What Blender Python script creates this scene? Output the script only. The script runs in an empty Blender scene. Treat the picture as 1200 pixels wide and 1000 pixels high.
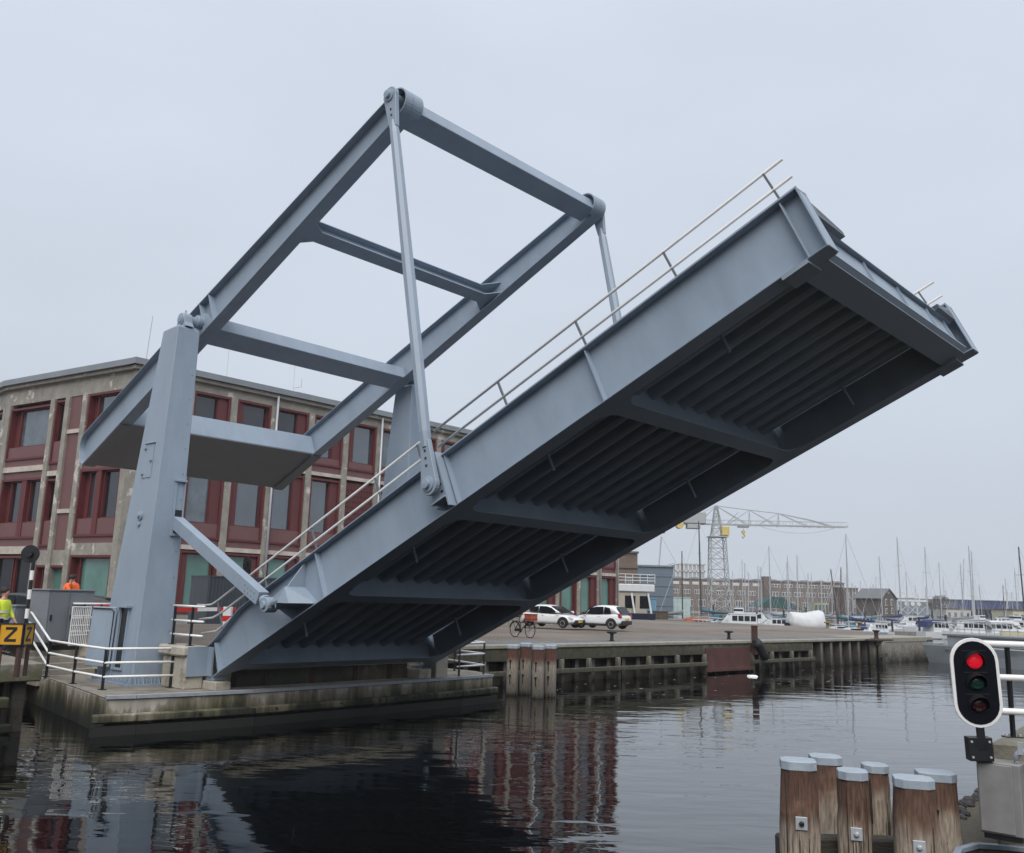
import bpy, bmesh, math, random
from mathutils import Vector, Matrix, noise
random.seed(7)
R = math.radians
PI = math.pi
scene = bpy.context.scene
C = scene.collection
V = Vector

# ------------------------------------------------------------------ camera
F_PX, PITCH, ROLL, EYE = 1063.82, 0.1881, -0.0289, 3.5
_c, _s = math.cos(PITCH), math.sin(PITCH)
_up0, _r0, FWD = V((0, -_s, _c)), V((1, 0, 0)), V((0, _c, _s))
RIGHT = math.cos(ROLL) * _r0 - math.sin(ROLL) * _up0
UP = math.sin(ROLL) * _r0 + math.cos(ROLL) * _up0
EYEP = V((0, 0, EYE))
cam_d = bpy.data.cameras.new('camera')
cam = bpy.data.objects.new('camera', cam_d)
C.objects.link(cam)
cam.matrix_world = Matrix(((RIGHT.x, UP.x, -FWD.x, 0), (RIGHT.y, UP.y, -FWD.y, 0), (RIGHT.z, UP.z, -FWD.z, EYE), (0, 0, 0, 1)))
cam_d.sensor_width = 36.0
cam_d.sensor_fit = 'HORIZONTAL'
cam_d.lens = 36.0 * F_PX / 1200.0
cam_d.clip_start, cam_d.clip_end = 0.1, 6000
scene.camera = cam


def ray(x, y):
    a, b = (x - 600) / F_PX, -(y - 500) / F_PX
    return RIGHT * a + UP * b + FWD


def at(x, y, Y):
    """survey point: where the sight line through a photo position is Y metres ahead"""
    d = ray(x, y)
    return EYEP + d * (Y / d.y)


def on(x, y, z):
    d = ray(x, y)
    return EYEP + d * ((z - EYE) / d.z)


# ------------------------------------------------------------------ frames
IDENT = Matrix.Identity(4)
PSI, TILT = -0.7431, 0.4279
ORG = V((-7.9818, 25.6, 0.0))
HINGE_Z = 1.1864
BR = Matrix.Translation(ORG) @ Matrix.Rotation(PSI, 4, 'Z')          # x along bridge, y across
LEAF = BR @ Matrix.Translation((0, 0, HINGE_Z)) @ Matrix.Rotation(-TILT, 4, 'Y')
BAL = BR @ Matrix.Translation((6.66, 0, 15.83)) @ Matrix.Rotation(-TILT, 4, 'Y')
W = 7.994
BASES = {}


def tag(o, label=None, cat=None, group=None, kind=None):
    if label: o['label'] = label
    if cat: o['category'] = cat
    if group: o['group'] = group
    if kind: o['kind'] = kind
    return o


def thing(name, label, cat, base=(0, 0, 0), frame=IDENT, group=None, rotz=0.0):
    o = bpy.data.objects.new(name, None)
    o.empty_display_size = 0.3
    C.objects.link(o)
    o.matrix_world = frame @ Matrix.Translation(base) @ Matrix.Rotation(rotz, 4, 'Z')
    BASES[o.name] = V(base)
    return tag(o, label, cat, group)


def copy_tree(o, parent=None):
    c = o.copy()
    C.objects.link(c)
    if parent is not None:
        c.parent = parent
    if o.name in BASES:
        BASES[c.name] = BASES[o.name]
    for ch in list(o.children):
        copy_tree(ch, c)
    return c


class MB:
    def __init__(self):
        self.bm = bmesh.new()

    def face(self, pts):
        vs = [self.bm.verts.new(p) for p in pts]
        return self.bm.faces.new(vs)

    def box(self, x0, x1, y0, y1, z0, z1):
        return self.hexa([(x0, y0, z0), (x1, y0, z0), (x1, y1, z0), (x0, y1, z0)], [(x0, y0, z1), (x1, y0, z1), (x1, y1, z1), (x0, y1, z1)])

    def hexa(self, lo, hi):
        return self.loft([lo, hi])

    def loft(self, rings, caps=True, closed=True):
        """rings of equal length, joined"""
        bm = self.bm
        vr = [[bm.verts.new(p) for p in r] for r in rings]
        n = len(vr[0])
        for a, b in zip(vr[:-1], vr[1:]):
            for i in range(n if closed else n - 1):
                j = (i + 1) % n
                bm.faces.new((a[i], a[j], b[j], b[i]))
        if caps and closed:
            bm.faces.new(list(reversed(vr[0])))
            bm.faces.new(vr[-1])
        return self

    def bar(self, p, q, w, h, up=(0, 0, 1), w2=None, h2=None):
        p, q, up = V(p), V(q), V(up)
        d = (q - p).normalized()
        s = d.cross(up)
        if s.length < 1e-4:
            s = d.cross(V((1, 0, 0)))
        s.normalize()
        u = s.cross(d).normalized()
        w2 = w if w2 is None else w2
        h2 = h if h2 is None else h2
        r = []
        for c, ww, hh in ((p, w, h), (q, w2, h2)):
            r.append([c + s * (sx * ww / 2) + u * (sy * hh / 2) for sx, sy in ((-1, -1), (1, -1), (1, 1), (-1, 1))])
        return self.loft(r)

    def tube(self, p, q, r, r2=None, n=10):
        return self.path([p, q], r, n, r2)

    def path(self, pts, r, n=8, r2=None):
        pts = [V(p) for p in pts]
        r2 = r if r2 is None else r2
        rings = []
        for i, p in enumerate(pts):
            if i == 0: d = pts[1] - p
            elif i == len(pts) - 1: d = p - pts[i - 1]
            else: d = (pts[i + 1] - p).normalized() + (p - pts[i - 1]).normalized()
            d.normalize()
            a = d.cross(V((0, 0, 1)))
            if a.length < 1e-3: a = d.cross(V((1, 0, 0)))
            a.normalize()
            b = d.cross(a).normalized()
            rr = r + (r2 - r) * i / max(1, len(pts) - 1)
            rings.append([p + a * (math.cos(t) * rr) + b * (math.sin(t) * rr) for t in [2 * PI * k / n for k in range(n)]])
        return self.loft(rings)

    def prism(self, poly, f, c0, c1):
        """poly of 2D points, f(a, b, c) gives the 3D point"""
        return self.loft([[f(a, b, c0) for a, b in poly], [f(a, b, c1) for a, b in poly]])

    def lathe(self, prof, center, axis=(0, 0, 1), n=16):
        c, ax = V(center), V(axis).normalized()
        a = ax.orthogonal().normalized()
        b = ax.cross(a)
        rings = []
        for r, h in prof:
            rings.append([c + ax * h + (a * math.cos(t) + b * math.sin(t)) * max(r, 1e-4) for t in [2 * PI * k / n for k in range(n)]])
        return self.loft(rings)

    def strip(self, path, f, c0, c1, th):
        """plate of thickness th following an open 2D path, lying on its left side"""
        pts = [V((a, b)) for a, b in path]
        off = []
        for i, p in enumerate(pts):
            if i == 0: d = pts[1] - p
            elif i == len(pts) - 1: d = p - pts[i - 1]
            else: d = (pts[i + 1] - p).normalized() + (p - pts[i - 1]).normalized()
            d.normalize()
            off.append(p + V((-d.y, d.x)) * th)
        rings = [[f(p.x, p.y, c0), f(p.x, p.y, c1), f(o.x, o.y, c1), f(o.x, o.y, c0)] for p, o in zip(pts, off)]
        return self.loft(rings)

    def done(self, name, mat, parent=None, smooth=False, bevel=0.0, base=None, frame=IDENT, seg=1, subsurf=0):
        bm = self.bm
        bmesh.ops.remove_doubles(bm, verts=bm.verts, dist=1e-5)
        bmesh.ops.recalc_face_normals(bm, faces=bm.faces)
        me = bpy.data.meshes.new(name)
        o = bpy.data.objects.new(name, me)
        if parent is not None:
            b = BASES.get(parent.name, V((0, 0, 0)))
        else:
            b = V(base) if base is not None else V((0, 0, 0))
        if b.length > 0:
            bmesh.ops.translate(bm, verts=bm.verts, vec=-b)
        bm.to_mesh(me)
        bm.free()
        C.objects.link(o)
        BASES[o.name] = b
        if parent is not None:
            o.parent = parent
        else:
            o.matrix_world = frame @ Matrix.Translation(b)
        for m in (mat if isinstance(mat, (list, tuple)) else [mat]):
            me.materials.append(m)
        if smooth:
            for p in me.polygons: p.use_smooth = True
        if bevel > 0:
            md = o.modifiers.new('edge', 'BEVEL')
            md.width = bevel
            md.segments = seg
            md.limit_method = 'ANGLE'
            md.angle_limit = R(35)
        if subsurf:
            md = o.modifiers.new('sub', 'SUBSURF')
            md.levels = md.render_levels = subsurf
        return o


XYZ = lambda a, b, c: (a, b, c)
XZ = lambda a, b, c: (a, c, b)       # polygon in x,z extruded along y
YZ = lambda a, b, c: (c, a, b)       # polygon in y,z extruded along x
# ------------------------------------------------------------------ materials
MATS = {}


def mat(name, col, rough=0.5, metal=0.0, var=0.12, scale=2.0, bump=0.0, bscale=20.0, spec=0.5, col2=None, c2lo=0.55, c2hi=0.7, c2scale=1.0, stretch=(1, 1, 1), emit=None, ior=None, vary_rough=0.1):
    if name in MATS: return MATS[name]
    m = bpy.data.materials.new(name)
    m.use_nodes = True
    nt = m.node_tree
    N, Lk = nt.nodes, nt.links
    bs = N['Principled BSDF']
    bs.inputs['Roughness'].default_value = rough
    bs.inputs['Metallic'].default_value = metal
    bs.inputs['Specular IOR Level'].default_value = spec
    if ior: bs.inputs['IOR'].default_value = ior
    tc = N.new('ShaderNodeTexCoord')
    mp = N.new('ShaderNodeMapping')
    mp.inputs['Scale'].default_value = stretch
    Lk.new(tc.outputs['Object'], mp.inputs['Vector'])
    nz = N.new('ShaderNodeTexNoise')
    nz.inputs['Scale'].default_value = scale
    nz.inputs['Detail'].default_value = 6
    nz.inputs['Roughness'].default_value = 0.65
    Lk.new(mp.outputs[0], nz.inputs['Vector'])
    rp = N.new('ShaderNodeMapRange')
    rp.inputs[1].default_value, rp.inputs[2].default_value = 0.3, 0.7
    rp.inputs[3].default_value, rp.inputs[4].default_value = 1 - var, 1 + var
    Lk.new(nz.outputs['Fac'], rp.inputs[0])
    mx = N.new('ShaderNodeMix')
    mx.data_type = 'RGBA'
    mx.blend_type = 'MULTIPLY'
    mx.inputs[0].default_value = 1.0
    mx.inputs[6].default_value = (*col, 1)
    Lk.new(rp.outputs[0], mx.inputs[7])
    out = mx.outputs[2]
    if col2:
        n2 = N.new('ShaderNodeTexNoise')
        n2.inputs['Scale'].default_value = c2scale
        n2.inputs['Detail'].default_value = 8
        n2.inputs['Roughness'].default_value = 0.7
        Lk.new(mp.outputs[0], n2.inputs['Vector'])
        r2 = N.new('ShaderNodeMapRange')
        r2.inputs[1].default_value, r2.inputs[2].default_value = c2lo, c2hi
        Lk.new(n2.outputs['Fac'], r2.inputs[0])
        m2 = N.new('ShaderNodeMix')
        m2.data_type = 'RGBA'
        Lk.new(r2.outputs[0], m2.inputs[0])
        Lk.new(out, m2.inputs[6])
        m2.inputs[7].default_value = (*col2, 1)
        out = m2.outputs[2]
    Lk.new(out, bs.inputs['Base Color'])
    if vary_rough:
        rr = N.new('ShaderNodeMapRange')
        rr.inputs[1].default_value, rr.inputs[2].default_value = 0.3, 0.7
        rr.inputs[3].default_value, rr.inputs[4].default_value = max(0.02, rough - vary_rough), min(1, rough + vary_rough)
        Lk.new(nz.outputs['Fac'], rr.inputs[0])
        Lk.new(rr.outputs[0], bs.inputs['Roughness'])
    if bump > 0:
        n3 = N.new('ShaderNodeTexNoise')
        n3.inputs['Scale'].default_value = bscale
        n3.inputs['Detail'].default_value = 5
        Lk.new(mp.outputs[0], n3.inputs['Vector'])
        bp = N.new('ShaderNodeBump')
        bp.inputs['Strength'].default_value = bump
        bp.inputs['Distance'].default_value = 0.02
        Lk.new(n3.outputs['Fac'], bp.inputs['Height'])
        Lk.new(bp.outputs[0], bs.inputs['Normal'])
    if emit:
        bs.inputs['Emission Color'].default_value = (*emit[0], 1)
        bs.inputs['Emission Strength'].default_value = emit[1]
    m['_out'] = 0
    MATS[name] = m
    return m


def graded(name, stops, axis='Z', lo=0.0, hi=1.0, wob=0.3, wscale=3.0, rough=0.8, var=0.2, stretch=(1, 1, 1), bump=0.3, bscale=12, world=False):
    """wear that changes with height on the thing (wet foot, algae, bleached timber)"""
    if name in MATS: return MATS[name]
    m = bpy.data.materials.new(name)
    m.use_nodes = True
    nt = m.node_tree
    N, Lk = nt.nodes, nt.links
    bs = N['Principled BSDF']
    bs.inputs['Roughness'].default_value = rough
    tc = N.new('ShaderNodeTexCoord')
    if world:
        geo = N.new('ShaderNodeNewGeometry')
        src = geo.outputs['Position']
    else:
        src = tc.outputs['Object']
    sp = N.new('ShaderNodeSeparateXYZ')
    Lk.new(src, sp.inputs[0])
    mp = N.new('ShaderNodeMapping')
    mp.inputs['Scale'].default_value = stretch
    Lk.new(src, mp.inputs['Vector'])
    nz = N.new('ShaderNodeTexNoise')
    nz.inputs['Scale'].default_value = wscale
    nz.inputs['Detail'].default_value = 8
    nz.inputs['Roughness'].default_value = 0.7
    Lk.new(mp.outputs[0], nz.inputs['Vector'])
    a = N.new('ShaderNodeMapRange')
    a.inputs[1].default_value, a.inputs[2].default_value = lo, hi
    a.clamp = False
    Lk.new(sp.outputs[axis], a.inputs[0])
    b = N.new('ShaderNodeMath')
    b.operation = 'MULTIPLY_ADD'
    Lk.new(nz.outputs['Fac'], b.inputs[0])
    b.inputs[1].default_value = wob * 2
    Lk.new(a.outputs[0], b.inputs[2])
    c = N.new('ShaderNodeMath')
    c.operation = 'SUBTRACT'
    Lk.new(b.outputs[0], c.inputs[0])
    c.inputs[1].default_value = wob
    ramp = N.new('ShaderNodeValToRGB')
    els = ramp.color_ramp.elements
    while len(els) < len(stops): els.new(0.5)
    for e, (p, col) in zip(els, stops):
        e.position = p
        e.color = (*col, 1)
    Lk.new(c.outputs[0], ramp.inputs[0])
    n2 = N.new('ShaderNodeTexNoise')
    n2.inputs['Scale'].default_value = wscale * 4
    n2.inputs['Detail'].default_value = 6
    Lk.new(mp.outputs[0], n2.inputs['Vector'])
    rp = N.new('ShaderNodeMapRange')
    rp.inputs[1].default_value, rp.inputs[2].default_value = 0.3, 0.7
    rp.inputs[3].default_value, rp.inputs[4].default_value = 1 - var, 1 + var
    Lk.new(n2.outputs['Fac'], rp.inputs[0])
    mx = N.new('ShaderNodeMix')
    mx.data_type = 'RGBA'
    mx.blend_type = 'MULTIPLY'
    mx.inputs[0].default_value = 1
    Lk.new(ramp.outputs[0], mx.inputs[6])
    Lk.new(rp.outputs[0], mx.inputs[7])
    Lk.new(mx.outputs[2], bs.inputs['Base Color'])
    if bump:
        n3 = N.new('ShaderNodeTexNoise')
        n3.inputs['Scale'].default_value = bscale
        n3.inputs['Detail'].default_value = 5
        Lk.new(mp.outputs[0], n3.inputs['Vector'])
        bp = N.new('ShaderNodeBump')
        bp.inputs['Strength'].default_value = bump
        bp.inputs['Distance'].default_value = 0.03
        Lk.new(n3.outputs['Fac'], bp.inputs['Height'])
        Lk.new(bp.outputs[0], bs.inputs['Normal'])
    MATS[name] = m
    return m


def bricks(name, c1, c2, mortar, bw=0.21, bh=0.07, ms=0.012, rough=0.85, rot=(0, 0, 0), var=0.25, vscale=0.4):
    if name in MATS: return MATS[name]
    m = bpy.data.materials.new(name)
    m.use_nodes = True
    nt = m.node_tree
    N, Lk = nt.nodes, nt.links
    bs = N['Principled BSDF']
    bs.inputs['Roughness'].default_value = rough
    tc = N.new('ShaderNodeTexCoord')
    mp = N.new('ShaderNodeMapping')
    mp.inputs['Rotation'].default_value = rot
    Lk.new(tc.outputs['Object'], mp.inputs['Vector'])
    br = N.new('ShaderNodeTexBrick')
    br.inputs['Color1'].default_value = (*c1, 1)
    br.inputs['Color2'].default_value = (*c2, 1)
    br.inputs['Mortar'].default_value = (*mortar, 1)
    br.inputs['Scale'].default_value = 1
    br.inputs['Brick Width'].default_value = bw
    br.inputs['Row Height'].default_value = bh
    br.inputs['Mortar Size'].default_value = ms
    Lk.new(mp.outputs[0], br.inputs['Vector'])
    nz = N.new('ShaderNodeTexNoise')
    nz.inputs['Scale'].default_value = vscale
    nz.inputs['Detail'].default_value = 8
    nz.inputs['Roughness'].default_value = 0.7
    Lk.new(tc.outputs['Object'], nz.inputs['Vector'])
    rp = N.new('ShaderNodeMapRange')
    rp.inputs[1].default_value, rp.inputs[2].default_value = 0.3, 0.7
    rp.inputs[3].default_value, rp.inputs[4].default_value = 1 - var, 1 + var
    Lk.new(nz.outputs['Fac'], rp.inputs[0])
    mx = N.new('ShaderNodeMix')
    mx.data_type = 'RGBA'
    mx.blend_type = 'MULTIPLY'
    mx.inputs[0].default_value = 1
    Lk.new(br.outputs['Color'], mx.inputs[6])
    Lk.new(rp.outputs[0], mx.inputs[7])
    Lk.new(mx.outputs[2], bs.inputs['Base Color'])
    bp = N.new('ShaderNodeBump')
    bp.inputs['Strength'].default_value = 0.4
    bp.inputs['Distance'].default_value = 0.01
    Lk.new(br.outputs['Fac'], bp.inputs['Height'])
    bp.invert = True
    Lk.new(bp.outputs[0], bs.inputs['Normal'])
    MATS[name] = m
    return m


# the bridge paint: grey blue, faint dirt runs and chalky patches
MOSSC = graded('mossy_concrete', [(0.0, (0.012, 0.013, 0.008)), (0.35, (0.04, 0.045, 0.02)), (0.75, (0.10, 0.10, 0.055)), (1.0, (0.20, 0.185, 0.145))], lo=0.2, hi=1.65, wob=0.3, wscale=1.5, world=True)
STEEL = mat('bridge_paint', (0.256, 0.314, 0.383), 0.42, var=0.11, scale=0.9, bump=0.05, bscale=3.0, col2=(0.215, 0.262, 0.32), c2lo=0.54, c2hi=0.82, c2scale=1.2, stretch=(1.2, 1.2, .45))
STEELD = mat('bridge_paint_dulled', (0.22, 0.265, 0.315), 0.5, var=0.10, scale=1.2)
UNDER = mat('counterweight_underside', (0.195, 0.197, 0.205), 0.6, var=0.12, scale=0.6)  # greyer, darker tone for the downward faces at the counterweight
WHITE = mat('white_paint', (0.78, 0.78, 0.77), 0.4, var=0.06, scale=6)
BLACK = mat('black_paint', (0.012, 0.013, 0.016), 0.4, var=0.2)
GALV = mat('galvanised', (0.42, 0.45, 0.48), 0.5, metal=0.3, var=0.12, scale=5)
RAILW = mat('rail_paint', (0.60, 0.60, 0.585), 0.5, var=0.08, scale=4)
RUST = mat('rust', (0.062, 0.032, 0.027), 0.8, var=0.35, scale=3, bump=0.4, bscale=30, col2=(0.07, 0.03, 0.025), c2scale=2)
CONC = mat('concrete', (0.30, 0.28, 0.245), 0.9, var=0.2, scale=2.5, bump=0.4, bscale=30, col2=(0.20, 0.18, 0.15), c2scale=1.2, c2lo=0.5, c2hi=0.65)
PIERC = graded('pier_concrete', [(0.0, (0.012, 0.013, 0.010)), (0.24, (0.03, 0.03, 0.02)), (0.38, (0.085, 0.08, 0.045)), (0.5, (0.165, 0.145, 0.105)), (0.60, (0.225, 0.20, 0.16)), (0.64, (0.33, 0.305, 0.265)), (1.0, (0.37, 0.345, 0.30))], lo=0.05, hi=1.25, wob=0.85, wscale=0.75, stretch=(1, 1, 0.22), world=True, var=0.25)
PIERTOP = mat('pier_top_concrete', (0.21, 0.19, 0.16), 0.95, var=0.3, scale=1.5, bump=0.5, bscale=25, col2=(0.10, 0.10, 0.06), c2scale=0.9, c2lo=0.5, c2hi=0.66)
BLOCKC = mat('abutment_concrete', (0.40, 0.37, 0.31), 0.9, var=0.2, scale=3, bump=0.3, bscale=30, col2=(0.25, 0.22, 0.17), c2scale=1.5, c2lo=0.52, c2hi=0.62)
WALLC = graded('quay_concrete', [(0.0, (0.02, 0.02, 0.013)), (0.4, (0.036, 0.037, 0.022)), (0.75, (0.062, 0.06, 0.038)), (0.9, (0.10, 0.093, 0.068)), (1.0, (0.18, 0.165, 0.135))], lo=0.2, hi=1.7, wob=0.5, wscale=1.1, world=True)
OLDWALL = graded('old_wall', [(0.0, (0.02, 0.018, 0.015)), (0.2, (0.09, 0.085, 0.07)), (0.6, (0.24, 0.22, 0.19)), (1.0, (0.2, 0.18, 0.15))], lo=0.0, hi=1.7, wob=0.4, wscale=1.3, world=True)
COPING = mat('coping', (0.27, 0.255, 0.215), 0.9, var=0.2, scale=3, col2=(0.2, 0.2, 0.12), c2scale=0.7, c2lo=0.55)
TIMBER = graded('quay_timber', [(0.0, (0.018, 0.018, 0.012)), (0.35, (0.06, 0.058, 0.042)), (0.6, (0.15, 0.142, 0.115)), (1.0, (0.27, 0.255, 0.215))], lo=0.0, hi=1.5, wob=0.3, wscale=3, stretch=(3, 3, .5), world=True)
PILE = graded('dolphin_timber', [(0.0, (0.02, 0.018, 0.013)), (0.10, (0.15, 0.13, 0.105)), (0.60, (0.31, 0.275, 0.225)), (0.74, (0.12, 0.055, 0.04)), (1.0, (0.085, 0.035, 0.026))], lo=0.0, hi=1.85, wob=0.12, wscale=5, stretch=(3, 3, .35), world=True, var=0.35, bump=0.6, bscale=14)
FPILE = graded('weathered_timber', [(0.0, (0.15, 0.125, 0.10)), (0.5, (0.31, 0.26, 0.205)), (0.70, (0.255, 0.205, 0.16)), (0.80, (0.125, 0.07, 0.046)), (1.0, (0.078, 0.040, 0.027))], lo=0.3, hi=1.86, wob=0.22, wscale=4.0, stretch=(3, 3, .42), world=True, var=0.5, bump=1.0, bscale=7)
WALE = mat('dark_timber', (0.045, 0.04, 0.032), 0.9, var=0.4, scale=4, stretch=(1, 1, 4), bump=0.6, bscale=12)
CAPP = mat('pile_cap', (0.32, 0.37, 0.42), 0.5, var=0.12, scale=9, bump=0.1, col2=(0.55, 0.57, 0.58), c2scale=22, c2lo=0.62, c2hi=0.7)
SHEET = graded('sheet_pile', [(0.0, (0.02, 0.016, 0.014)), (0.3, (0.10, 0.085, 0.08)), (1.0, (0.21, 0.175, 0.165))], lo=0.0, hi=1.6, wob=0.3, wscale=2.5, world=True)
SHEETB = mat('sheet_pile_dark', (0.03, 0.026, 0.026), 0.85, var=0.4, scale=2, bump=0.3)
REDSTEEL = mat('red_sheet', (0.082, 0.034, 0.028), 0.8, var=0.35, scale=1.3, col2=(0.07, 0.03, 0.025), c2scale=0.8)
PAVE = bricks('pavers', (0.195, 0.16, 0.13), (0.155, 0.128, 0.105), (0.12, 0.11, 0.098), 0.4, 0.2, 0.02, var=0.42, vscale=0.16)
SETTS = bricks('setts', (0.30, 0.31, 0.32), (0.24, 0.25, 0.25), (0.03, 0.03, 0.03), 0.26, 0.5, 0.06, var=0.3, rot=(0, 0, -R(43.76)))
PLUM = mat('plum_panel', (0.142, 0.068, 0.068), 0.6, var=0.12, scale=1.5)
FRAME = mat('dark_red_frame', (0.105, 0.021, 0.023), 0.55, var=0.15, scale=2)
FACC = mat('facade_concrete', (0.255, 0.24, 0.21), 0.9, var=0.25, scale=1.6, col2=(0.50, 0.475, 0.43), c2scale=1.3, c2lo=0.58, c2hi=0.615, bump=0.4, bscale=14)
BELTC = mat('belt_concrete', (0.46, 0.42, 0.37), 0.9, var=0.2, scale=1.8, col2=(0.3, 0.27, 0.22), c2scale=1.5)
GLASS = mat('window_glass', (0.03, 0.048, 0.066), 0.05, var=0.4, scale=0.35, ior=2.15, vary_rough=0.0, spec=0.6)
GLASS2 = mat('window_glass_pale', (0.075, 0.10, 0.12), 0.07, var=0.5, scale=0.9, ior=2.0, vary_rough=0.0)
GLASS3 = mat('window_glass_dark', (0.012, 0.016, 0.022), 0.05, var=0.6, scale=0.6, ior=1.8, vary_rough=0.0)
GLASSG = mat('green_glass', (0.085, 0.20, 0.17), 0.10, var=0.25, scale=0.5, ior=1.7, vary_rough=0.0)
GLASSD = mat('dark_glass', (0.008, 0.010, 0.013), 0.08, var=0.3, scale=0.4, vary_rough=0.0, spec=.3)
ROOFM = mat('roof_metal', (0.20, 0.22, 0.24), 0.5, var=0.12, scale=0.8)
CABG = mat('cabinet_grey', (0.19, 0.205, 0.225), 0.5, var=0.08, scale=2)
YEL = mat('sign_yellow', (0.62, 0.32, 0.015), 0.5, var=0.08, scale=6)
REDP = mat('barrier_red', (0.55, 0.03, 0.025), 0.4, var=0.08)
ORANGE = mat('hivis_orange', (0.95, 0.16, 0.03), 0.8, var=0.1, emit=((0.95, 0.13, 0.02), 0.0))
LIME = mat('hivis_yellow', (0.62, 0.75, 0.05), 0.8, var=0.1)
NAVY = mat('navy_cloth', (0.02, 0.025, 0.045), 0.9, var=0.2)
SKIN = mat('skin', (0.5, 0.27, 0.19), 0.55, var=0.08)
HAIR = mat('hair', (0.02, 0.014, 0.01), 0.7, var=0.2)
GREYC = mat('grey_reflective', (0.55, 0.57, 0.55), 0.5)
CARW = mat('car_white', (0.72, 0.73, 0.74), 0.22, var=0.03, spec=0.6, vary_rough=0.04)
CARD = mat('car_dark', (0.035, 0.04, 0.045), 0.25, var=0.05, vary_rough=0.04)
TRIM = mat('black_plastic', (0.018, 0.018, 0.02), 0.55, var=0.15)
TYRE = mat('tyre', (0.015, 0.015, 0.015), 0.85, var=0.2)
ALLOY = mat('alloy', (0.35, 0.36, 0.38), 0.35, metal=0.7)
LAMPG = mat('headlamp_glass', (0.5, 0.52, 0.55), 0.1, vary_rough=0.0)
LAMPR = mat('tail_lamp', (0.3, 0.01, 0.012), 0.2, vary_rough=0.02)
PLATE = mat('number_plate', (0.65, 0.45, 0.04), 0.5)
# ------------------------------------------------------------------ world, sun, water, ground
SUN_EL, SUN_AZ = R(51), R(181)         # azimuth clockwise from +y: behind the camera, to the left
w = bpy.data.worlds.new('World')
scene.world = w
w.use_nodes = True
nt = w.node_tree
N, Lk = nt.nodes, nt.links
bg = N['Background']
sky = N.new('ShaderNodeTexSky')
sky.sky_type = 'NISHITA'
sky.sun_disc = False
sky.sun_elevation = SUN_EL
sky.sun_rotation = SUN_AZ
sky.air_density = 1.0
sky.dust_density = 6.0
SKY_STR = 0.12
mul = N.new('ShaderNodeMix'); mul.data_type = 'RGBA'
mul.inputs[0].default_value = 0.93
Lk.new(sky.outputs[0], mul.inputs[6])
# the cloud deck: an even pale grey with faint soft billows, a little brighter overhead
tc = N.new('ShaderNodeTexCoord')
mp = N.new('ShaderNodeMapping'); mp.inputs['Scale'].default_value = (1, 1, 2.6)
Lk.new(tc.outputs['Generated'], mp.inputs['Vector'])
nz = N.new('ShaderNodeTexNoise'); nz.inputs['Scale'].default_value = 1.7; nz.inputs['Detail'].default_value = 5; nz.inputs['Roughness'].default_value = 0.5
Lk.new(mp.outputs[0], nz.inputs['Vector'])
sp = N.new('ShaderNodeSeparateXYZ'); Lk.new(tc.outputs['Generated'], sp.inputs[0])
gr = N.new('ShaderNodeValToRGB')
el = gr.color_ramp.elements
el[0].position, el[0].color = 0.0, (0.585, 0.645, 0.73, 1)
el[1].position, el[1].color = 1.0, (0.86, 0.92, 1.04, 1)
e = el.new(0.12); e.color = (0.60, 0.66, 0.75, 1)
e = el.new(0.30); e.color = (0.645, 0.705, 0.805, 1)
e = el.new(0.55); e.color = (0.70, 0.765, 0.875, 1)
Lk.new(sp.outputs['Z'], gr.inputs[0])
cr = N.new('ShaderNodeMapRange'); cr.inputs[1].default_value, cr.inputs[2].default_value = 0.3, 0.7
cr.inputs[3].default_value, cr.inputs[4].default_value = 0.945, 1.05
Lk.new(nz.outputs['Fac'], cr.inputs[0])
mc = N.new('ShaderNodeMix'); mc.data_type = 'RGBA'; mc.blend_type = 'MULTIPLY'; mc.inputs[0].default_value = 1
Lk.new(gr.outputs[0], mc.inputs[6]); Lk.new(cr.outputs[0], mc.inputs[7])
sc_ = N.new('ShaderNodeVectorMath'); sc_.operation = 'SCALE'; sc_.inputs['Scale'].default_value = 1.0 / SKY_STR
Lk.new(mc.outputs[2], sc_.inputs[0])
Lk.new(sc_.outputs[0], mul.inputs[7])
Lk.new(mul.outputs[2], bg.inputs['Color'])
bg.inputs['Strength'].default_value = SKY_STR

sd = bpy.data.lights.new('sun', 'SUN')
sd.energy = 2.7
sd.angle = R(50)
sd.color = (1.0, 0.97, 0.93)
so = bpy.data.objects.new('sun', sd)
C.objects.link(so)
sun_dir = V((math.sin(SUN_AZ) * math.cos(SUN_EL), math.cos(SUN_AZ) * math.cos(SUN_EL), math.sin(SUN_EL)))
so.rotation_euler = sun_dir.to_track_quat('Z', 'Y').to_euler()
so.location = (0, 0, 40)
scene.view_settings.view_transform = 'Standard'
scene.view_settings.look = 'None'
scene.view_settings.exposure = 0.0
scene.view_settings.gamma = 1.0
scene.render.engine = 'CYCLES'
scene.cycles.max_bounces = 6
scene.cycles.diffuse_bounces = 3
scene.cycles.glossy_bounces = 4
scene.cycles.volume_bounces = 1
scene.cycles.use_denoising = True
scene.cycles.caustics_reflective = False
scene.cycles.caustics_refractive = False

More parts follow.
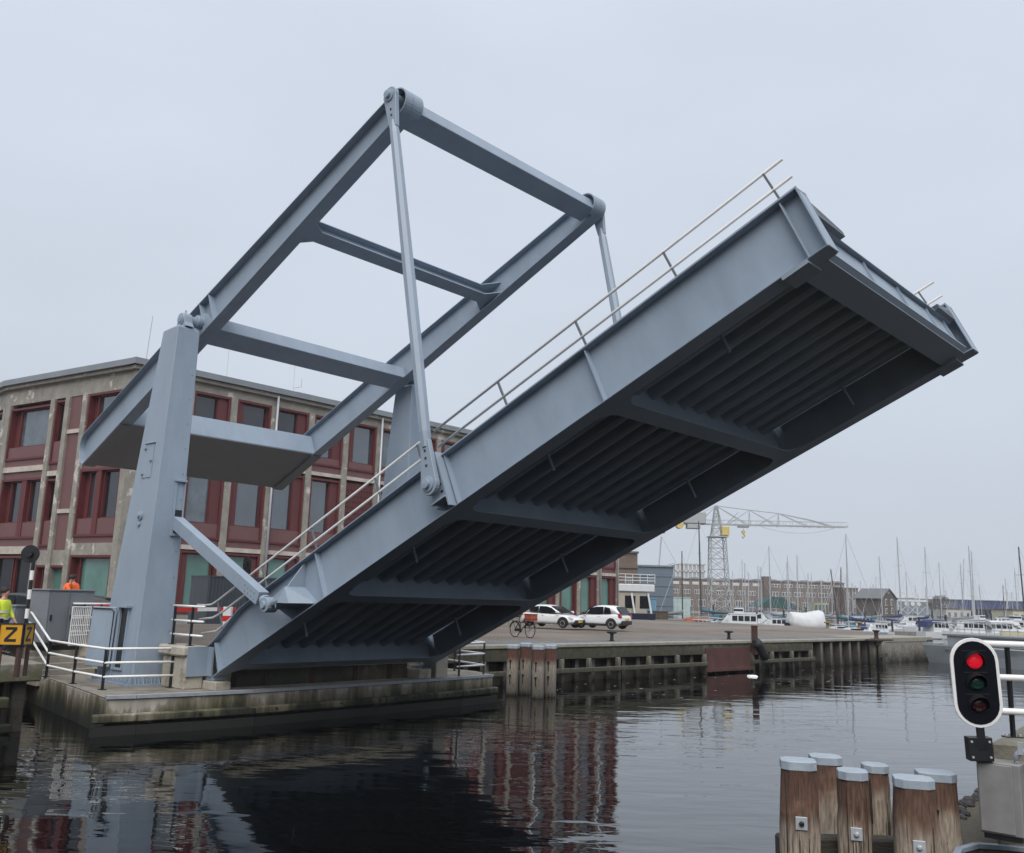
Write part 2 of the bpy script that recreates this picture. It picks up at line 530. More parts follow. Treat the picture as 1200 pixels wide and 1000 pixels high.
# water
m = bpy.data.materials.new('harbour_water'); m.use_nodes = True
nt = m.node_tree; N, Lk = nt.nodes, nt.links
bs = N['Principled BSDF']
bs.inputs['Base Color'].default_value = (0.0025, 0.003, 0.0035, 1)
bs.inputs['Roughness'].default_value = 0.0
bs.inputs['IOR'].default_value = 1.75
tc = N.new('ShaderNodeTexCoord')
def wave(scale, stretch, rotz, dist, strength, prev, detail=3.0, breeze=None):
    mp = N.new('ShaderNodeMapping'); mp.inputs['Scale'].default_value = stretch; mp.inputs['Rotation'].default_value = (0, 0, rotz)
    Lk.new(tc.outputs['Object'], mp.inputs['Vector'])
    nz = N.new('ShaderNodeTexNoise'); nz.inputs['Scale'].default_value = scale; nz.inputs['Detail'].default_value = detail; nz.inputs['Roughness'].default_value = 0.5; nz.inputs['Distortion'].default_value = 0.4
    Lk.new(mp.outputs[0], nz.inputs['Vector'])
    bp = N.new('ShaderNodeBump'); bp.inputs['Strength'].default_value = strength; bp.inputs['Distance'].default_value = dist
    h = nz.outputs['Fac']
    if breeze is not None:
        mm = N.new('ShaderNodeMath'); mm.operation = 'MULTIPLY'
        Lk.new(h, mm.inputs[0]); Lk.new(breeze, mm.inputs[1]); h = mm.outputs[0]
    Lk.new(h, bp.inputs['Height'])
    if prev is not None: Lk.new(prev.outputs[0], bp.inputs['Normal'])
    return bp
bz = N.new('ShaderNodeTexNoise'); bz.inputs['Scale'].default_value = 0.06; bz.inputs['Detail'].default_value = 3
Lk.new(tc.outputs['Object'], bz.inputs['Vector'])
bm_ = N.new('ShaderNodeMapRange'); bm_.inputs[1].default_value, bm_.inputs[2].default_value = 0.38, 0.62
bm_.inputs[3].default_value, bm_.inputs[4].default_value = 0.22, 1.5
Lk.new(bz.outputs['Fac'], bm_.inputs[0])
b1 = wave(0.8, (0.5, 1.3, 1), R(12), 0.025, 1.0, None, 2.0, bm_.outputs[0])
b2 = wave(3.0, (0.55, 1.25, 1), R(-18), 0.0042, 1.0, b1, 2.0, bm_.outputs[0])
b3 = wave(9.0, (0.8, 1.1, 1), R(25), 0.0005, 1.0, b2, 1.0, bm_.outputs[0])
Lk.new(b3.outputs[0], bs.inputs['Normal'])
WATER = m
a = MB(); a.face([(-900, -120, 0), (900, -120, 0), (900, 3000, 0), (-900, 3000, 0)])
tag(a.done('water', WATER), kind='structure')
# ------------------------------------------------------------------ land, pier, quay wall
QA, QG = V((4.5, 42.8, 0)), V((0.7222, 0.6917, 0))
QROT = math.atan2(QG.y, QG.x)
QF = Matrix.Translation(QA) @ Matrix.Rotation(QROT, 4, 'Z')     # x along the quay, -y towards the water
def bw(u, w_, z=0.0): return BR @ V((u, w_, z))
def qw(d, y, z=0.0): return QF @ V((d, y, z))
ST, QZ = 1.7, 1.65
BRI = BR.inverted()
lq0, lq1 = BRI @ on(0, 780, 1.62), BRI @ on(51, 777, 1.62)      # edge of the left quay
# (edge of the surface, foot of the hidden side below it)
def E_(p, q=None): return (p, q if q is not None else p)
def inl(d, z): return E_(qw(d, 2.55, z), qw(d, 2.9, z))
loop = [E_(bw(-.6, -.45, ST)), E_(bw(-.6, 8.5, ST)), E_(bw(-3.2, 8.5, ST)), inl(-9.5, QZ), inl(-4, QZ), inl(10, QZ), inl(27, QZ), inl(37.4, QZ),
        E_(V((31.6, 84, QZ))), E_(V((29.5, 93, 1.68))), E_(V((22, 100, 1.7))), E_(V((8, 103.5, 1.72))), E_(V((2, 109, 1.75))), E_(V((-30, 150, 1.8))), E_(V((-140, 190, 1.8))), E_(V((-140, 60, 1.75))),
        E_(bw(lq0.x - .2, -45, 1.62), bw(lq0.x - 1.2, -45, 1.62)), E_(bw(lq1.x - .05, lq1.y - .02, 1.62), bw(lq1.x - 1.1, lq1.y - .25, 1.62)), E_(bw(-6.0, -3.9, 1.66), bw(-6.2, -4.1, 1.66)), E_(bw(-7.55, -2.35, ST)), E_(bw(-7.55, -.45, ST))]
from mathutils.geometry import tessellate_polygon
a = MB()
tris = tessellate_polygon([[V((p.x, p.y, 0)) for p, q in loop]])
vs = [a.bm.verts.new(p) for p, q in loop]
for t in tris:
    try: a.bm.faces.new([vs[i] for i in t])
    except ValueError: pass
for i in range(len(loop)):
    p, q = loop[i][1], loop[(i + 1) % len(loop)][1]
    a.face([V((p.x, p.y, p.z - .01)), V((q.x, q.y, q.z - .01)), V((q.x, q.y, -1)), V((p.x, p.y, -1))])
tag(a.done('paved_ground', PAVE), kind='structure')
a = MB()
for d0, d1 in ((-9.4, -2), (-2, 6), (6, 14), (14, 20), (20, 26.9)):
    a.face([qw(d0, .6, QZ + .008), qw(d1, .6, QZ + .008), qw(d1, 2.56, QZ + .012), qw(d0, 2.56, QZ + .012)])
tag(a.done('sett_strip', SETTS), kind='structure')
# the road rising to the bridge: concrete ramp with a paved sheet on top
RS = ((-.62, 1.95, -.5), (-7.95, 2.14, -.5), (-8.0, 2.14, -1.6), (-11.5, 2.16, -1.6), (-18, 1.75, -1.6))
a = MB(); a.loft([[bw(u_, w_, 1), bw(u_, 8.5, 1), bw(u_, 8.5, z_ - .012), bw(u_, w_, z_ - .012)] for u_, z_, w_ in RS])
tag(a.done('road_ramp', BLOCKC), kind='structure')
a = MB(); a.loft([[bw(u_, w_ + .12, z_ - .05), bw(u_, 8.4, z_ - .05), bw(u_, 8.4, z_), bw(u_, w_ + .12, z_)] for u_, z_, w_ in RS])
tag(a.done('approach_road', PAVE), kind='structure')
# quay behind the small dock
a = MB(); pl_ = [(8, 113), (22, 114), (25.5, 140), (30, 206), (-30, 206), (-20, 113)]
a.prism(pl_, XYZ, -1, 1.6); tag(a.done('dock_quay', mat('shore_ground', (0.16, 0.15, 0.13), 0.95, var=0.3, scale=0.1)), kind='structure')
# far shore beyond the marina
a = MB()
a.loft([[(60, 205, -1), (-60, 215, -1), (-400, 300, -1), (-400, 2500, -1), (900, 2500, -1), (900, 260, -1), (200, 215, -1)], [(60, 205, 1.6), (-60, 215, 1.6), (-400, 300, 1.8), (-400, 2500, 1.8), (900, 2500, 1.8), (900, 260, 1.6), (200, 215, 1.6)]])
tag(a.done('far_shore', mat('shore_ground', (0.16, 0.15, 0.13), 0.95, var=0.3, scale=0.1)), kind='structure')

# the left quay: concrete beam over a dark void
t = thing('quay_wall', 'low mossy concrete quay beam over a dark void below the yellow signs', 'quay wall', (lq0.x, -8, 1.6), BR)
a = MB(); a.loft([[(lq1.x - .5, lq1.y, 1.18), (lq1.x, lq1.y, 1.18), (lq1.x, lq1.y, 1.625), (lq1.x - .5, lq1.y, 1.625)], [(lq0.x - .5, lq0.y - 20, 1.18), (lq0.x + .0, lq0.y - 20, 1.18), (lq0.x + .0, lq0.y - 20, 1.625), (lq0.x - .5, lq0.y - 20, 1.625)]])
a.loft([[(lq1.x - .45, lq1.y - .3, 1.2), (lq1.x - .45, lq1.y, 1.2), (lq1.x - .45, lq1.y, 1.626), (lq1.x - .45, lq1.y - .3, 1.626)], [(-6.2, -4.2, 1.2), (-6.2, -3.88, 1.2), (-6.2, -3.88, 1.67), (-6.2, -4.2, 1.67)]])
a.done('coping_beam', MOSSC, t, bevel=.03)
a = MB(); a.box(-2.1, -1.8, -30, lq1.y - .6, -1, 1.2); a.done('back_wall', WALE, t)
for wv in (-.4, -3.0, -5.4):
    a = MB(); a.bar((lq1.x - .35, lq1.y + wv, -1), (lq1.x - .35, lq1.y + wv, 1.18), .3, .3, (1, 0, 0)); a.done('support_post', WALE, t, bevel=.03)
a = MB(); a.bar((lq1.x + .05, lq1.y - .75, .72), (lq1.x + .05, lq1.y - 14, .72), .3, .26); a.done('fender_beam', MOSSC, t, bevel=.03)
a = MB(); a.bar((lq1.x + .0, lq1.y - .6, .12), (lq1.x + .0, lq1.y - 14, .12), .3, .2); a.done('fender_beam', MOSSC, t, bevel=.03)

# pier under the bridge tower
t = thing('bridge_pier', 'weathered concrete pier with dark waterline under the raised bridge', 'pier', (-1, 3, 0.85), BR)
PZ = 0.85
front = [(.56, -3.08), (.74, -2.42), (.95, -1.0), (1.1, .64), (1.12, 4.86), (.98, 8.5), (.75, 10.35)]
plan = front + [(.3, 10.8), (-.96, 11.3), (-3.2, 11.3), (-8, 11.3), (-8, -1.8), (-5.6, -2.18), (-2.4, -2.62)]
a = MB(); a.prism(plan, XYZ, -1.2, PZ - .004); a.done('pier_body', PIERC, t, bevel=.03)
a = MB(); a.prism([(p[0] * .998, p[1]) for p in plan], XYZ, PZ - .002, PZ + .012); a.done('pier_top', PIERTOP, t)
a = MB()
for p, q in zip(front[:-1], front[1:]): a.bar((p[0] - .05, p[1], PZ + .03), (q[0] - .05, q[1], PZ + .03), .20, .08)
a.done('steel_nosing', mat('nosing', (0.30, 0.32, 0.345), 0.5, var=.15, scale=6), t)
fe = [(.64, -3.42), (.84, -2.42), (1.04, -1.0), (1.2, .64), (1.22, 4.86), (1.08, 8.5), (.86, 10.42)]
a = MB()
for p, q in zip(fe[:-1], fe[1:]): a.bar((p[0], p[1], .40), (q[0], q[1], .40), .22, .20)
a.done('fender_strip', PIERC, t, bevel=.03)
a = MB()
for p, q in zip(fe[:-1], fe[1:]): a.bar((p[0] - .03, p[1], .05), (q[0] - .03, q[1], .05), .18, .36)
a.done('wet_timber', mat('wet_timber_black', (.012, .012, .010), .7, var=.4, scale=2), t)
a = MB()
for k in range(16):
    wv = -.9 + k * .72; i = max(j for j in range(len(fe) - 1) if fe[j][1] <= wv); f_ = (wv - fe[i][1]) / (fe[i + 1][1] - fe[i][1]); uu = fe[i][0] + (fe[i + 1][0] - fe[i][0]) * f_
    a.tube((uu + .09, wv, .42), (uu + .15, wv, .42), .028, n=8)
a.done('fender_bolts', BLACK, t)
# stairs up to the street
st = MB()
for k in range(5):
    z1 = PZ + (k + 1) * (ST - PZ) / 5
    st.box(-6.05 - (k + 1) * .31, -6.05 - k * .31, -2.2, -.5, PZ - .3, z1 - .002 * k)
st.done('concrete_stairs', mat('stair_concrete', (0.26, 0.235, 0.20), .9, var=.25, scale=3, bump=.4, col2=(.14, .12, .10), c2scale=2), t, bevel=.015)

# abutment carrying the hinge
t = thing('bridge_abutment', 'stained concrete abutment holding the hinge of the raised leaf', 'abutment', (-1, 4, PZ), BR)
a = MB(); a.box(-3.0, -.54, -.46, 8.5, PZ - .1, 1.94); a.done('abutment_wall', BLOCKC, t, bevel=.02)
a = MB(); a.box(-.52, -.22, .9, 7.25, PZ - .1, 1.34); a.done('front_wall', graded('front_wall_concrete', [(0.0, (.05, .045, .035)), (.4, (.12, .1, .075)), (.55, (.3, .27, .22)), (1, (.2, .17, .13))], 'Y', 0, 7, wob=.9, wscale=.8), t, bevel=.02)
for c0 in (1.8, 3.4, 5.0, 6.4):
    a = MB(); a.box(-.22, -.19, c0, c0 + .16, PZ, 1.33); a.done('steel_plate', RUST, t)
for y0, y1, zt_ in ((8.05, 8.6, 1.62), (-.05, .42, 1.08), (7.3, 7.85, 1.16)):
    a = MB(); a.box(-.5, .32, y0, y1, PZ, zt_); a.done('bearing_block', BLOCKC, t, bevel=.02)
a = MB(); a.box(-1.6, -.33, -.62, -.06, PZ, 1.72); a.done('side_block', BLOCKC, t, bevel=.03)
a = MB(); a.box(-1.72, -.30, -.74, .0, 1.72, 2.0); a.done('coping_stone', BLOCKC, t, bevel=.05)
a = MB(); a.box(-.33, -.27, -.60, .03, 1.2, 1.98); a.box(-.33, -.02, -.02, .03, 1.2, 1.98); a.done('steel_guard', STEEL, t)
a = MB(); a.box(-.45, .05, .02, .42, 1.08, 1.2); a.box(-.45, .05, 7.55, 7.95, 1.16, 1.26); a.done('hinge_bearing', STEELD, t, bevel=.02)

# quay wall along the square
t = thing('quay_wall', 'long quay wall of concrete coping over timber frames, red sheet and rusty sheet piles', 'quay wall', (10, 0, QZ), QF)
a = MB(); a.box(-9.6, 27.0, -.12, .62, QZ - .16, QZ + .004); a.done('coping', COPING, t, bevel=.03)
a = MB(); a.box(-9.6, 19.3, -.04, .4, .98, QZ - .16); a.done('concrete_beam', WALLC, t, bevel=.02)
a = MB(); pan = MB()
x = -9.4
k = 0
while x < 27:                                                                   # folded profile of the piles
    if x < 19.2: y0, y1, w2 = .22, .5, .55
    else: y0, y1, w2 = .02, .42, .62
    top = .99 if x < 19.2 else QZ - .16
    a.hexa([(x, y0, -1), (x + w2 * .45, y0, -1), (x + w2 * .3, y1, -1), (x + w2 * .15, y1, -1)], [(x, y0, top), (x + w2 * .45, y0, top), (x + w2 * .3, y1, top), (x + w2 * .15, y1, top)])
    pan.box(x - .01, x + w2 * 2, y1, y1 + .08, -1, top)
    x += w2 * 2; k += 1
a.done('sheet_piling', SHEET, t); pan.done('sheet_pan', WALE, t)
a = MB(); a.box(8.05, 12.3, -.10, .1, .28, QZ - .34); a.box(7.9, 12.4, -.22, .1, .1, .28); a.done('red_sheet', REDSTEEL, t, bevel=.01)
a = MB(); a.box(19.0, 19.25, -.05, .6, -1, 1); a.done('end_plate', WALE, t)
for d in (-7.5, -5.0, -2.9, -1.1, .95, 3.25, 5.55, 7.9, 12.55, 14.6, 16.8, 19.0):
    b = MB(); b.bar((d, -.1 - .03 * (d % 1), -1), (d + .04 * (d % 2 - 1), -.06, 1.0), .19, .2, (0, 1, 0)); b.done('timber_post', TIMBER, t, bevel=.02)
for d0, d1 in ((-9.4, 7.95), (12.45, 19.2)):
    b = MB(); b.bar((d0, -.24, .52), (d1, -.24, .52), .12, .20); b.done('timber_wale', TIMBER, t, bevel=.02)
a = MB(); a.box(27, 37.6, .1, 2.95, 1.33, QZ + .01); a.done('jetty_coping', COPING, t, bevel=.03)
x = 27.6
while x < 36.5:
    b = MB(); b.box(x, x + 1.42, .12, .6, -1, 1.33); b.done('wall_panel', OLDWALL, t, bevel=.03); x += 1.45
a = MB(); a.box(36.6, 37.5, .0, 1.0, -1, 1.45); a.box(27.2, 36.6, .45, 1, -1, 1.3); a.done('wall_end', WALE, t, bevel=.03)

# corner dolphin
t = thing('corner_dolphin', 'dark timber corner fender with steel post at the end of the sheet piles', 'dolphin', (27.1, -.4, 0), QF)
for i, (dx, dy) in enumerate(((26.75, -.35), (27.15, -.75), (27.6, -.45), (28.0, -.1))):
    b = MB(); b.bar((dx, dy, -1), (dx, dy, 1.5 - .07 * (i == 1)), .36, .34, (0, 1, 0)); b.done('timber_pile', TIMBER, t, bevel=.03)
b = MB(); b.bar((26.4, -.75, 1.35), (28.3, -.2, 1.35), .16, .2); b.bar((26.4, -.95, .6), (28.2, -.6, .6), .16, .25); b.done('tie_beam', WALE, t, bevel=.02)
b = MB(); b.box(26.2, 28.6, -.9, .1, 1.5, 1.6); b.done('cover_plank', WALE, t)
b = MB(); b.lathe([(.16, 1.6), (.13, 1.75), (.13, 2.05), (.24, 2.12), (.24, 2.18), (.02, 2.2)], (27.35, -.35, 0)); b.done('steel_post', RUST, t)

# bollards on the quay
def bollard(name, lab, p, m_, group=None, k=.62):
    t = thing(name, lab, 'bollard', p, group=group)
    p = V(p)
    b = MB(); b.lathe([(r_ * k, h_ * k) for r_, h_ in ((.22, 0), (.22, .06), (.15, .1), (.13, .45), (.15, .5), (.15, .55))], p); b.done('post', m_, t, smooth=False)
    b = MB(); b.lathe([(r_ * k, h_ * k) for r_, h_ in ((.15, .55), (.38, .6), (.42, .7), (.32, .76), (.02, .78))], p); b.done('head', m_, t)
    return t
bollard('mooring_bollard', 'black mushroom mooring bollard on the setts beside the white cars', qw(1.9, 1.1, QZ + .01), BLACK)
bollard('mooring_bollard', 'black mushroom mooring bollard just left of the rusty post', qw(11.9, 1.0, QZ + .01), BLACK)
yb = (on(970, 736.5, 1.66), on(1007, 736.5, 1.66))
for p, lab in zip(yb, ('yellow painted bollard by the tarpaulin covered boat', 'yellow painted bollard in front of the small blue boat')):
    bollard('mooring_bollard', lab, p, mat('bollard_yellow', (.26, .18, .03), .7, var=.4, scale=5), 'yellow bollards at the far edge of the square', .8)
pq = qw(12.55, -.22, 0)
t = thing('guide_post', 'rusty square steel post at the quay edge above a hanging tyre fender', 'post', (pq.x, pq.y, 0), IDENT)
b = MB(); b.bar(pq + V((0, 0, .9)), pq + V((0, 0, 2.42)), .25, .25, QG); b.done('post_shaft', RUST, t)
b = MB(); b.bar(pq + V((0, 0, 2.42)), pq + V((0, 0, 2.46)), .28, .28, QG); b.done('cap_plate', RUST, t)
c = qw(12.8, -.45, 1.2)
t = thing('tyre_fender', 'black rubber fender hanging on the quay wall under the rusty post', 'fender', (c.x, c.y, c.z), IDENT)
b = MB()
b.path([c + QG * -.45 + V((0, 0, .36)), c + QG * -.2 + V((0, 0, .25)), c + QG * .25 + V((0, 0, -.2)), c + QG * .42 + V((0, 0, -.5))], .25, 12)
b.done('rubber_roll', mat('rubber', (.02, .022, .025), .7, var=.3, scale=4, bump=.4), t, smooth=True)
b = MB(); b.path([c + QG * -.5 + V((0, 0, .4)), qw(12.45, -.1, 1.66)], .03); b.path([c + QG * .3 + V((0, 0, .0)), qw(13.1, -.1, 1.66)], .03); b.done('chain', BLACK, t)
# four dolphin piles
DP = [(p.x, p.y, dz) for p, dz in ((at(600.5, 790, 35.1), -.1), (at(615.5, 790, 35.5), .1), (at(630.5, 790, 34.3), .0), (at(645, 790, 34.9), .05))]
DL = ['leftmost of the four stained timber piles beside the pier', 'second from left of the four stained timber piles by the quay wall', 'nearest and widest of the four stained timber piles by the quay wall', 'rightmost of the four stained timber piles by the quay wall']
for (px, py, dz), lab in zip(DP, DL):
    t = thing('mooring_pile', lab, 'pile', (px, py, 0), IDENT, 'timber piles beside the bridge pier', rotz=R(-14))
    BASES[t.name] = V((0, 0, 0))
    b = MB(); b.prism([(-.15, -.2), (.15, -.2), (.2, -.14), (.2, .14), (.15, .2), (-.15, .2), (-.2, .14), (-.2, -.14)], XYZ, -1.2, 1.74 + dz * .3); b.done('timber', PILE, t, bevel=.02)
    b = MB(); b.prism([(-.165, -.215), (.165, -.215), (.215, -.155), (.215, .155), (.165, .215), (-.165, .215), (-.215, .155), (-.215, -.155)], XYZ, 1.7 + dz * .3, 1.86 + dz * .3); b.done('cap', CAPP, t, bevel=.03)
    for zz in (.72, 1.25):
        b = MB(); b.tube((-.04, -.2, zz), (-.04, -.24, zz), .04, n=8); b.box(-.055, -.025, -.225, -.2, zz - .3, zz); b.done('bolt', BLACK, t)
a = MB(); rq = random.Random(8)
for k in range(90):
    d_ = rq.uniform(-6, 26); y_ = -rq.uniform(.3, 1) ** 2 * 9; q = qw(d_, y_, .004); s_ = rq.uniform(.02, .07)
    a.face([q + V((s_ * math.cos(x_) * rq.uniform(.6, 1.6), s_ * math.sin(x_), 0)) for x_ in (0, 1.3, 2.5, 3.9, 5.1)])
tag(a.done('floating_scraps', mat('scraps', (.42, .40, .34), .9, var=.5, scale=2)), 'small pale scraps and leaves drifting on the water along the quay', 'debris', kind='stuff')
t = thing('floating_foam', 'small white clump of foam floating by the quay wall', 'debris', on(883, 793, 0))
b = MB(); p = on(883, 793, 0)
for k in range(7):
    q = p + V((random.uniform(-.25, .25), random.uniform(-.15, .15), 0)); b.lathe([(.02, -.02), (.12, .0), (.09, .05), (.02, .08)], q, n=7)
b.done('foam', mat('foam', (.75, .76, .76), .9), t)
# ------------------------------------------------------------------ the raised leaf
L, HH = 19.35, 1.275
leaf = thing('bridge_leaf', 'huge grey blue steel bridge deck tilted up with ribbed dark underside', 'bridge deck', (0, 4, 0), LEAF)
top = [(-.15, .89), (.2, .915), (.5, .965), (1.0, 1.09), (1.4, 1.195), (1.75, HH - .012), (2.2, HH), (L, HH)]
for side in (0, 1):
    f = (lambda a_, b_, c_: (a_, c_, b_)) if side == 0 else (lambda a_, b_, c_: (a_, W - c_, b_))
    g = MB()
    g.prism([(.04, -.02), (.4, 0), (L - .03, 0)] + list(reversed([(p[0], p[1] - .0) for p in top])) + [(-.05, .5)], f, .185, .215)
    g.strip(top, f, 0, .4, -.032)
    g.strip([(.04, -.02), (.4, 0), (L - .03, 0)], f, 0, .42, .032)
    g.prism([(L - .03, 0), (L, 0), (L, HH), (L - .03, HH)], f, 0, .4)
    go = g.done('main_girder', STEEL, leaf, bevel=.008)
    for s0_, s1_ in ((.95, 5.1), (5.54, 9.66), (10.1, 14.2), (14.65, 18.6)):
        g = MB(); g.prism([(s0_, .034), (s1_, .034), (s1_, .765), (s0_, .765)], f, .375, .395); g.done('inner_web', STEEL, go)
    for s_ in (5.25, 7.7, 10.22, 12.3, 14.45, 16.72, 18.97):
        if s_ in (7.7, 12.3, 16.72) and side == 0: continue
        g = MB(); g.prism([(s_, .033), (s_ + .025, .033), (s_ + .025, HH - .033), (s_, HH - .033)], f, .04, .185); g.done('stiffener', STEEL, go)
    g = MB(); g.prism([(.3, .033), (.33, .033), (.36, .84), (.33, .84)], f, .02, .185); g.done('stiffener', STEEL, go)
    g = MB(); g.prism([(18.45, -.07), (18.95, -.07), (18.95, -.002), (18.45, -.002)], f, -.03, .48); g.done('bearing_pad', STEELD, leaf)
DT = .80
a = MB(); a.prism([(.25, DT - .03), (L - .1, DT - .03), (L - .1, DT), (.25, DT)], XZ, .42, W - .42); a.done('deck_plate', STEEL, leaf)
for y0, y1 in ((.42, 1.5), (W - 1.5, W - .42)):
    a = MB()
    f = lambda s_: [(s_, y0, DT + .005), (s_, y1, DT + .005), (s_, y1, DT + (.09 if y0 < 4 else .27)), (s_, y0, DT + (.27 if y0 < 4 else .09))]
    a.loft([f(1.8), f(L + .0)]); a.done('sidewalk', STEELD, leaf)
for k in range(11):
    y = .82 + .6 * k
    a = MB(); prof = [(y - .17, DT - .03), (y - .11, DT - .27), (y - .06, DT - .31), (y + .06, DT - .31), (y + .11, DT - .27), (y + .17, DT - .03)]
    a.prism(prof, YZ, .7, L - .45); a.done('deck_rib', STEEL, leaf, bevel=.02)
for s_ in (.72, 5.32, 9.88, 14.43):
    a = MB()
    a.box(s_ - .015, s_ + .015, .23, W - .23, .03, DT - .034)
    a.box(s_ - .2, s_ + .2, .42, W - .42, .002, .03)
    for y0, sg in ((.42, 1), (W - .42, -1)):          # curved gussets
        for ss in (-1, 1):
            pts = [(s_ + ss * .2, y0), (s_ + ss * .52, y0), (s_ + ss * .36, y0 + sg * .07), (s_ + ss * .26, y0 + sg * .17), (s_ + ss * .2, y0 + sg * .34)]
            a.prism(pts, XYZ, .004, .028)
    a.done('cross_girder', STEEL, leaf)
    for y in (.42, W - .62):
        b = MB(); b.prism([(s_ + .02, .034), (s_ + .5, .034), (s_ + .02, .6)], XZ, y + .09, y + .11); b.done('knee_plate', STEEL, leaf)
a = MB()
a.box(19.12, 19.15, .42, W - .42, .06, DT - .034)
a.box(18.62, 19.14, .42, W - .42, .0, .03); a.box(18.6, 18.64, .42, W - .42, .03, .25)
a.prism([(19.12, .03), (19.24, .09), (19.24, .125), (19.15, .07)], XZ, .42, W - .42)
for y in (.9, 2.6, 4.3, 6.0, 7.1): a.box(19.15, 19.2, y, y + .02, .1, DT - .06)
a.done('end_beam', STEEL, leaf)
NOSE = mat('nosing_grey', (.19, .215, .235), .6, var=.15)
a = MB()
a.box(L - .3, L - .12, 1.5, W - 1.5, DT - .03, DT + .01)
for y0, y1, za, zb in ((.45, 1.5, .29, .10), (W - 1.5, W - .45, .10, .29)):
    a.loft([[(L - .25, y0, DT + .0), (L + .0, y0, DT + .0), (L + .0, y0, DT + za), (L - .25, y0, DT + za)], [(L - .25, y1, DT - .02), (L + .0, y1, DT - .02), (L + .0, y1, DT + zb), (L - .25, y1, DT + zb)]])
a.done('end_nosing', NOSE, leaf)
for s_ in (3.0, 7.6, 12.15, 16.7):
    for y in (1.05, W - 1.3):
        b = MB(); b.tube((s_, y, DT - .3), (s_ + .02, y, DT - .86), .035, n=8); b.done('drain_pipe', STEEL, leaf)
# railings on both girders
PS = (.57, 2.9, 5.2, 7.86, 9.45, 12.17, 14.45, 16.72, 18.96)
for y in (.15, W - .15):
    for n0, ends in ((1.98, [(-.45, 2.30), (-.08, 2.125), (.27, 2.0), (.57, 1.98)]), (1.58, [(-.45, 1.86), (.24, 1.62), (.6, 1.585), (.95, 1.58)])):
        b = MB(); b.path([(s_, y, n_) for s_, n_ in ends] + [(9.55, y, n0)], .029, 8); b.done('rail', RAILW, leaf, smooth=True)
        b = MB(); b.path([(10.05, y, n0), (19.35, y, n0)], .029, 8); b.done('rail', RAILW, leaf, smooth=True)
    b = MB(); b.path([(-.45, y, 1.43), (.3, y, 1.2), (.6, y, 1.2), (1.05, y, 1.24), (1.6, y, 1.25)], .029, 8); b.done('rail', RAILW, leaf, smooth=True)
    for s_ in PS:
        n0 = HH if s_ > 2 else .97
        b = MB(); b.bar((s_ + (.08 if s_ < 2 else .04), y, n0), (s_, y, 1.98), .05, .035, (1, 0, 0)); b.done('rail_post', mat('rail_post_grey', (.10, .115, .12), .5), leaf)
# lugs that hold the rods
for side in (0, 1):
    f = (lambda a_, b_, c_: (a_, c_, b_)) if side == 0 else (lambda a_, b_, c_: (a_, W - c_, b_))
    fl = lambda x, y, z: f(x, z, y)
    a = MB()
    a.prism([(9.72, .15), (9.78, .15), (9.83, 1.5), (9.77, 1.5)], f, -.12, .18)
    a.prism([(10.14, .03), (10.18, .03), (10.18, 1.33), (10.14, 1.33)], f, -.16, .18)
    a.prism([(9.7, .24), (10.14, .24), (10.14, .275), (9.7, .275)], f, -.2, .1)
    a.prism([(9.7, .27), (10.15, .27), (10.12, .95), (9.78, .95)], f, -.13, -.10)
    lug = a.done('rod_lug', STEEL, leaf)
    b = MB()
    for k in range(5):
        q = f(10.06, .42 + .17 * k, -.13); b.lathe([(.028, 0), (.028, .02), (.001, .021)], q, V(f(0, 0, -1)) - V(f(0, 0, 0)), 8)
    b.done('bolt_row', BLACK, lug)
# bracket for the drive rod
a = MB()
a.prism([(3.92, .30), (4.45, .24), (4.45, .68), (3.92, .64)], XZ, -.42, .19)
a.loft([[(4.45, -.42, .24), (4.45, .19, .2), (4.45, .19, .68), (4.45, -.42, .68)], [(4.86, .02, .06), (4.86, .19, .04), (4.86, .19, .12), (4.86, .02, .12)]])
a.loft([[(4.40, -.36, .66), (4.44, -.36, .66), (4.44, .19, .66), (4.40, .19, .66)], [(4.66, .12, 1.235), (4.70, .12, 1.235), (4.70, .19, 1.235), (4.66, .19, 1.235)]])
a.loft([[(3.98, -.40, .31), (4.02, -.40, .31), (4.02, .19, .31), (3.98, .19, .31)], [(3.86, .10, .04), (3.90, .10, .04), (3.90, .19, .04), (3.86, .19, .04)]])
a.done('drive_bracket', STEEL, leaf, bevel=.01)

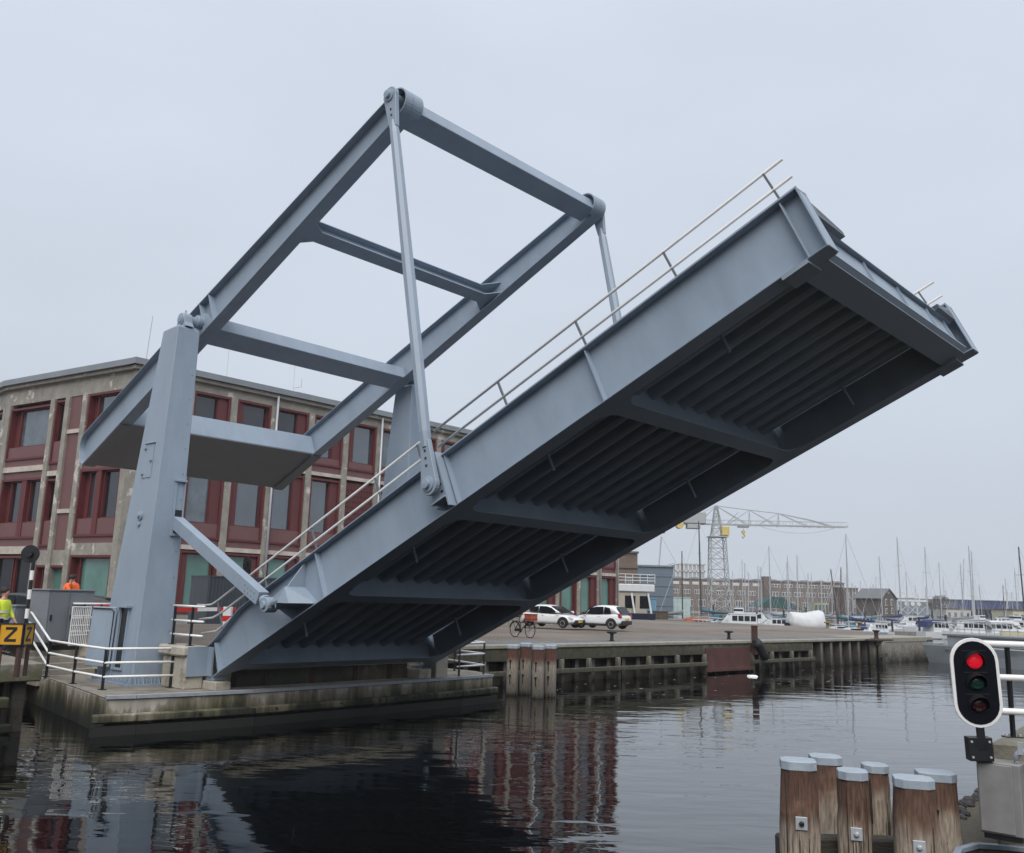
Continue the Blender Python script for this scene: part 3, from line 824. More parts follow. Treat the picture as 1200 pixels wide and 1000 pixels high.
# ------------------------------------------------------------------ balance frame
bal = thing('balance_frame', 'grey blue tilted overhead frame with heavy counterweight at its low end', 'balance frame', (-9.45, 4, -.5), BAL)
def arc(cx, cy, r, a0, a1, n): return [(cx + r * math.cos(R(a0 + (a1 - a0) * i / n)), cy + r * math.sin(R(a0 + (a1 - a0) * i / n))) for i in range(n + 1)]
topf = [(.0, .25), (-10, .55), (-17.9, .60)] + arc(-17.9, .05, .55, 90, 180, 8)[1:] + [(-18.45, -.28), (-18.3, -.5)]
botf = [(-18.3, -.50), (-10, -.56), (0, -.51)]
tipf = arc(0, -.13, .38, -90, 90, 14)
poly = botf + tipf + topf
for side in (0, 1):
    f = (lambda a_, b_, c_: (a_, c_, b_)) if side == 0 else (lambda a_, b_, c_: (a_, W - c_, b_))
    g = MB()
    g.prism([p for i, p in enumerate(poly[:-1]) if i == 0 or (V(p) - V(poly[i - 1])).length > .01], f, .06, .09)
    g.strip(topf, f, -.15, .28, .03)
    g.strip(botf, f, -.15, .28, .03)
    bo = g.done('balance_beam', STEEL, bal, bevel=.006)
    g = MB(); g.strip(tipf, f, -.16, .42, .035); g.done('tip_ring', STEEL, bo, smooth=False)
    for t_ in (-9.2, -9.75):
        g = MB(); g.prism([(t_, -.52), (t_ + .03, -.52), (t_ + .03, .5), (t_, .5)], f, -.14, .06); g.done('stiffener', STEEL, bo)
    g = MB(); g.prism([(-10.35, -.5), (-9.2, -.5), (-9.5, -.02), (-9.62, .08), (-9.95, .08), (-10.1, -.02)], f, -.13, -.03)
    g.done('pivot_bracket', STEEL, bo)
    ax = V(f(0, 0, 1)) - V(f(0, 0, 0))
    g = MB(); q = f(-9.8, -.17, -.16); g.lathe([(.2, -.16), (.2, .1)], q, ax, 18); g.done('pivot_hub', STEEL, bo, bevel=.02)
    g = MB(); q = f(0, 0, 0); g.lathe([(.13, -.12), (.13, .1)], q, ax, 14); g.prism([(-.35, .1), (.2, .22), (.2, .16), (-.35, .04)], f, -.1, .05); g.done('tip_pin_seat', STEEL, bo)
a = MB(); a.box(-.42, .2, .29, W - .29, -.44, -.02); a.done('tip_cross_beam', STEEL, bal, bevel=.012)
a = MB()
a.box(-4.78, -4.75, .1, W - .1, -.40, -.02); a.box(-4.98, -4.55, .1, W - .1, -.43, -.40); a.box(-4.98, -4.55, .1, W - .1, -.02, .01)
for y0, sg in ((.1, 1), (W - .1, -1)):
    for z0, z1 in ((-.425, -.405), (-.015, .005)):
        for ss in (-1, 1): a.prism([(-4.76 + ss * .2, y0 + sg * .0), (-4.76 + ss * .6, y0), (-4.76 + ss * .2, y0 + sg * .6)], XYZ, z0, z1)
a.done('middle_cross_beam', STEEL, bal)
a = MB(); a.box(-10.3, -9.48, .1, W - .1, -.54, -.08); a.done('pivot_cross_beam', STEEL, bal, bevel=.012)
a = MB(); a.box(-18.28, -15.35, .1, W - .1, -.47, .36); cw = a.done('counterweight', STEEL, bal, bevel=.015)
a = MB(); a.box(-18.24, -15.36, -.153, .282, -.575, -.562); a.box(-18.24, -15.36, W - .282, W + .153, -.575, -.562); a.box(-18.24, -15.37, .29, W - .29, -.492, -.474); a.done('base_plate', UNDER, cw)

# hanger rods
PIN_B = V((8.764, 0, 5.880)); PIN_T = V((6.66, 0, 15.83))
for y, lab in ((-.29, 'near steel hanger rod from the frame tip to the bridge deck'), (W + .29, 'far steel hanger rod, its lower end hidden behind the deck')):
    sg = -1 if y < 0 else 1
    t = thing('hanger_rod', lab, 'hanger rod', (PIN_B.x, y, PIN_B.z), BR, 'rods joining the overhead frame to the deck')
    pb, pt = V((PIN_B.x, y, PIN_B.z)), V((PIN_T.x, y, PIN_T.z))
    d = (pt - pb).normalized(); sx = d.cross(V((0, 1, 0))).normalized()
    a = MB()
    n = 8
    rings = []
    for q, r_ in ((pb + d * .85, .10), (pb + d * 1.2, .135), (pb + d * 5, .15), (pt - d * 1.1, .13), (pt - d * .75, .09)):
        rings.append([q + sx * (r_ * math.cos(2 * PI * (k + .5) / n)) + V((0, 1, 0)) * (r_ * math.sin(2 * PI * (k + .5) / n)) for k in range(n)])
    a.loft(rings); a.done('rod_shaft', STEEL, t)
    for c, dd, r_, ln in ((pb, d, .245, 1.0), (pt, -d, .235, .95)):
        ex = dd.cross(V((0, 1, 0))).normalized()
        pts = []
        for k in range(13):
            an = R(200 - 220 * k / 12) + 0
            pts.append(c + ex * (r_ * math.cos(an)) - dd * (r_ * math.sin(an)))
        pts += [c + ex * .12 + dd * ln, c - ex * .12 + dd * ln]
        a = MB(); a.loft([[p + V((0, -.06, 0)) for p in pts], [p + V((0, .06, 0)) for p in pts]]); ey = a.done('rod_eye', STEEL, t, bevel=.008)
        a = MB(); a.lathe([(.17, .06), (.17, .09), (.1, .10), (.1, .17), (.001, .18)], c, (0, sg, 0), 18); a.lathe([(.1, -.5), (.1, 0)], c, (0, sg, 0), 12); a.done('pin', STEEL, ey)
        a = MB()
        for k in range(3): a.lathe([(.032, 0), (.03, .012), (.001, .013)], c + dd * (.42 + .17 * k) + V((0, sg * .06, 0)), (0, sg, 0), 8)
        a.done('bolt_row', BLACK, ey)

# towers
def tower(mirror):
    lab = 'near grey blue tapered steel bridge tower with an open door' if not mirror else 'far grey blue steel bridge tower partly hidden behind the frame'
    m = (lambda p: V((p[0], W - p[1], p[2]))) if mirror else (lambda p: V(p))
    t = thing('bridge_tower', lab, 'bridge tower', m((-2.9, -.8, PZ)), BR, 'towers carrying the overhead frame')
    a = MB()
    lo = [(-4.08, -1.36, PZ + .012), (-1.80, -1.36, PZ + .012), (-1.80, -.30, PZ + .012), (-4.08, -.30, PZ + .012)]
    hi = [(-2.82, -1.0, 11.24), (-1.90, -1.0, 11.26), (-1.90, -.29, 11.24), (-2.82, -.29, 11.22)]
    ridge = [(-2.6, -.9, 11.33), (-2.05, -.9, 11.35), (-2.05, -.4, 11.33), (-2.6, -.4, 11.31)]
    a.loft([[m(p) for p in lo], [m(p) for p in hi], [m(p) for p in ridge]])
    sh = a.done('tower_shaft', STEEL, t, bevel=.02)
    a = MB()                                                                       # foot plate with ribs
    fp_ = ((-4.24, -1.52), (-1.64, -1.52), (-1.64, -.2), (-4.24, -.2))
    a.loft([[m((p[0], p[1], PZ + .013)) for p in fp_], [m((p[0], p[1], PZ + .06)) for p in fp_]])
    a.done('foot_plate', STEEL, t)
    a = MB()
    for k in range(10):
        u_ = -4.05 + k * .25
        a.loft([[m((u_, -1.50, PZ + .06)), m((u_ + .02, -1.50, PZ + .06)), m((u_ + .02, -1.34, PZ + .06)), m((u_, -1.34, PZ + .06))], [m((u_, -1.37, PZ + .27)), m((u_ + .02, -1.37, PZ + .27)), m((u_ + .02, -1.34, PZ + .27)), m((u_, -1.34, PZ + .27))]])
        a.tube(m((u_ + .12, -1.45, PZ + .06)), m((u_ + .12, -1.45, PZ + .2)), .022, n=6)
    for k in range(5):
        w_ = -1.3 + k * .23
        a.loft([[m((-1.67, w_, PZ + .06)), m((-1.67, w_ + .02, PZ + .06)), m((-1.81, w_ + .02, PZ + .06)), m((-1.81, w_, PZ + .06))], [m((-1.79, w_, PZ + .27)), m((-1.79, w_ + .02, PZ + .27)), m((-1.81, w_ + .02, PZ + .27)), m((-1.81, w_, PZ + .27))]])
        a.tube(m((-1.72, w_ + .11, PZ + .06)), m((-1.72, w_ + .11, PZ + .2)), .022, n=6)
    a.done('anchor_ribs', STEEL, t)
    a = MB()                                                                       # bearing on top
    c = m((-2.22, -.64, 11.58)); ax = (0, -1, 0) if not mirror else (0, 1, 0)
    a.lathe([(.16, .17), (.19, .16), (.2, .1), (.2, -.14), (.16, -.16), (.15, -.55)], c, ax, 18)
    pts = [(-.36, -.27), (.36, -.27), (.24, -.12), (.2, .06), (-.2, .06), (-.24, -.12)]
    a.loft([[V(c) + V((p, -.13, q)) for p, q in pts], [V(c) + V((p, .13, q)) for p, q in pts]])
    a.lathe([(.13, .17), (.13, .19), (.04, .2), (.001, .2)], c, ax, 18)
    be = a.done('pivot_bearing', STEEL, t, bevel=.015)
    a = MB(); q = V(c) + V((0, 0, .19)); a.path([q + V((math.cos(R(x_)) * .05, 0, .05 + math.sin(R(x_)) * .06)) for x_ in range(-60, 241, 30)], .013, 6); a.done('lifting_eye', STEEL, be)
    if mirror: return
    yf = lambda u_, z: -1.36 + .36 * (z - PZ) / 10.4                                 # the near face leans in
    def facebox(mb, u0, u1, z0, z1, d0, d1):
        mb.loft([[(u0, yf(u0, z0) - d0, z0), (u1, yf(u1, z0) - d0, z0), (u1, yf(u1, z1) - d0, z1), (u0, yf(u0, z1) - d0, z1)], [(u0, yf(u0, z0) - d1, z0), (u1, yf(u1, z0) - d1, z0), (u1, yf(u1, z1) - d1, z1), (u0, yf(u0, z1) - d1, z1)]])
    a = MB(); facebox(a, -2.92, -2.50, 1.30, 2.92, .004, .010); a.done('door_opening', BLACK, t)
    a = MB()
    facebox(a, -3.04, -2.92, 1.24, 2.96, .0, .07); facebox(a, -2.50, -2.45, 1.24, 2.92, .0, .05); facebox(a, -3.04, -2.36, 2.96, 3.02, .0, .16); facebox(a, -2.92, -2.50, 1.24, 1.30, .0, .06)
    a.done('door_frame', STEEL, t)
    a = MB(); a.loft([[(-3.08, -1.43, 1.28), (-3.95, -1.74, 1.28), (-3.935, -1.78, 1.28), (-3.065, -1.47, 1.28)], [(-3.08, -1.37, 2.96), (-3.95, -1.68, 2.96), (-3.935, -1.72, 2.96), (-3.065, -1.41, 2.96)]])
    dr = a.done('door', STEEL, t, bevel=.03)
    a = MB(); a.path([(-3.12, -1.49, 1.37), (-3.12, -1.45, 2.83), (-3.2, -1.49, 2.91), (-3.88, -1.73, 2.91)], .018, 6); a.done('rubber_seal', BLACK, dr)
    a = MB(); facebox(a, -2.90, -2.34, 6.70, 7.72, .0, .02); facebox(a, -2.9, -2.3, 7.72, 7.76, 0, .06); ha = a.done('inspection_hatch', STEEL, t, bevel=.006)
    a = MB()
    for u_, z_ in ((-2.83, 7.58), (-2.83, 6.82), (-2.40, 7.2)): a.lathe([(.045, 0), (.045, .05), (.001, .06)], (u_, yf(u_, z_) - .02, z_), (0, -1, 0), 10)
    a.done('latch', STEELD, ha)
    a = MB(); a.lathe([(.13, 0), (.13, .05), (.07, .06), (.07, .11), (.001, .12)], (-2.61, yf(0, 5.58), 5.58), (0, -1, 0), 14); a.lathe([(.07, 0), (.07, .05), (.001, .06)], (-2.63, yf(0, 5.3), 5.34), (0, -1, 0), 10); a.done('round_plug', STEEL, t)
    # slot for the drive rod on the water face
    xf = lambda z: -1.80 - .10 * (z - PZ) / 10.4
    X0 = xf(5.85)
    a = MB(); a.box(X0 - .03, X0 + .035, -.64, -.57, 5.1, 6.6); a.box(X0 - .03, X0 + .035, -.35, -.305, 5.1, 6.6); a.box(X0 - .03, X0 + .09, -.66, -.295, 6.6, 6.66); a.box(X0 - .03, X0 + .07, -.66, -.295, 5.02, 5.1); fr = a.done('rod_slot_frame', STEEL, t, bevel=.006)
    a = MB(); a.box(X0 - .02, X0 + .016, -.57, -.35, 5.1, 5.78); a.done('dark_slot', BLACK, fr)
    a = MB()
    for k in range(12):
        z_ = 1.6 + k * .75
        a.lathe([(.018, 0), (.018, .015), (.001, .016)], (xf(z_) + .002, -.42, z_), (1, 0, 0), 6)
    a.done('rivet_row', STEELD, t)
tower(False); tower(True)
# drive rod
t = thing('drive_rod', 'grey steel box strut slanting from the near tower slot to the deck bracket', 'drive strut', (-1.85, -.46, 5.4), BR)
p0, p1 = V((-1.86, -.46, 5.42)), V((2.74, -.36, 3.34))
d = (p1 - p0).normalized()
a = MB(); a.bar(p0, p1, .29, .36); a.done('box_strut', STEEL, t, bevel=.012)
a = MB()
nrm = V((0, -1, 0))
for k in range(4):
    for j in range(2): a.lathe([(.02, 0), (.02, .012), (.001, .013)], p1 - d * (.18 + .16 * k) + V((0, -.148, .06 - .14 * j)), nrm, 6)
a.done('bolt_row', STEELD, t)
a = MB(); a.tube(p1, p1 + d * .2, .11, n=12); a.tube(p1 + d * .1, p1 + d * .16, .16, n=12)
q = p1 + d * .36
a.lathe([(.19, -.16), (.19, .16)], q, (0, 1, 0), 16); a.lathe([(.1, -.22), (.1, .22)], q, (0, 1, 0), 12); a.done('clevis', STEEL, t, bevel=.012)
a = MB(); a.tube(q, q + V((.62, 0, .16)), .1, n=10); a.done('link_pin', STEELD, t)
# ------------------------------------------------------------------ the old factory building
CORN = V((-19.71, 46.4, 0))
GZ = 1.75
b_root = thing('factory_building', 'old three storey concrete and dark red panel factory with grey roof edge behind the bridge', 'building', (CORN.x, CORN.y, GZ), IDENT)
BASES[b_root.name] = V((CORN.x, CORN.y, GZ))
wdir = V((math.cos(PSI + PI / 2), math.sin(PSI + PI / 2), 0))
RLEN = 42.75
A58 = R(58)
ldir = V((-math.sin(A58), math.cos(A58), 0))
rn = V((math.cos(PSI), math.sin(PSI), 0))                 # outward of the right face
ln = V((-math.cos(A58), -math.sin(A58), 0))               # outward of the left face
l2 = V((-math.sin(R(45)), math.cos(R(45)), 0)); l2n = V((-math.cos(R(45)), -math.sin(R(45)), 0))
LLEN = 11.95
CORN2 = CORN + ldir * LLEN
ROUGHG = mat('perforated_panel', (0.10, 0.028, 0.03), 0.7, var=.5, scale=38)
BLIND = mat('blind', (.42, .46, .47), .7, var=.05)
DARKIN = mat('dark_interior', (.012, .012, .014), .8)


RW = random.Random(21)


class Face:
    def __init__(self, org, dx, nrm):
        self.o, self.x, self.n = org, dx, nrm
    def p(self, x, d, z): return self.o + self.x * x + self.n * d + V((0, 0, z))
    def box(self, mb, x0, x1, z0, z1, d0, d1):
        mb.loft([[self.p(x0, d0, z0), self.p(x1, d0, z0), self.p(x1, d1, z0), self.p(x0, d1, z0)], [self.p(x0, d0, z1), self.p(x1, d0, z1), self.p(x1, d1, z1), self.p(x0, d1, z1)]])
    def part(self, name, m_, x0, x1, z0, z1, d0, d1, parent=None):
        a = MB(); self.box(a, x0, x1, z0, z1, d0, d1); return a.done(name, m_, parent or b_root)
    def ring(self, mb, x0, x1, z0, z1, wd, d0, d1):
        self.box(mb, x0, x0 + wd, z0, z1, d0, d1); self.box(mb, x1 - wd, x1, z0, z1, d0, d1)
        self.box(mb, x0 + wd, x1 - wd, z1 - wd, z1, d0, d1); self.box(mb, x0 + wd, x1 - wd, z0, z0 + wd, d0, d1)
    def window(self, x0, x1, z0, z1, lights, sill=0.0, glass=None, perf=(), wd=.12, proud=.06):
        """lights: list of (x0, x1) glass; sill: height of the closed panel under the glass; perf: (x0, x1) perforated panels"""
        a = MB(); self.ring(a, x0, x1, z0, z1, wd, -.34, proud)
        wo = a.done('window', FRAME, b_root)
        if sill:
            a = MB()
            self.box(a, x0 + wd, x1 - wd, z0 + wd, z0 + sill, -.3, -.02)
            a.done('sill_panel', PLUM, wo)
        for q0, q1 in perf:
            a = MB(); self.box(a, q0, q1, z0 + max(sill, wd) + .003, z1 - wd, -.3, -.06); a.done('perforated_panel', ROUGHG, wo)
        for g0, g1 in lights:
            zb = z0 + max(sill, wd)
            a = MB(); self.ring(a, g0 - .06, g1 + .06, zb, z1 - wd, .06, -.3, -.1); a.done('casement', FRAME, wo)
            a = MB(); self.box(a, g0, g1, zb + .06, z1 - wd - .06, -.27, -.24); a.done('pane', glass or RW.choice((GLASS, GLASS, GLASS2, GLASS3)), wo)
        # whatever is left of the opening is deep shade
        a = MB(); self.box(a, x0 + wd, x1 - wd, z0 + max(sill, wd) + .003, z1 - wd, -.34, -.31); a.done('reveal', FRAME, wo)
        return wo


FR = Face(CORN, wdir, rn)
FL = Face(CORN, ldir, ln)
F3 = Face(CORN2, l2, l2n)
# body behind the facades, roof
RE = CORN + wdir * RLEN
plan = [CORN - rn * .36 - ln * .3, RE - rn * .36, RE - rn * 16, CORN - rn * 30 + wdir * 4, CORN2 + l2 * 16 - l2n * 10, CORN2 + l2 * 16 - l2n * .36, CORN2 - ln * .36 - l2n * .2]
a = MB(); a.loft([[V((p.x, p.y, GZ - .5)) for p in plan], [V((p.x, p.y, 15.0)) for p in plan]]); a.done('inner_wall', PLUM, b_root)
a = MB()
a.loft([[V((p.x, p.y, 14.9)) for p in plan], [V((p.x, p.y, 15.2)) for p in plan]]); a.done('roof', ROOFM, b_root)
a = MB()
FR.box(a, -.4, RLEN + .2, 15.02, 15.36, -1.2, .42)
FL.box(a, -.25, LLEN + .0, 15.02, 15.36, -1.2, .42)
F3.box(a, -.1, 14, 15.02, 15.36, -1.2, .42)
for k in range(9): FR.box(a, 3 + k * 4.7, 3.03 + k * 4.7, 15.0, 15.37, .42, .44)
a.done('roof_edge', ROOFM, b_root, bevel=.04)
a = MB()
FR.box(a, -.3, RLEN + .1, 14.78, 15.02, -.4, .26); FL.box(a, -.2, LLEN, 14.80, 15.02, -.4, .26); F3.box(a, 0, 14, 14.8, 15.02, -.4, .26)
a.done('gutter_cornice', FACC, b_root, bevel=.03)
a = MB()
FR.box(a, -.05, RLEN, 14.3, 14.78, -.35, .03); FL.box(a, .0, LLEN, 13.86, 14.80, -.35, .03); F3.box(a, 0, 14, 13.8, 14.8, -.35, .03)
a.done('top_band', FACC, b_root)
FR.part('roof_hatch', ROOFM, 9.9, 11.4, 15.36, 15.5, -1, -.1)
for x in (28.9, 30.4): FR.part('chimney', FACC, x, x + .7, 15.2, 15.75, -1.4, -.5)
for i, (px_, h_) in enumerate(((6.5, 3.3), (11.2, 2.6), (22.6, 2.2))):
    a = MB(); q = FR.p(px_, -2.5, 15.2); a.tube(q, q + V((0, 0, h_)), .012, n=5)
    if i == 1: a.tube(q + V((0, 0, 1.1)), q + V((.5, 0, 1.2)), .02, n=5); a.tube(q + V((.5, 0, 1.2)), q + V((.5, 0, 1.7)), .02, n=5)
    a.done('roof_aerial', GALV, b_root)
a = MB(); q = FL.p(1.6, -1.5, 15.2); a.tube(q, q + V((0.15, 0, 3.2)), .02, n=5); a.done('roof_aerial', GALV, b_root)
# right face: pilasters every 2.65 m
cols = [0.12 + .08] + [2.87 - .0 + 2.65 * k for k in range(15)]
BAY = 2.65
def colx(k): return 0.2 + BAY * k
colw = .38
for k in range(17):
    x = colx(k)
    if x > RLEN: break
    FR.part('pilaster', FACC, x, x + colw if x + colw < RLEN else RLEN, GZ - .3, 14.3, -.3, .13)
FR.part('corner_pier', FACC, -.12, .2, GZ - .3, 14.78, -.4, .10)
for x in (8.42, 16.35, 24.3, 32.2, 40.2, 42.62):
    a = MB(); a.tube(FR.p(x, .26, GZ), FR.p(x, .26, 14.9), .07, n=8); a.done('drain_pipe', GALV, b_root, smooth=True)
lights = {0: [(.62, 2.0)], 1: [(3.45, 4.62)], 2: [(6.15, 7.6)], 3: [(8.6, 9.9)], 4: [(11.4, 12.8)], 5: [(13.95, 15.25)]}
for k in range(16):
    x0, x1 = colx(k) + colw, colx(k + 1)
    gl = (x0 + .22, x1 - .78) if k % 3 != 2 else (x0 + .55, x1 - .22)
    pf = (gl[1] + .06, x1 - .16) if k % 3 != 2 else (x0 + .16, gl[0] - .06)
    FR.part('storey_belt', BELTC, x0, x1, 10.58, 10.80, -.3, .07)
    FR.part('storey_belt', BELTC, x0, x1, 5.64, 5.88, -.3, .07)
    FR.part('wall_panel', PLUM, x0, x1, 10.8, 11.22, -.3, -.02)
    FR.part('wall_panel', PLUM, x0, x1, 5.88, 6.25, -.3, -.02)
    FR.window(x0 + .03, x1 - .03, 11.22, 14.28, [gl], sill=.5, perf=[pf])
    if k % 6 == 5:
        a = MB(); FR.box(a, x0 + .02, x1 - .02, 6.25, 10.4, -.3, -.04)
        for j in range(11): FR.box(a, x0 + .02, x1 - .02, 6.4 + j * .36, 6.46 + j * .36, -.04, .0)
        for j in range(10): FR.box(a, x0 + .1 + j * .22, x0 + .15 + j * .22, 6.3, 10.35, -.04, -.005)
        a.done('brick_lattice', ROUGHG, b_root)
    else:
        FR.window(x0 + .03, x1 - .03, 6.25, 10.42, [gl], sill=.85, perf=[pf])
    a = MB()
    gw = (x0 + .3, x1 - .72) if k % 3 != 1 else (x0 + .55, x1 - .3)
    FR.window(x0 + .03, x1 - .03, GZ + .5, 5.58, [gw], sill=.35, glass=GLASSG, perf=[(gw[1] + .06, x1 - .16)] if k % 3 != 1 else [(x0 + .16, gw[0] - .06)])
    FR.part('plinth', FACC, x0, x1, GZ - .3, GZ + .5, -.3, .02)
# left face
for x0, x1 in ((3.98, 4.4), (5.62, 6.0), (7.0, 7.4), (11.45, 11.9)): FL.part('pilaster', FACC, x0, x1, GZ - .3, 13.86, -.3, .13)
FL.part('corner_pier', FACC, -.0, .42, GZ - .3, 13.86, -.34, .12)
# bay beside the corner
FL.part('wall_panel', PLUM, .42, 3.98, 9.68, 10.6, -.3, -.02)
FL.part('wall_panel', PLUM, .42, 3.98, 5.76, 6.1, -.3, -.02)
FL.part('storey_belt', FACC, .42, 3.98, 5.14, 5.76, -.3, .05)
FL.window(.45, 3.95, 10.6, 13.84, [(.75, 3.2)], sill=.75)
FL.window(.45, 3.95, 6.1, 9.68, [(.72, 1.95), (2.75, 3.2)], sill=.95)
FL.window(.45, 3.95, GZ + .6, 5.14, [(.7, 3.2)], sill=.3, glass=GLASSG)
FL.part('mullion', FRAME, 2.1, 2.5, 6.2, 9.6, -.26, .03)
# blind bay
FL.part('wall_panel', PLUM, 4.4, 5.62, 11.98, 13.86, -.3, -.01)
FL.part('storey_belt', BELTC, 4.4, 5.62, 11.76, 11.98, -.3, .08)
FL.part('wall_panel', PLUM, 4.4, 5.62, 7.6, 11.76, -.3, -.01)
FL.part('storey_belt', BELTC, 4.4, 5.62, 7.38, 7.6, -.3, .08)
FL.part('wall_panel', PLUM, 4.4, 5.62, 5.4, 7.38, -.3, -.01)
FL.part('storey_belt', FACC, 4.4, 7.0, 4.6, 5.4, -.3, .03)
FL.window(4.42, 6.98, GZ + .4, 4.6, [(4.7, 6.5)], sill=.3, glass=GLASSG)
# narrow bay
FL.window(6.02, 6.98, 10.15, 13.74, [(6.16, 6.84)], sill=1.25, glass=GLASSD)
FL.part('storey_belt', BELTC, 6.0, 7.0, 9.47, 9.74, -.3, .08); FL.part('wall_panel', PLUM, 6.0, 7.0, 9.74, 10.15, -.3, -.02)
FL.window(6.02, 6.98, 5.6, 9.3, [(6.16, 6.84)], sill=1.4, glass=GLASSD)
FL.part('wall_panel', PLUM, 6.0, 7.0, 5.4, 5.6, -.3, -.02)
# wide bay
FL.window(7.42, 11.43, 10.55, 13.62, [(7.65, 10.5)], sill=.75)
FL.part('wall_panel', PLUM, 7.4, 11.45, 10.15, 10.55, -.3, -.02)
FL.part('storey_belt', BELTC, 7.4, 11.45, 9.85, 10.15, -.3, .08)
FL.part('wall_panel', PLUM, 7.4, 11.45, 9.45, 9.85, -.3, -.02)
FL.window(7.42, 11.43, 6.05, 9.45, [(7.65, 8.7), (9.65, 10.6)], sill=.9)
FL.part('mullion', FRAME, 8.95, 9.4, 6.1, 9.4, -.26, .03)
FL.part('wall_panel', PLUM, 7.4, 11.45, 5.62, 6.05, -.3, -.02)
FL.part('storey_belt', BELTC, 7.4, 11.45, 5.2, 5.62, -.3, .08)
FL.window(7.42, 11.43, GZ + .4, 5.1, [(7.7, 9.2), (9.5, 11.1)], sill=.3, glass=GLASSD)
# third face, just in view at the edge
for x in (0.0, 4.2, 8.4, 12.4): F3.part('pilaster', FACC, x, x + .4, GZ - .3, 13.8, -.3, .13)
for k in range(3):
    x0, x1 = .4 + 4.2 * k, 4.2 + 4.2 * k
    for zb, zt in ((10.5, 13.6), (6.0, 9.4), (2.4, 5.0)):
        F3.window(x0 + .03, x1 - .03, zb, zt, [(x0 + .4, x1 - .5)], sill=.7)
    F3.part('storey_belt', BELTC, x0, x1, 9.85, 10.12, -.3, .08); F3.part('storey_belt', BELTC, x0, x1, 5.2, 5.6, -.3, .08)
# ------------------------------------------------------------------ railings, signs, cabinets
def railing(name, lab, pts, base_z, hs, posts, cat='railing', frame=BR, r=.032, over=0.0, post_m=None, group=None, tilt=0):
    """pts: 2D line of the rails; posts: positions along pts list as (x, y)"""
    t = thing(name, lab, cat, (pts[0][0], pts[0][1], base_z), frame, group)
    for h in hs:
        b = MB(); b.path([(p[0], p[1], base_z + h) for p in pts], r, 8); b.done('rail', WHITE, t, smooth=True)
    for p in posts:
        b = MB(); b.bar((p[0], p[1], base_z), (p[0], p[1], base_z + hs[0] - .02), .07, .035, (1, 0, 0)); b.box(p[0] - .11, p[0] + .11, p[1] - .07, p[1] + .07, base_z, base_z + .015); b.done('post', post_m or BLACK, t)
    return t

HS = (1.06, .70, .34)
# pier railing with the sloping flight along the stairs
t = thing('pier_railing', 'white three rail fence with black posts on the pier below the tower', 'railing', (-3.2, -2.2, PZ), BR)
pl = [(-5.55, -2.16), (-3.22, -2.34), (-1.33, -2.36), (-.92, -.42)]
for h in HS:
    up = [(-7.2, -2.2, ST + h)] if h < 1 else [(-7.85, -2.2, ST + .55), (-7.9, -2.2, ST + .85), (-7.75, -2.2, ST + 1.02), (-7.3, -2.2, ST + h)]
    b = MB(); b.path(up + [(p[0], p[1], PZ + h) for p in pl], .034, 8); b.done('rail', WHITE, t, smooth=True)
for p in pl[:3] + [(-.97, -.66)]:
    b = MB(); b.bar((p[0], p[1], PZ), (p[0], p[1], PZ + 1.05), .07, .035, (1, 0, 0)); b.box(p[0] - .12, p[0] + .12, p[1] - .07, p[1] + .07, PZ + .012, PZ + .03); b.done('post', BLACK, t)
b = MB(); b.bar((-7.25, -2.2, ST), (-7.25, -2.2, ST + 1.2), .06, .06); b.done('stair_post', WHITE, t)
# upper railing beside the hinge
railing('hinge_railing', 'short white three rail fence with black posts on the coping between tower and deck', [(-1.50, -.52), (.10, -.44)], 2.0, (1.06, .66, .28), [(-1.34, -.52), (-.46, -.47)])
# railing behind the tower on the left, with its grille
g0, g1 = on(86, 752, ST), on(150, 752, ST)
g0 = at(86, 707, 29.5); g1 = at(150, 706.5, 31.5)
base = g0.z - 1.1
def seg(name, lab, p, q, hs, posts):
    t = thing(name, lab, 'railing', (p.x, p.y, ST), IDENT)
    for h in hs:
        b = MB(); b.path([(p.x, p.y, ST + h), (q.x, q.y, ST + h)], .034, 8); b.done('rail', WHITE, t, smooth=True)
    for f_ in posts:
        c_ = p.lerp(q, f_); b = MB(); b.bar((c_.x, c_.y, ST), (c_.x, c_.y, ST + hs[0]), .06, .06); b.done('post', BLACK, t)
    return t, p, q
t, p, q = seg('stair_head_railing', 'white rails with a fine white grille left of the tower foot', g0, g1, (1.27, .83, .40), (.2, .5, .85))
dq = (q - p).normalized()
b = MB(); o_ = p + dq * .02 + V((.1, -.25, 0)); e_ = o_ + dq * .70
b.path([(o_.x, o_.y, ST + .0), (o_.x, o_.y, ST + 1.17), (e_.x, e_.y, ST + 1.17), (e_.x, e_.y, ST), (o_.x, o_.y, ST)], .03, 6)
for k in range(1, 10):
    c_ = o_.lerp(e_, k / 10); b.tube((c_.x, c_.y, ST), (c_.x, c_.y, ST + 1.17), .016, n=5)
for k in range(1, 4): b.tube((o_.x, o_.y, ST + .3 * k), (e_.x, e_.y, ST + .3 * k), .016, n=5)
b.done('grille', WHITE, t)
b = MB(); c_ = o_.lerp(e_, .8); b.box(c_.x - .14, c_.x + .14, c_.y + .05, c_.y + .35, PZ, ST + .02); b.done('concrete_foot', BLOCKC, t)
# V shaped railing at the far corner of the pier
railing('pier_end_railing', 'white rails meeting in a point at the far corner of the pier', [(.75, 8.6), (.55, 10.1), (-3.0, 11.1)], PZ, (1.14, .76, .38), [(.75, 8.7), (.55, 10.1), (-1.5, 10.68), (-2.9, 11.06)])

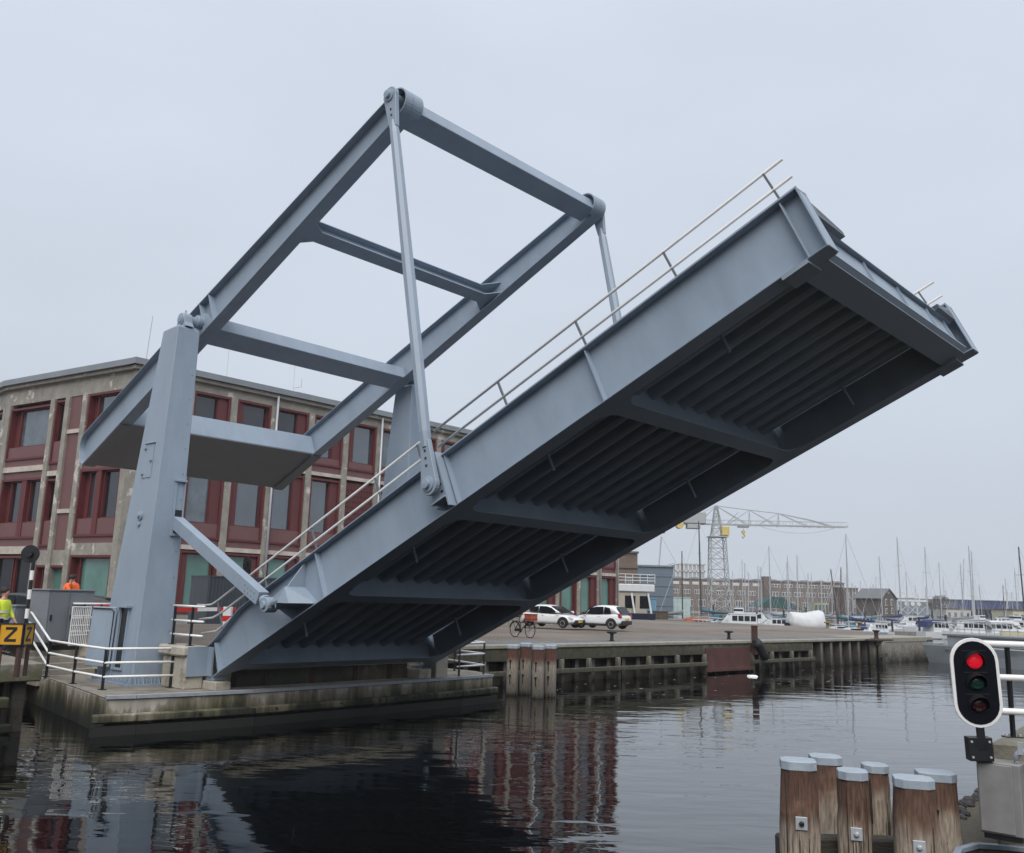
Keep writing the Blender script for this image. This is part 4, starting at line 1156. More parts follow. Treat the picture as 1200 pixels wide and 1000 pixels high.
# utility cabinets
def cabinet(name, lab, c0, c1, depth, h, z, doors):
    d = (c1 - c0); wd = math.hypot(d.x, d.y); rz = math.atan2(d.y, d.x)
    F_ = Matrix.Translation((c0.x, c0.y, z)) @ Matrix.Rotation(rz, 4, 'Z')
    t = thing(name, lab, 'utility cabinet', (0, 0, 0), F_)
    a = MB(); a.box(0, wd, 0, depth, .08, h); a.done('housing', CABG, t, bevel=.015)
    a = MB(); a.box(-.04, wd + .04, -.04, depth + .04, h, h + .05); a.done('lid', CABG, t, bevel=.01)
    a = MB(); a.box(.03, wd - .03, .03, depth - .03, 0, .08); a.done('plinth', WALE, t)
    for d0, d1, hs in doors:
        a = MB(); a.box(d0, d1, -.025, -.002, .14, h - .06); dr = a.done('door', CABG, t, bevel=.012)
        a = MB(); a.box(d0 + .05 if hs < 0 else d1 - .1, d0 + .1 if hs < 0 else d1 - .05, -.06, -.025, h * .45, h * .56); a.done('handle', BLACK, dr)
    return t
ca, cb = on(52, 753.5, ST), on(105, 751, ST)
ca, cb = at(51, 753, 28.6), at(105, 751, 30.4)
cabinet('utility_cabinet', 'large grey two door utility cabinet at the head of the pier stairs', ca, cb, .8, 1.66, ST, [(.06, .80, -1), (.86, 1.5, -1)])
sa, sb = at(13, 752, 28.4), at(27, 752, 28.9)
cabinet('utility_cabinet', 'small low grey utility cabinet left of the large one', sa, sb, .4, 1.15, ST, [(.04, .3, 1)])

# yellow Z sign, two boards meeting at a corner, on rusty posts
def zsign(name, lab, p, rz, s):
    F_ = Matrix.Translation(p) @ Matrix.Rotation(rz, 4, 'Z')
    t = thing(name, lab, 'sign', (0, 0, 0), F_)
    a = MB(); a.box(-s / 2, s / 2, -.012, .012, -s / 2, s / 2); a.done('board', YEL, t)
    a = MB(); e_ = .022
    a.box(-s / 2, s / 2, -.03, .02, s / 2, s / 2 + e_); a.box(-s / 2, s / 2, -.03, .02, -s / 2 - e_, -s / 2); a.box(-s / 2 - e_, -s / 2, -.03, .02, -s / 2 - e_, s / 2 + e_); a.box(s / 2, s / 2 + e_, -.03, .02, -s / 2 - e_, s / 2 + e_)
    a.done('border', BLACK, t)
    k = s * .36; h = s * .13
    Z = [(-k * .72, k), (k * .72, k), (k * .72, k - h), (-k * .34, -k + h), (k * .72, -k + h), (k * .72, -k), (-k * .78, -k), (-k * .78, -k + h), (k * .28, k - h), (-k * .72, k - h)]
    a = MB(); a.prism(Z, XZ, -.02, -.0125); a.done('letter', BLACK, t)
    a = MB(); a.bar((-s * .42, .05, -s * .5), (-s * .42, .05, p.z * 0 - .95), .07, .07); a.bar((s * .40, .05, -s * .5), (s * .40, .05, -.95), .07, .07)
    a.done('sign_post', RUST, t)
    return t
sc = at(13.0, 743.5, 21.2)
zsign('letter_sign', 'yellow sign with a black Z facing the water on rusty posts at the quay edge', sc, R(15), .45)
e1 = sc + V((math.cos(R(15)), math.sin(R(15)), 0)) * .25
rz2 = R(93)
s2 = e1 + V((math.cos(rz2), math.sin(rz2), 0)) * .25
zsign('letter_sign', 'yellow Z sign seen obliquely, turned towards the bridge', V((s2.x, s2.y, sc.z)), rz2, .45)

# round signal seen from behind on a banded post
p = at(33, 700, 27.5)
t = thing('bridge_signal', 'black round signal disc seen from behind on a black and white banded post', 'signal', (p.x, p.y, ST), IDENT)
q = at(35.5, 649.5, 27.5)
a = MB(); a.lathe([(.27, -.012), (.27, .012)], q, (-.1, 1, 0), 28); a.done('backing_disc', BLACK, t, bevel=.004)
a = MB(); a.lathe([(.09, -.12), (.1, -.01)], q, (-.1, 1, 0), 14); a.done('lamp_housing', BLACK, t)
z = ST; k = 0
while z < q.z - .3:
    a = MB(); a.tube((p.x, p.y + .05, z), (p.x, p.y + .05, min(z + .28, q.z)), .055, n=10); a.done('white_band' if k % 2 else 'black_band', WHITE if k % 2 else BLACK, t); z += .28; k += 1
p = at(289.5, 700, 38)
t = thing('bridge_signal', 'black signal head on a post behind the slanting drive strut', 'signal', (p.x, p.y, ST), IDENT)
q = at(289, 662, 38)
a = MB(); a.loft([[q + V((.14 * math.cos(x_), y_, .34 * math.sin(x_))) for x_ in [2 * PI * k / 16 for k in range(16)]] for y_ in (-.06, .06)]); a.done('backing_board', BLACK, t)
a = MB(); a.box(q.x - .06, q.x + .06, q.y - .16, q.y - .06, q.z - .1, q.z + .1); a.done('lamp_housing', BLACK, t)
a = MB(); a.tube((p.x, p.y + .1, ST), (p.x, p.y + .1, q.z + .2), .05, n=8); a.done('post', BLACK, t)

# boom barrier across the road
def boom(name, lab, p, q, base):
    t = thing(name, lab, 'barrier', (base.x, base.y, ST), IDENT)
    n = int((q - p).length / .62); up_ = V((0, 0, .0))
    bo = MB(); bo.bar(p, q, .09, .13); bar_ = bo.done('boom', WHITE, t)
    for k in range(0, n, 2):
        b = MB(); b.bar(p.lerp(q, k / n), p.lerp(q, (k + 1) / n), .096, .136); b.done('red_band', REDP, bar_)
    b = MB(); b.bar(V((base.x, base.y, ST)), V((base.x, base.y, p.z + .12)), .24, .3); hs = b.done('post_housing', WHITE, t, bevel=.02)
    for z0 in (ST + .28, ST + .72):
        b = MB(); b.bar(V((base.x, base.y, z0)), V((base.x, base.y, z0 + .2)), .25, .31); b.done('red_band', REDP, hs)
    return t
p_, q_ = at(207, 714.5, 32.5), at(276, 714, 34.2)
boom('boom_barrier', 'lowered red and white boom barrier seen between tower and raised deck', p_, q_, at(267, 716, 33.9))
p_, q_ = at(109, 711, 31.8), at(150, 712, 32.6)
boom('boom_barrier', 'red end of a boom barrier just left of the tower', q_, p_, at(150, 712, 32.6))

# dark container behind the strut
p0, p1 = at(246, 674.5, 40.5), at(327, 676.5, 42.5)
d = p1 - p0; rz = math.atan2(d.y, d.x); ln_ = math.hypot(d.x, d.y)
t = thing('storage_container', 'dark slate grey storage container parked in front of the factory', 'container', (0, 0, 0), Matrix.Translation((p0.x, p0.y, ST)) @ Matrix.Rotation(rz, 4, 'Z'))
hc = p0.z - ST
SLATE = mat('slate_grey', (.055, .068, .082), .5, var=.12)
a = MB(); a.box(0, ln_, .04, 2.3, .12, hc - .06); a.done('body', SLATE, t)
a = MB(); a.box(-.02, ln_ + .02, 0, 2.32, hc - .06, hc); a.box(-.02, ln_ + .02, 0, 2.32, .06, .14)
for x in (0, ln_ / 2, ln_): a.box(x - .05, x + .05, 0, .1, .1, hc - .04)
a.done('rim', SLATE, t)
a = MB()
for k in range(1, 20): a.box(k * ln_ / 20 - .04, k * ln_ / 20 + .04, .015, .045, .16, hc - .08)
a.done('corrugation', SLATE, t)


# ------------------------------------------------------------------ people
def skin_mesh(name, verts, edges, radii, m_, parent, root=0, sub=1):
    me = bpy.data.meshes.new(name)
    me.from_pydata([tuple(v) for v in verts], edges, [])
    o = bpy.data.objects.new(name, me)
    C.objects.link(o)
    o.parent = parent
    me.materials.append(m_)
    sk = o.modifiers.new('skin', 'SKIN')
    for i, r in enumerate(radii):
        me.skin_vertices[0].data[i].radius = (r[0], r[1]) if isinstance(r, tuple) else (r, r)
        me.skin_vertices[0].data[i].use_root = (i == root)
    sk.use_smooth_shade = True
    ss = o.modifiers.new('sub', 'SUBSURF'); ss.levels = ss.render_levels = sub
    return o


def person(lab, pos, rz, lean=0.0, jacket=LIME, trousers=NAVY, helmet=None, arms=(0.25, 0.25), step=.12, head_turn=0, band=True, group=None):
    """x forward, z up; lean bends the trunk forward at the hips"""
    t = thing('person', lab, 'person', (0, 0, 0), Matrix.Translation(pos) @ Matrix.Rotation(rz, 4, 'Z'), group)
    hip = V((0, 0, .95))
    def tr(x, y, z):                                  # trunk coordinates above the hips
        c, s = math.cos(lean), math.sin(lean)
        return hip + V((x * c + z * s, y, -x * s + z * c))
    P, E, Rr = [], [], []
    def add(p, r, par=None):
        P.append(V(p)); Rr.append(r)
        if par is not None: E.append((par, len(P) - 1))
        return len(P) - 1
    pel = add(hip, (.15, .12))
    ab = add(tr(0, 0, .2), (.145, .11), pel)
    ch = add(tr(0, 0, .42), (.165, .12), ab)
    nk = add(tr(.01, 0, .56), .06, ch)
    hb = add(tr(.03, 0, .66), .072, nk)
    hm = add(tr(.045, 0, .745), .092, hb)
    ht = add(tr(.03, 0, .83), .07, hm)
    ns = add(tr(.13, 0, .73), .018, hm)
    for sg in (-1, 1):
        er = add(tr(.02, sg * .095, .735), .02, hm)
        sh = add(tr(0, sg * .19, .47), .07, ch)
        sw = arms[0 if sg < 0 else 1]
        S_ = P[sh]
        el_ = add(S_ + V((math.sin(sw * .6) * .28, sg * .05, -.28 * math.cos(sw * .6))), .047, sh)
        wr = add(P[el_] + V((math.sin(sw * 1.6) * .25, -sg * .01, -.25 * math.cos(sw * 1.6))), .032, el_)
        fd = (P[wr] - P[el_]).normalized()
        pm = add(P[wr] + fd * .07, (.036, .024), wr)
        for k in range(4):
            b_ = P[pm] + fd * .03 + V(((k - 1.5) * .02, 0, 0))
            f1 = add(b_ + fd * (.03 + .004 * (k in (1, 2))), .0095, pm)
            add(P[f1] + fd * .03 + V((.004, -sg * .012, 0)), .008, f1)
        th_ = add(P[wr] + fd * .035 + V((.035, -sg * .005, 0)), .011, wr); add(P[th_] + fd * .035 + V((.008, 0, 0)), .009, th_)
        hj = add(hip + V((0, sg * .09, -.05)), .10, pel)
        st_ = step * sg
        kn = add(hip + V((st_ * .6 + .03, sg * .10, -.47)), .065, hj)
        an = add(hip + V((st_, sg * .10, -.87)), .045, kn)
        he = add(hip + V((st_ + .03, sg * .10, -.915)), .04, an)
        add(hip + V((st_ + .18, sg * .12, -.925)), .035, he)
    body = skin_mesh('body', P, E, Rr, SKIN, t)
    # clothing
    P, E, Rr = [], [], []
    c0 = add(tr(0, 0, -.1), (.185, .15)); c1 = add(tr(0, 0, .12), (.18, .14), c0); c2 = add(tr(0, 0, .42), (.2, .15), c1); c3 = add(tr(.01, 0, .53), (.11, .10), c2)
    for sg in (-1, 1):
        sw = arms[0 if sg < 0 else 1]
        s0 = add(tr(0, sg * .2, .46), .09, c2); e0 = add(P[s0] + V((math.sin(sw * .6) * .28, sg * .05, -.28 * math.cos(sw * .6))), .066, s0)
        add(P[e0] + V((math.sin(sw * 1.6) * .23, -sg * .01, -.23 * math.cos(sw * 1.6))), .05, e0)
    jk = skin_mesh('jacket', P, E, Rr, jacket, t)
    if band:
        for h_ in (.02, .2):
            P, E, Rr = [], [], []
            x0 = add(tr(0, 0, h_ - .03), (.19, .152)); add(tr(0, 0, h_ + .03), (.192, .154), x0)
            b = MB()
            for zz, nn in ((0, 0),):
                ring = lambda zq: [tr(.163 * math.cos(2 * PI * k / 16), .205 * math.sin(2 * PI * k / 16), zq) for k in range(16)]
                b.loft([ring(h_ - .03), ring(h_ + .03)], caps=False)
            b.done('reflective_band', GREYC, jk)
    P, E, Rr = [], [], []
    c0 = add(hip, (.165, .135))
    for sg in (-1, 1):
        hj = add(hip + V((0, sg * .09, -.06)), .115, c0); kn = add(hip + V((step * sg * .6 + .03, sg * .10, -.47)), .085, hj); add(hip + V((step * sg, sg * .10, -.86)), .07, kn)
    skin_mesh('trousers', P, E, Rr, trousers, t)
    for sg in (-1, 1):
        b = MB(); f_ = hip + V((step * sg, sg * .105, -.95)); b.loft([[f_ + V((x_, y_, z_)) for x_, y_ in ((-.09, -.045), (.12, -.05), (.2, -.02), (.2, .02), (.12, .05), (-.09, .045))] for z_ in (.0, .07)] + [[f_ + V((x_ * .6 - .02, y_ * .8, .12)) for x_, y_ in ((-.09, -.045), (.1, -.05), (.14, -.02), (.14, .02), (.1, .05), (-.09, .045))]]); b.done('shoe', BLACK, t, bevel=.01)
    b = MB(); hc_ = tr(.02, 0, .765); d_ = (tr(0, 0, 1) - tr(0, 0, 0)).normalized(); f2 = (tr(1, 0, 0) - tr(0, 0, 0)).normalized()
    b.lathe([(.108, -.055), (.117, .0), (.108, .055), (.07, .095), (.001, .11)], hc_ - f2 * .018, d_, 16); b.done('hair' if helmet is None else 'helmet', HAIR if helmet is None else helmet, t, smooth=True)
    b = MB()
    for sg in (-1, 1): b.lathe([(.012, 0), (.009, .006), (.001, .008)], tr(.122, sg * .034, .752), f2, 8)
    b.box(0, 0.001, 0, .001, 0, .001)
    b.done('eyes', BLACK, t)
    b = MB(); b.tube(tr(.118, -.03, .685), tr(.118, .03, .685), .008, n=6); b.done('mouth', mat('lips', (.35, .13, .1), .6), t)
    return t

pp = at(4, 760, 25.5)
pp = at(-3, 760, 25.5)
person('worker in hi vis yellow jacket and navy trousers walking at the left edge', (pp.x, pp.y, ST - .08), R(-5), jacket=LIME, arms=(-.3, .4))
pp = at(71, 752, 33.5)
person('worker in orange jacket leaning forward behind the grey cabinet', (pp.x - .1, pp.y, 2.15), R(10), lean=.3, jacket=ORANGE, trousers=ORANGE, arms=(.9, .9), band=False)
pp = at(81.5, 752, 34.0)
person('second worker in orange, closer to the tower, head bowed behind the cabinet', (pp.x, pp.y, 2.15), R(165), lean=.22, jacket=ORANGE, trousers=ORANGE, arms=(.9, .7), band=False)


# ------------------------------------------------------------------ cars
def car(lab, pos, rz, paint, Lc=4.0, Wc=1.74, Hc=1.48, hatch=True, trim=False, plates=True, suv=False, group=None):
    """x forward; nose at +Lc/2"""
    t = thing('parked_car', lab, 'car', (0, 0, 0), Matrix.Translation(pos) @ Matrix.Rotation(rz, 4, 'Z'), group)
    hl, hw = Lc / 2, Wc / 2
    # lower body: stations along x: (x, half width, sill z, shoulder z)
    S = [(-hl, .80, .42, .74), (-hl + .06, .90, .30, .86), (-hl + .25, .97, .24, .95), (-hl + .7, 1, .2, .96), (-.5, 1, .2, .92), (.3, 1, .2, .90), (hl - 1.05, 1, .2, .88), (hl - .75, .99, .21, .84), (hl - .35, .94, .23, .74), (hl - .1, .84, .28, .62), (hl, .70, .36, .50)]
    rings = []
    for x, wf, z0, z1 in S:
        w_ = hw * wf
        zz = Hc / 1.48
        rings.append([(x, -w_ * .93, z0), (x, -w_, z0 + .15), (x, -w_, (z0 + z1) / 2), (x, -w_ * .965, z1 * zz - .06), (x, -w_ * .86, z1 * zz), (x, w_ * .86, z1 * zz), (x, w_ * .965, z1 * zz - .06), (x, w_, (z0 + z1) / 2), (x, w_, z0 + .15), (x, w_ * .93, z0)])
    a = MB(); a.loft(rings); body = a.done('body', paint, t, smooth=True); 
    md = body.modifiers.new('sub', 'SUBSURF'); md.levels = md.render_levels = 1
    # cabin
    rb = -hl + .12
    cab = [(rb, .80, .95), (rb + .2, .85, 1.20), (rb + .5, .84, Hc - .07), (-.6, .82, Hc), (-.05, .81, Hc - .015), (.32, .80, Hc - .11), (hl - .86, .88, .90)]
    rg = []
    for x, wf, z in cab:
        w_ = hw * wf; zl = .86
        rg.append([(x, -hw * .93 if z > 1 else -hw * .9, zl), (x, -w_, max(zl + .01, z - .05)), (x, -w_ * .85, max(zl + .02, z)), (x, w_ * .85, max(zl + .02, z)), (x, w_, max(zl + .01, z - .05)), (x, hw * .93 if z > 1 else hw * .9, zl)])
    a = MB(); a.loft(rg); cb_ = a.done('cabin', paint, t, smooth=True)
    md = cb_.modifiers.new('sub', 'SUBSURF'); md.levels = md.render_levels = 1; 
    # glazing as shaped panes just proud of the cabin
    zt = Hc - .14
    for sg in (-1, 1):
        yb, yt = sg * hw * .945, sg * hw * .80
        y_ = lambda z: yb + (yt - yb) * (z - .93) / (Hc - .05 - .93)
        for nm, q in (('rear_side_window', [(-hl + .72, 1.0), (-.62, .97), (-.62, zt + .02), (-hl + .86, zt - .06)]), ('door_window', [(-.55, .97), (hl - 1.22, .95), (.36, zt - .08), (-.02, zt + .01), (-.55, zt + .02)])):
            a = MB(); a.loft([[(x, y_(z) + sg * d_, z) for x, z in q] for d_ in (.0, .022)]); a.done(nm, GLASSD, t)
        a = MB(); a.prism([(hl - 1.25, .93), (hl - 1.0, .93), (hl - 1.02, 1.06), (hl - 1.2, 1.07)], XZ, sg * (hw + .0), sg * (hw + .16)); a.done('mirror', paint if not trim else TRIM, t, bevel=.03)
        a = MB(); a.box(-.35, -.18, sg * hw * .985 - .015, sg * hw * .985 + .015, .78, .81); a.done('door_handle', paint, t)
        a = MB(); a.prism([(hl - .52, .60), (hl - .12, .52), (hl - .10, .60), (hl - .34, .70), (hl - .55, .70)], XZ, sg * hw * .62, sg * hw * .90); a.done('headlight', LAMPG, t, bevel=.02)
        a = MB(); a.prism([(-hl + .0, .74), (-hl + .2, .74), (-hl + .26, 1.0), (-hl + .10, 1.0)], XZ, sg * hw * .70, sg * hw * .955); a.done('tail_light', LAMPR, t, bevel=.02)
        if trim:
            a = MB()
            for cx in (hl - .78, -hl + .72):
                pts = [(cx + .39 * math.cos(x_), .30 + .39 * math.sin(x_)) for x_ in [PI * k / 10 for k in range(11)]] + [(cx - .33 * math.cos(x_), .30 + .33 * math.sin(x_)) for x_ in [PI * k / 10 for k in range(11)]]
                a.prism(pts, XZ, sg * (hw - .06), sg * (hw + .02))
            a.prism([(-hl + 1.1, .2), (hl - 1.2, .2), (hl - 1.2, .34), (-hl + 1.1, .34)], XZ, sg * (hw - .06), sg * (hw + .012))
            a.done('wheel_arch_trim', TRIM, t)
    a = MB(); w0, w1 = hw * .80, hw * .70
    a.loft([[(hl - .98, -w0, .93), (hl - .98, w0, .93), (.26, w1, Hc - .12), (.26, -w1, Hc - .12)], [(hl - .90, -w0, .955), (hl - .90, w0, .955), (.36, w1, Hc - .095), (.36, -w1, Hc - .095)]]); a.done('windscreen', GLASSD, t)
    a = MB(); a.loft([[(-hl + .12, -w0 * .92, .97), (-hl + .12, w0 * .92, .97), (-hl + .46, w1, Hc - .14), (-hl + .46, -w1, Hc - .14)], [(-hl + .06, -w0 * .92, .98), (-hl + .06, w0 * .92, .98), (-hl + .41, w1, Hc - .10), (-hl + .41, -w1, Hc - .10)]]); a.done('rear_window', GLASSD, t)
    a = MB(); a.box(-hl - .03, -hl + .2, -hw * .82, hw * .82, .30, .56); rbp = a.done('rear_bumper', TRIM if trim else paint, t, bevel=.05, seg=2)
    a = MB(); a.box(hl - .16, hl + .03, -hw * .68, hw * .68, .30, .52); fb = a.done('front_grille', TRIM, t, bevel=.04, seg=2)
    a = MB(); a.box(-hl - .05, -hl - .0, -.26, .26, .60, .71); a.done('number_plate', PLATE, t)
    a = MB(); a.box(hl + .03, hl + .045, -.26, .26, .36, .47); a.done('number_plate', PLATE, t)
    for cx in (hl - .78, -hl + .72):
        for sg in (-1, 1):
            a = MB(); a.lathe([(.20, -.09), (.30, -.1), (.315, -.06), (.315, .06), (.30, .1), (.20, .09)], (cx, sg * (hw - .085), .31), (0, 1, 0), 22); wh = a.done('wheel', TYRE, t, smooth=False)
            a = MB(); a.lathe([(.205, -.02), (.205, .06), (.18, .085), (.02, .07), (.001, .07)], (cx, sg * (hw - .075), .31), (0, sg, 0), 20); a.done('rim', ALLOY, wh)
            a = MB()
            for k in range(5):
                x_ = 2 * PI * (k + .5) / 5; c_ = V((cx + .12 * math.cos(x_), sg * (hw + .012), .31 + .12 * math.sin(x_)))
                a.lathe([(.045, 0), (.045, .002), (.001, .003)], c_, (0, sg, 0), 8)
            pass
            a.done('wheel_nut_ring', TRIM, wh)
            a = MB(); pts = [(cx + .40 * math.cos(x_), .31 + .40 * math.sin(x_)) for x_ in [R(-15 + 210 * k / 14) for k in range(15)]] + [(cx + .315 * math.cos(x_), .31 + .315 * math.sin(x_)) for x_ in [R(195 - 210 * k / 14) for k in range(15)]]
            a.prism(pts, XZ, sg * (hw - .10), sg * (hw + .004)); a.done('wheel_gap_shade', BLACK, t)  # black ring painted in for the shaded gap between tyre and body
    return t
p = at(657, 734.5, 60.5)
car('white hatchback with black grille facing right, its rear hidden by the bridge deck', (p.x - .5, p.y + .6, 1.78), R(-34), CARW, Lc=4.1, Wc=1.76, Hc=1.47, group='white cars on the square')
p = at(707, 735, 60.5)
car('white small crossover with black wheel arches and red tail lights, seen from behind', (p.x - .05, p.y + .8, 1.78), R(146), CARW, Lc=3.75, Wc=1.76, Hc=1.54, trim=True, group='white cars on the square')
p = at(14, 720, 40)
car('dark grey car parked by the factory at the far left', (p.x, p.y, ST), R(175), CARD, Lc=4.4, Hc=1.5)
p = at(118, 720, 39)
car('dark car behind the cabinet beside the tower', (p.x, p.y, ST), R(10), CARD, Lc=4.3, Hc=1.48)

# ------------------------------------------------------------------ bicycle with crate
p0, p1 = at(597.5, 744, 46.6), at(627, 746.5, 45.2)
d = p1 - p0; rz = math.atan2(d.y, d.x)
c = (p0 + p1) / 2
t = thing('bicycle', 'black roadster bicycle with an orange front crate parked on the quay', 'bicycle', (0, 0, 0), Matrix.Translation((c.x, c.y, QZ + .03)) @ Matrix.Rotation(rz, 4, 'Z'))
wr = .36; hb = .56
for x in (-hb, hb):
    a = MB(); ring = [(x + wr * math.cos(2 * PI * k / 24), 0, wr + wr * math.sin(2 * PI * k / 24)) for k in range(25)]
    a.path(ring, .022, 6); wh = a.done('wheel', TYRE, t)
    a = MB()
    for k in range(12): x_ = 2 * PI * k / 12; a.tube((x, 0, wr), (x + wr * math.cos(x_), 0, wr + wr * math.sin(x_)), .004, n=4)
    a.tube((x, -.05, wr), (x, .05, wr), .03, n=8); a.done('spokes', ALLOY, wh)
    a = MB(); ring = [(x + (wr + .05) * math.cos(R(20 + 150 * k / 10)), 0, wr + (wr + .05) * math.sin(R(20 + 150 * k / 10))) for k in range(11)]; a.path(ring, .02, 6); a.done('mudguard', BLACK, t)
a = MB()
for q in ([(-hb, 0, wr), (-.1, 0, .32)], [(-hb, 0, wr), (-.2, 0, .78)], [(-.1, 0, .32), (-.24, 0, .95)], [(-.1, 0, .32), (.36, 0, .72)], [(-.18, 0, .68), (.34, 0, .82)], [(hb, 0, wr), (.34, 0, .82), (.30, 0, 1.05)]): a.path(q, .022, 7)
a.done('frame', BLACK, t)
a = MB(); a.path([(.12, -.28, 1.06), (.24, -.26, 1.1), (.32, 0, 1.08), (.24, .26, 1.1), (.12, .28, 1.06)], .014, 6); a.done('handlebar', BLACK, t)
a = MB(); a.loft([[(-.42, -.09, .97), (-.42, .09, .97), (-.14, .03, .98), (-.14, -.03, .98)], [(-.42, -.09, 1.02), (-.42, .09, 1.02), (-.14, .03, 1.02), (-.14, -.03, 1.02)]]); a.done('saddle', BLACK, t, bevel=.02)
a = MB(); a.lathe([(.1, -.02), (.1, .02)], (-.1, -.05, .32), (0, 1, 0), 16); a.box(-.5, -.05, -.07, -.04, .28, .42); a.tube((-.1, -.1, .32), (-.02, -.18, .18), .015); a.done('chain_case', BLACK, t)
a = MB(); a.box(-.75, -.32, -.08, .08, .76, .79); a.bar((-.72, 0, .77), (-.56, 0, .4), .02, .02); a.done('rack', BLACK, t)
CR = mat('crate_orange', (.33, .08, .04), .6, var=.1)
a = MB()
for x0, x1, y0, y1 in ((.36, .84, -.21, -.19), (.36, .84, .19, .21), (.36, .38, -.19, .19), (.82, .84, -.19, .19)): a.box(x0, x1, y0, y1, .82, 1.14)
a.box(.36, .84, -.21, .21, .80, .82); a.done('crate', CR, t)
a = MB(); a.box(.33, .87, -.24, .24, 1.12, 1.15); a.box(.33, .87, -.24, .24, .9, .93); a.done('crate_rim', CR, t)
# ------------------------------------------------------------------ foreground piles, signal, ledge
FP = [  # photo x, y of the cap centre, distance ahead, half widths, yaw, label
    (935, 893, 9.4, .185, .17, -12, 'timber pile with a square bolt plate, leftmost of the foreground dolphin'),
    (967, 888, 10.6, .185, .17, -10, 'timber pile rising behind the leftmost foreground pile'),
    (998.5, 905, 9.6, .155, .16, -14, 'narrow pale timber pile in the middle front of the foreground dolphin'),
    (1025, 898, 10.9, .15, .16, -10, 'slim red brown timber pile at the back between the middle pair'),
    (1070, 914, 9.3, .20, .18, -16, 'broad cracked timber pile at the front right of the foreground dolphin'),
    (1096, 907, 10.1, .21, .18, -12, 'timber pile with a dark strap, rightmost of the foreground dolphin'),
]
piles_p = []
for i, (px_, py_, Y_, hx, hy, yaw, lab) in enumerate(FP):
    p = at(px_, py_, Y_); hx *= .86; hy *= .92
    zt = p.z
    F_ = Matrix.Translation((p.x, p.y, 0)) @ Matrix.Rotation(R(yaw), 4, 'Z')
    t = thing('mooring_pile', lab, 'pile', (0, 0, 0), F_, 'timber piles of the foreground dolphin')
    rnd = random.Random(i + 3)
    rings = []
    for z in [-1.0, .2, .5, .8, 1.0, 1.2, 1.4, 1.55, 1.68, zt - .03]:
        s = 1.0 + .15 * max(0, min(1, (zt - z) / .55)) ** .8
        hx_, hy_, c_ = hx * s, hy * s, .075 * s
        ring = [(-hx_ + c_, -hy_), (hx_ - c_, -hy_), (hx_, -hy_ + c_), (hx_, hy_ - c_), (hx_ - c_, hy_), (-hx_ + c_, hy_), (-hx_, hy_ - c_), (-hx_, -hy_ + c_)]
        rings.append([(x + rnd.uniform(-.006, .006), y + rnd.uniform(-.006, .006), z) for x, y in ring])
    a = MB(); a.loft(rings); tb = a.done('timber', FPILE, t, bevel=.012)
    # drying cracks
    a = MB()
    for k in range(9):
        x = rnd.uniform(-hx * .85, hx * .85); z0 = rnd.uniform(.45, 1.2); l_ = rnd.uniform(.25, .75); z1 = min(zt - .12, z0 + l_)
        f0 = hy * (1.0 + .15 * max(0, min(1, (zt - z0) / .55)) ** .8); f1 = hy * (1.0 + .15 * max(0, min(1, (zt - z1) / .55)) ** .8)
        wd = rnd.uniform(.003, .007)
        a.hexa([(x - wd, -f0 - .0015, z0), (x + wd, -f0 - .0015, z0), (x + wd, -f0 + .01, z0), (x - wd, -f0 + .01, z0)], [(x - .001, -f1 - .0015, z1), (x + .001, -f1 - .0015, z1), (x + .001, -f1 + .01, z1), (x - .001, -f1 + .01, z1)])
    a.done('drying_crack', mat('crack', (.02, .014, .01), .95), tb)
    a = MB(); k = .009
    hx_, hy_, c_ = hx + k, hy + k, .07
    ring = [(-hx_ + c_, -hy_), (hx_ - c_, -hy_), (hx_, -hy_ + c_), (hx_, hy_ - c_), (hx_ - c_, hy_), (-hx_ + c_, hy_), (-hx_, hy_ - c_), (-hx_, -hy_ + c_)]
    a.loft([[(x, y, zt - .062) for x, y in ring], [(x, y, zt + .018) for x, y in ring], [(x * .985, y * .985, zt + .024) for x, y in ring]]); a.done('cap', CAPP, t, bevel=.006)
    if i in (0, 2, 4):
        zb = at(*((925, 966), 0, (994, 979), 0, (1064, 994))[i], Y_ - .22).z
        f0 = hy * 1.15
        a = MB(); a.box(-.055, .055, -f0 - .016, -f0 + .005, zb - .06, zb + .06); bp = a.done('bolt_plate', GALV, t, bevel=.004)
        a = MB(); a.lathe([(.026, 0), (.026, .02), (.015, .03), (.001, .031)], (0, -f0 - .014, zb), (0, -1, 0), 6); a.done('bolt', BLACK if i == 0 else GALV, bp)
    piles_p.append(p)
t = thing('dolphin_beam', 'dark weathered timber beams bolted between the foreground piles', 'beam', (piles_p[2].x, piles_p[2].y + .4, 1), IDENT)
a = MB(); q0, q1 = piles_p[0], piles_p[4]
for z in (1.12, .78): a.bar((q0.x - .1, q0.y + .42, z), (q1.x + .35, q1.y + .55, z), .2, .22)
a.done('cross_beam', WALE, t, bevel=.02)
a = MB(); a.bar((piles_p[5].x - .2, piles_p[5].y - .22, .95), (piles_p[5].x - .1, piles_p[5].y - .22, 1.5), .05, .02); a.done('strap', BLACK, t)

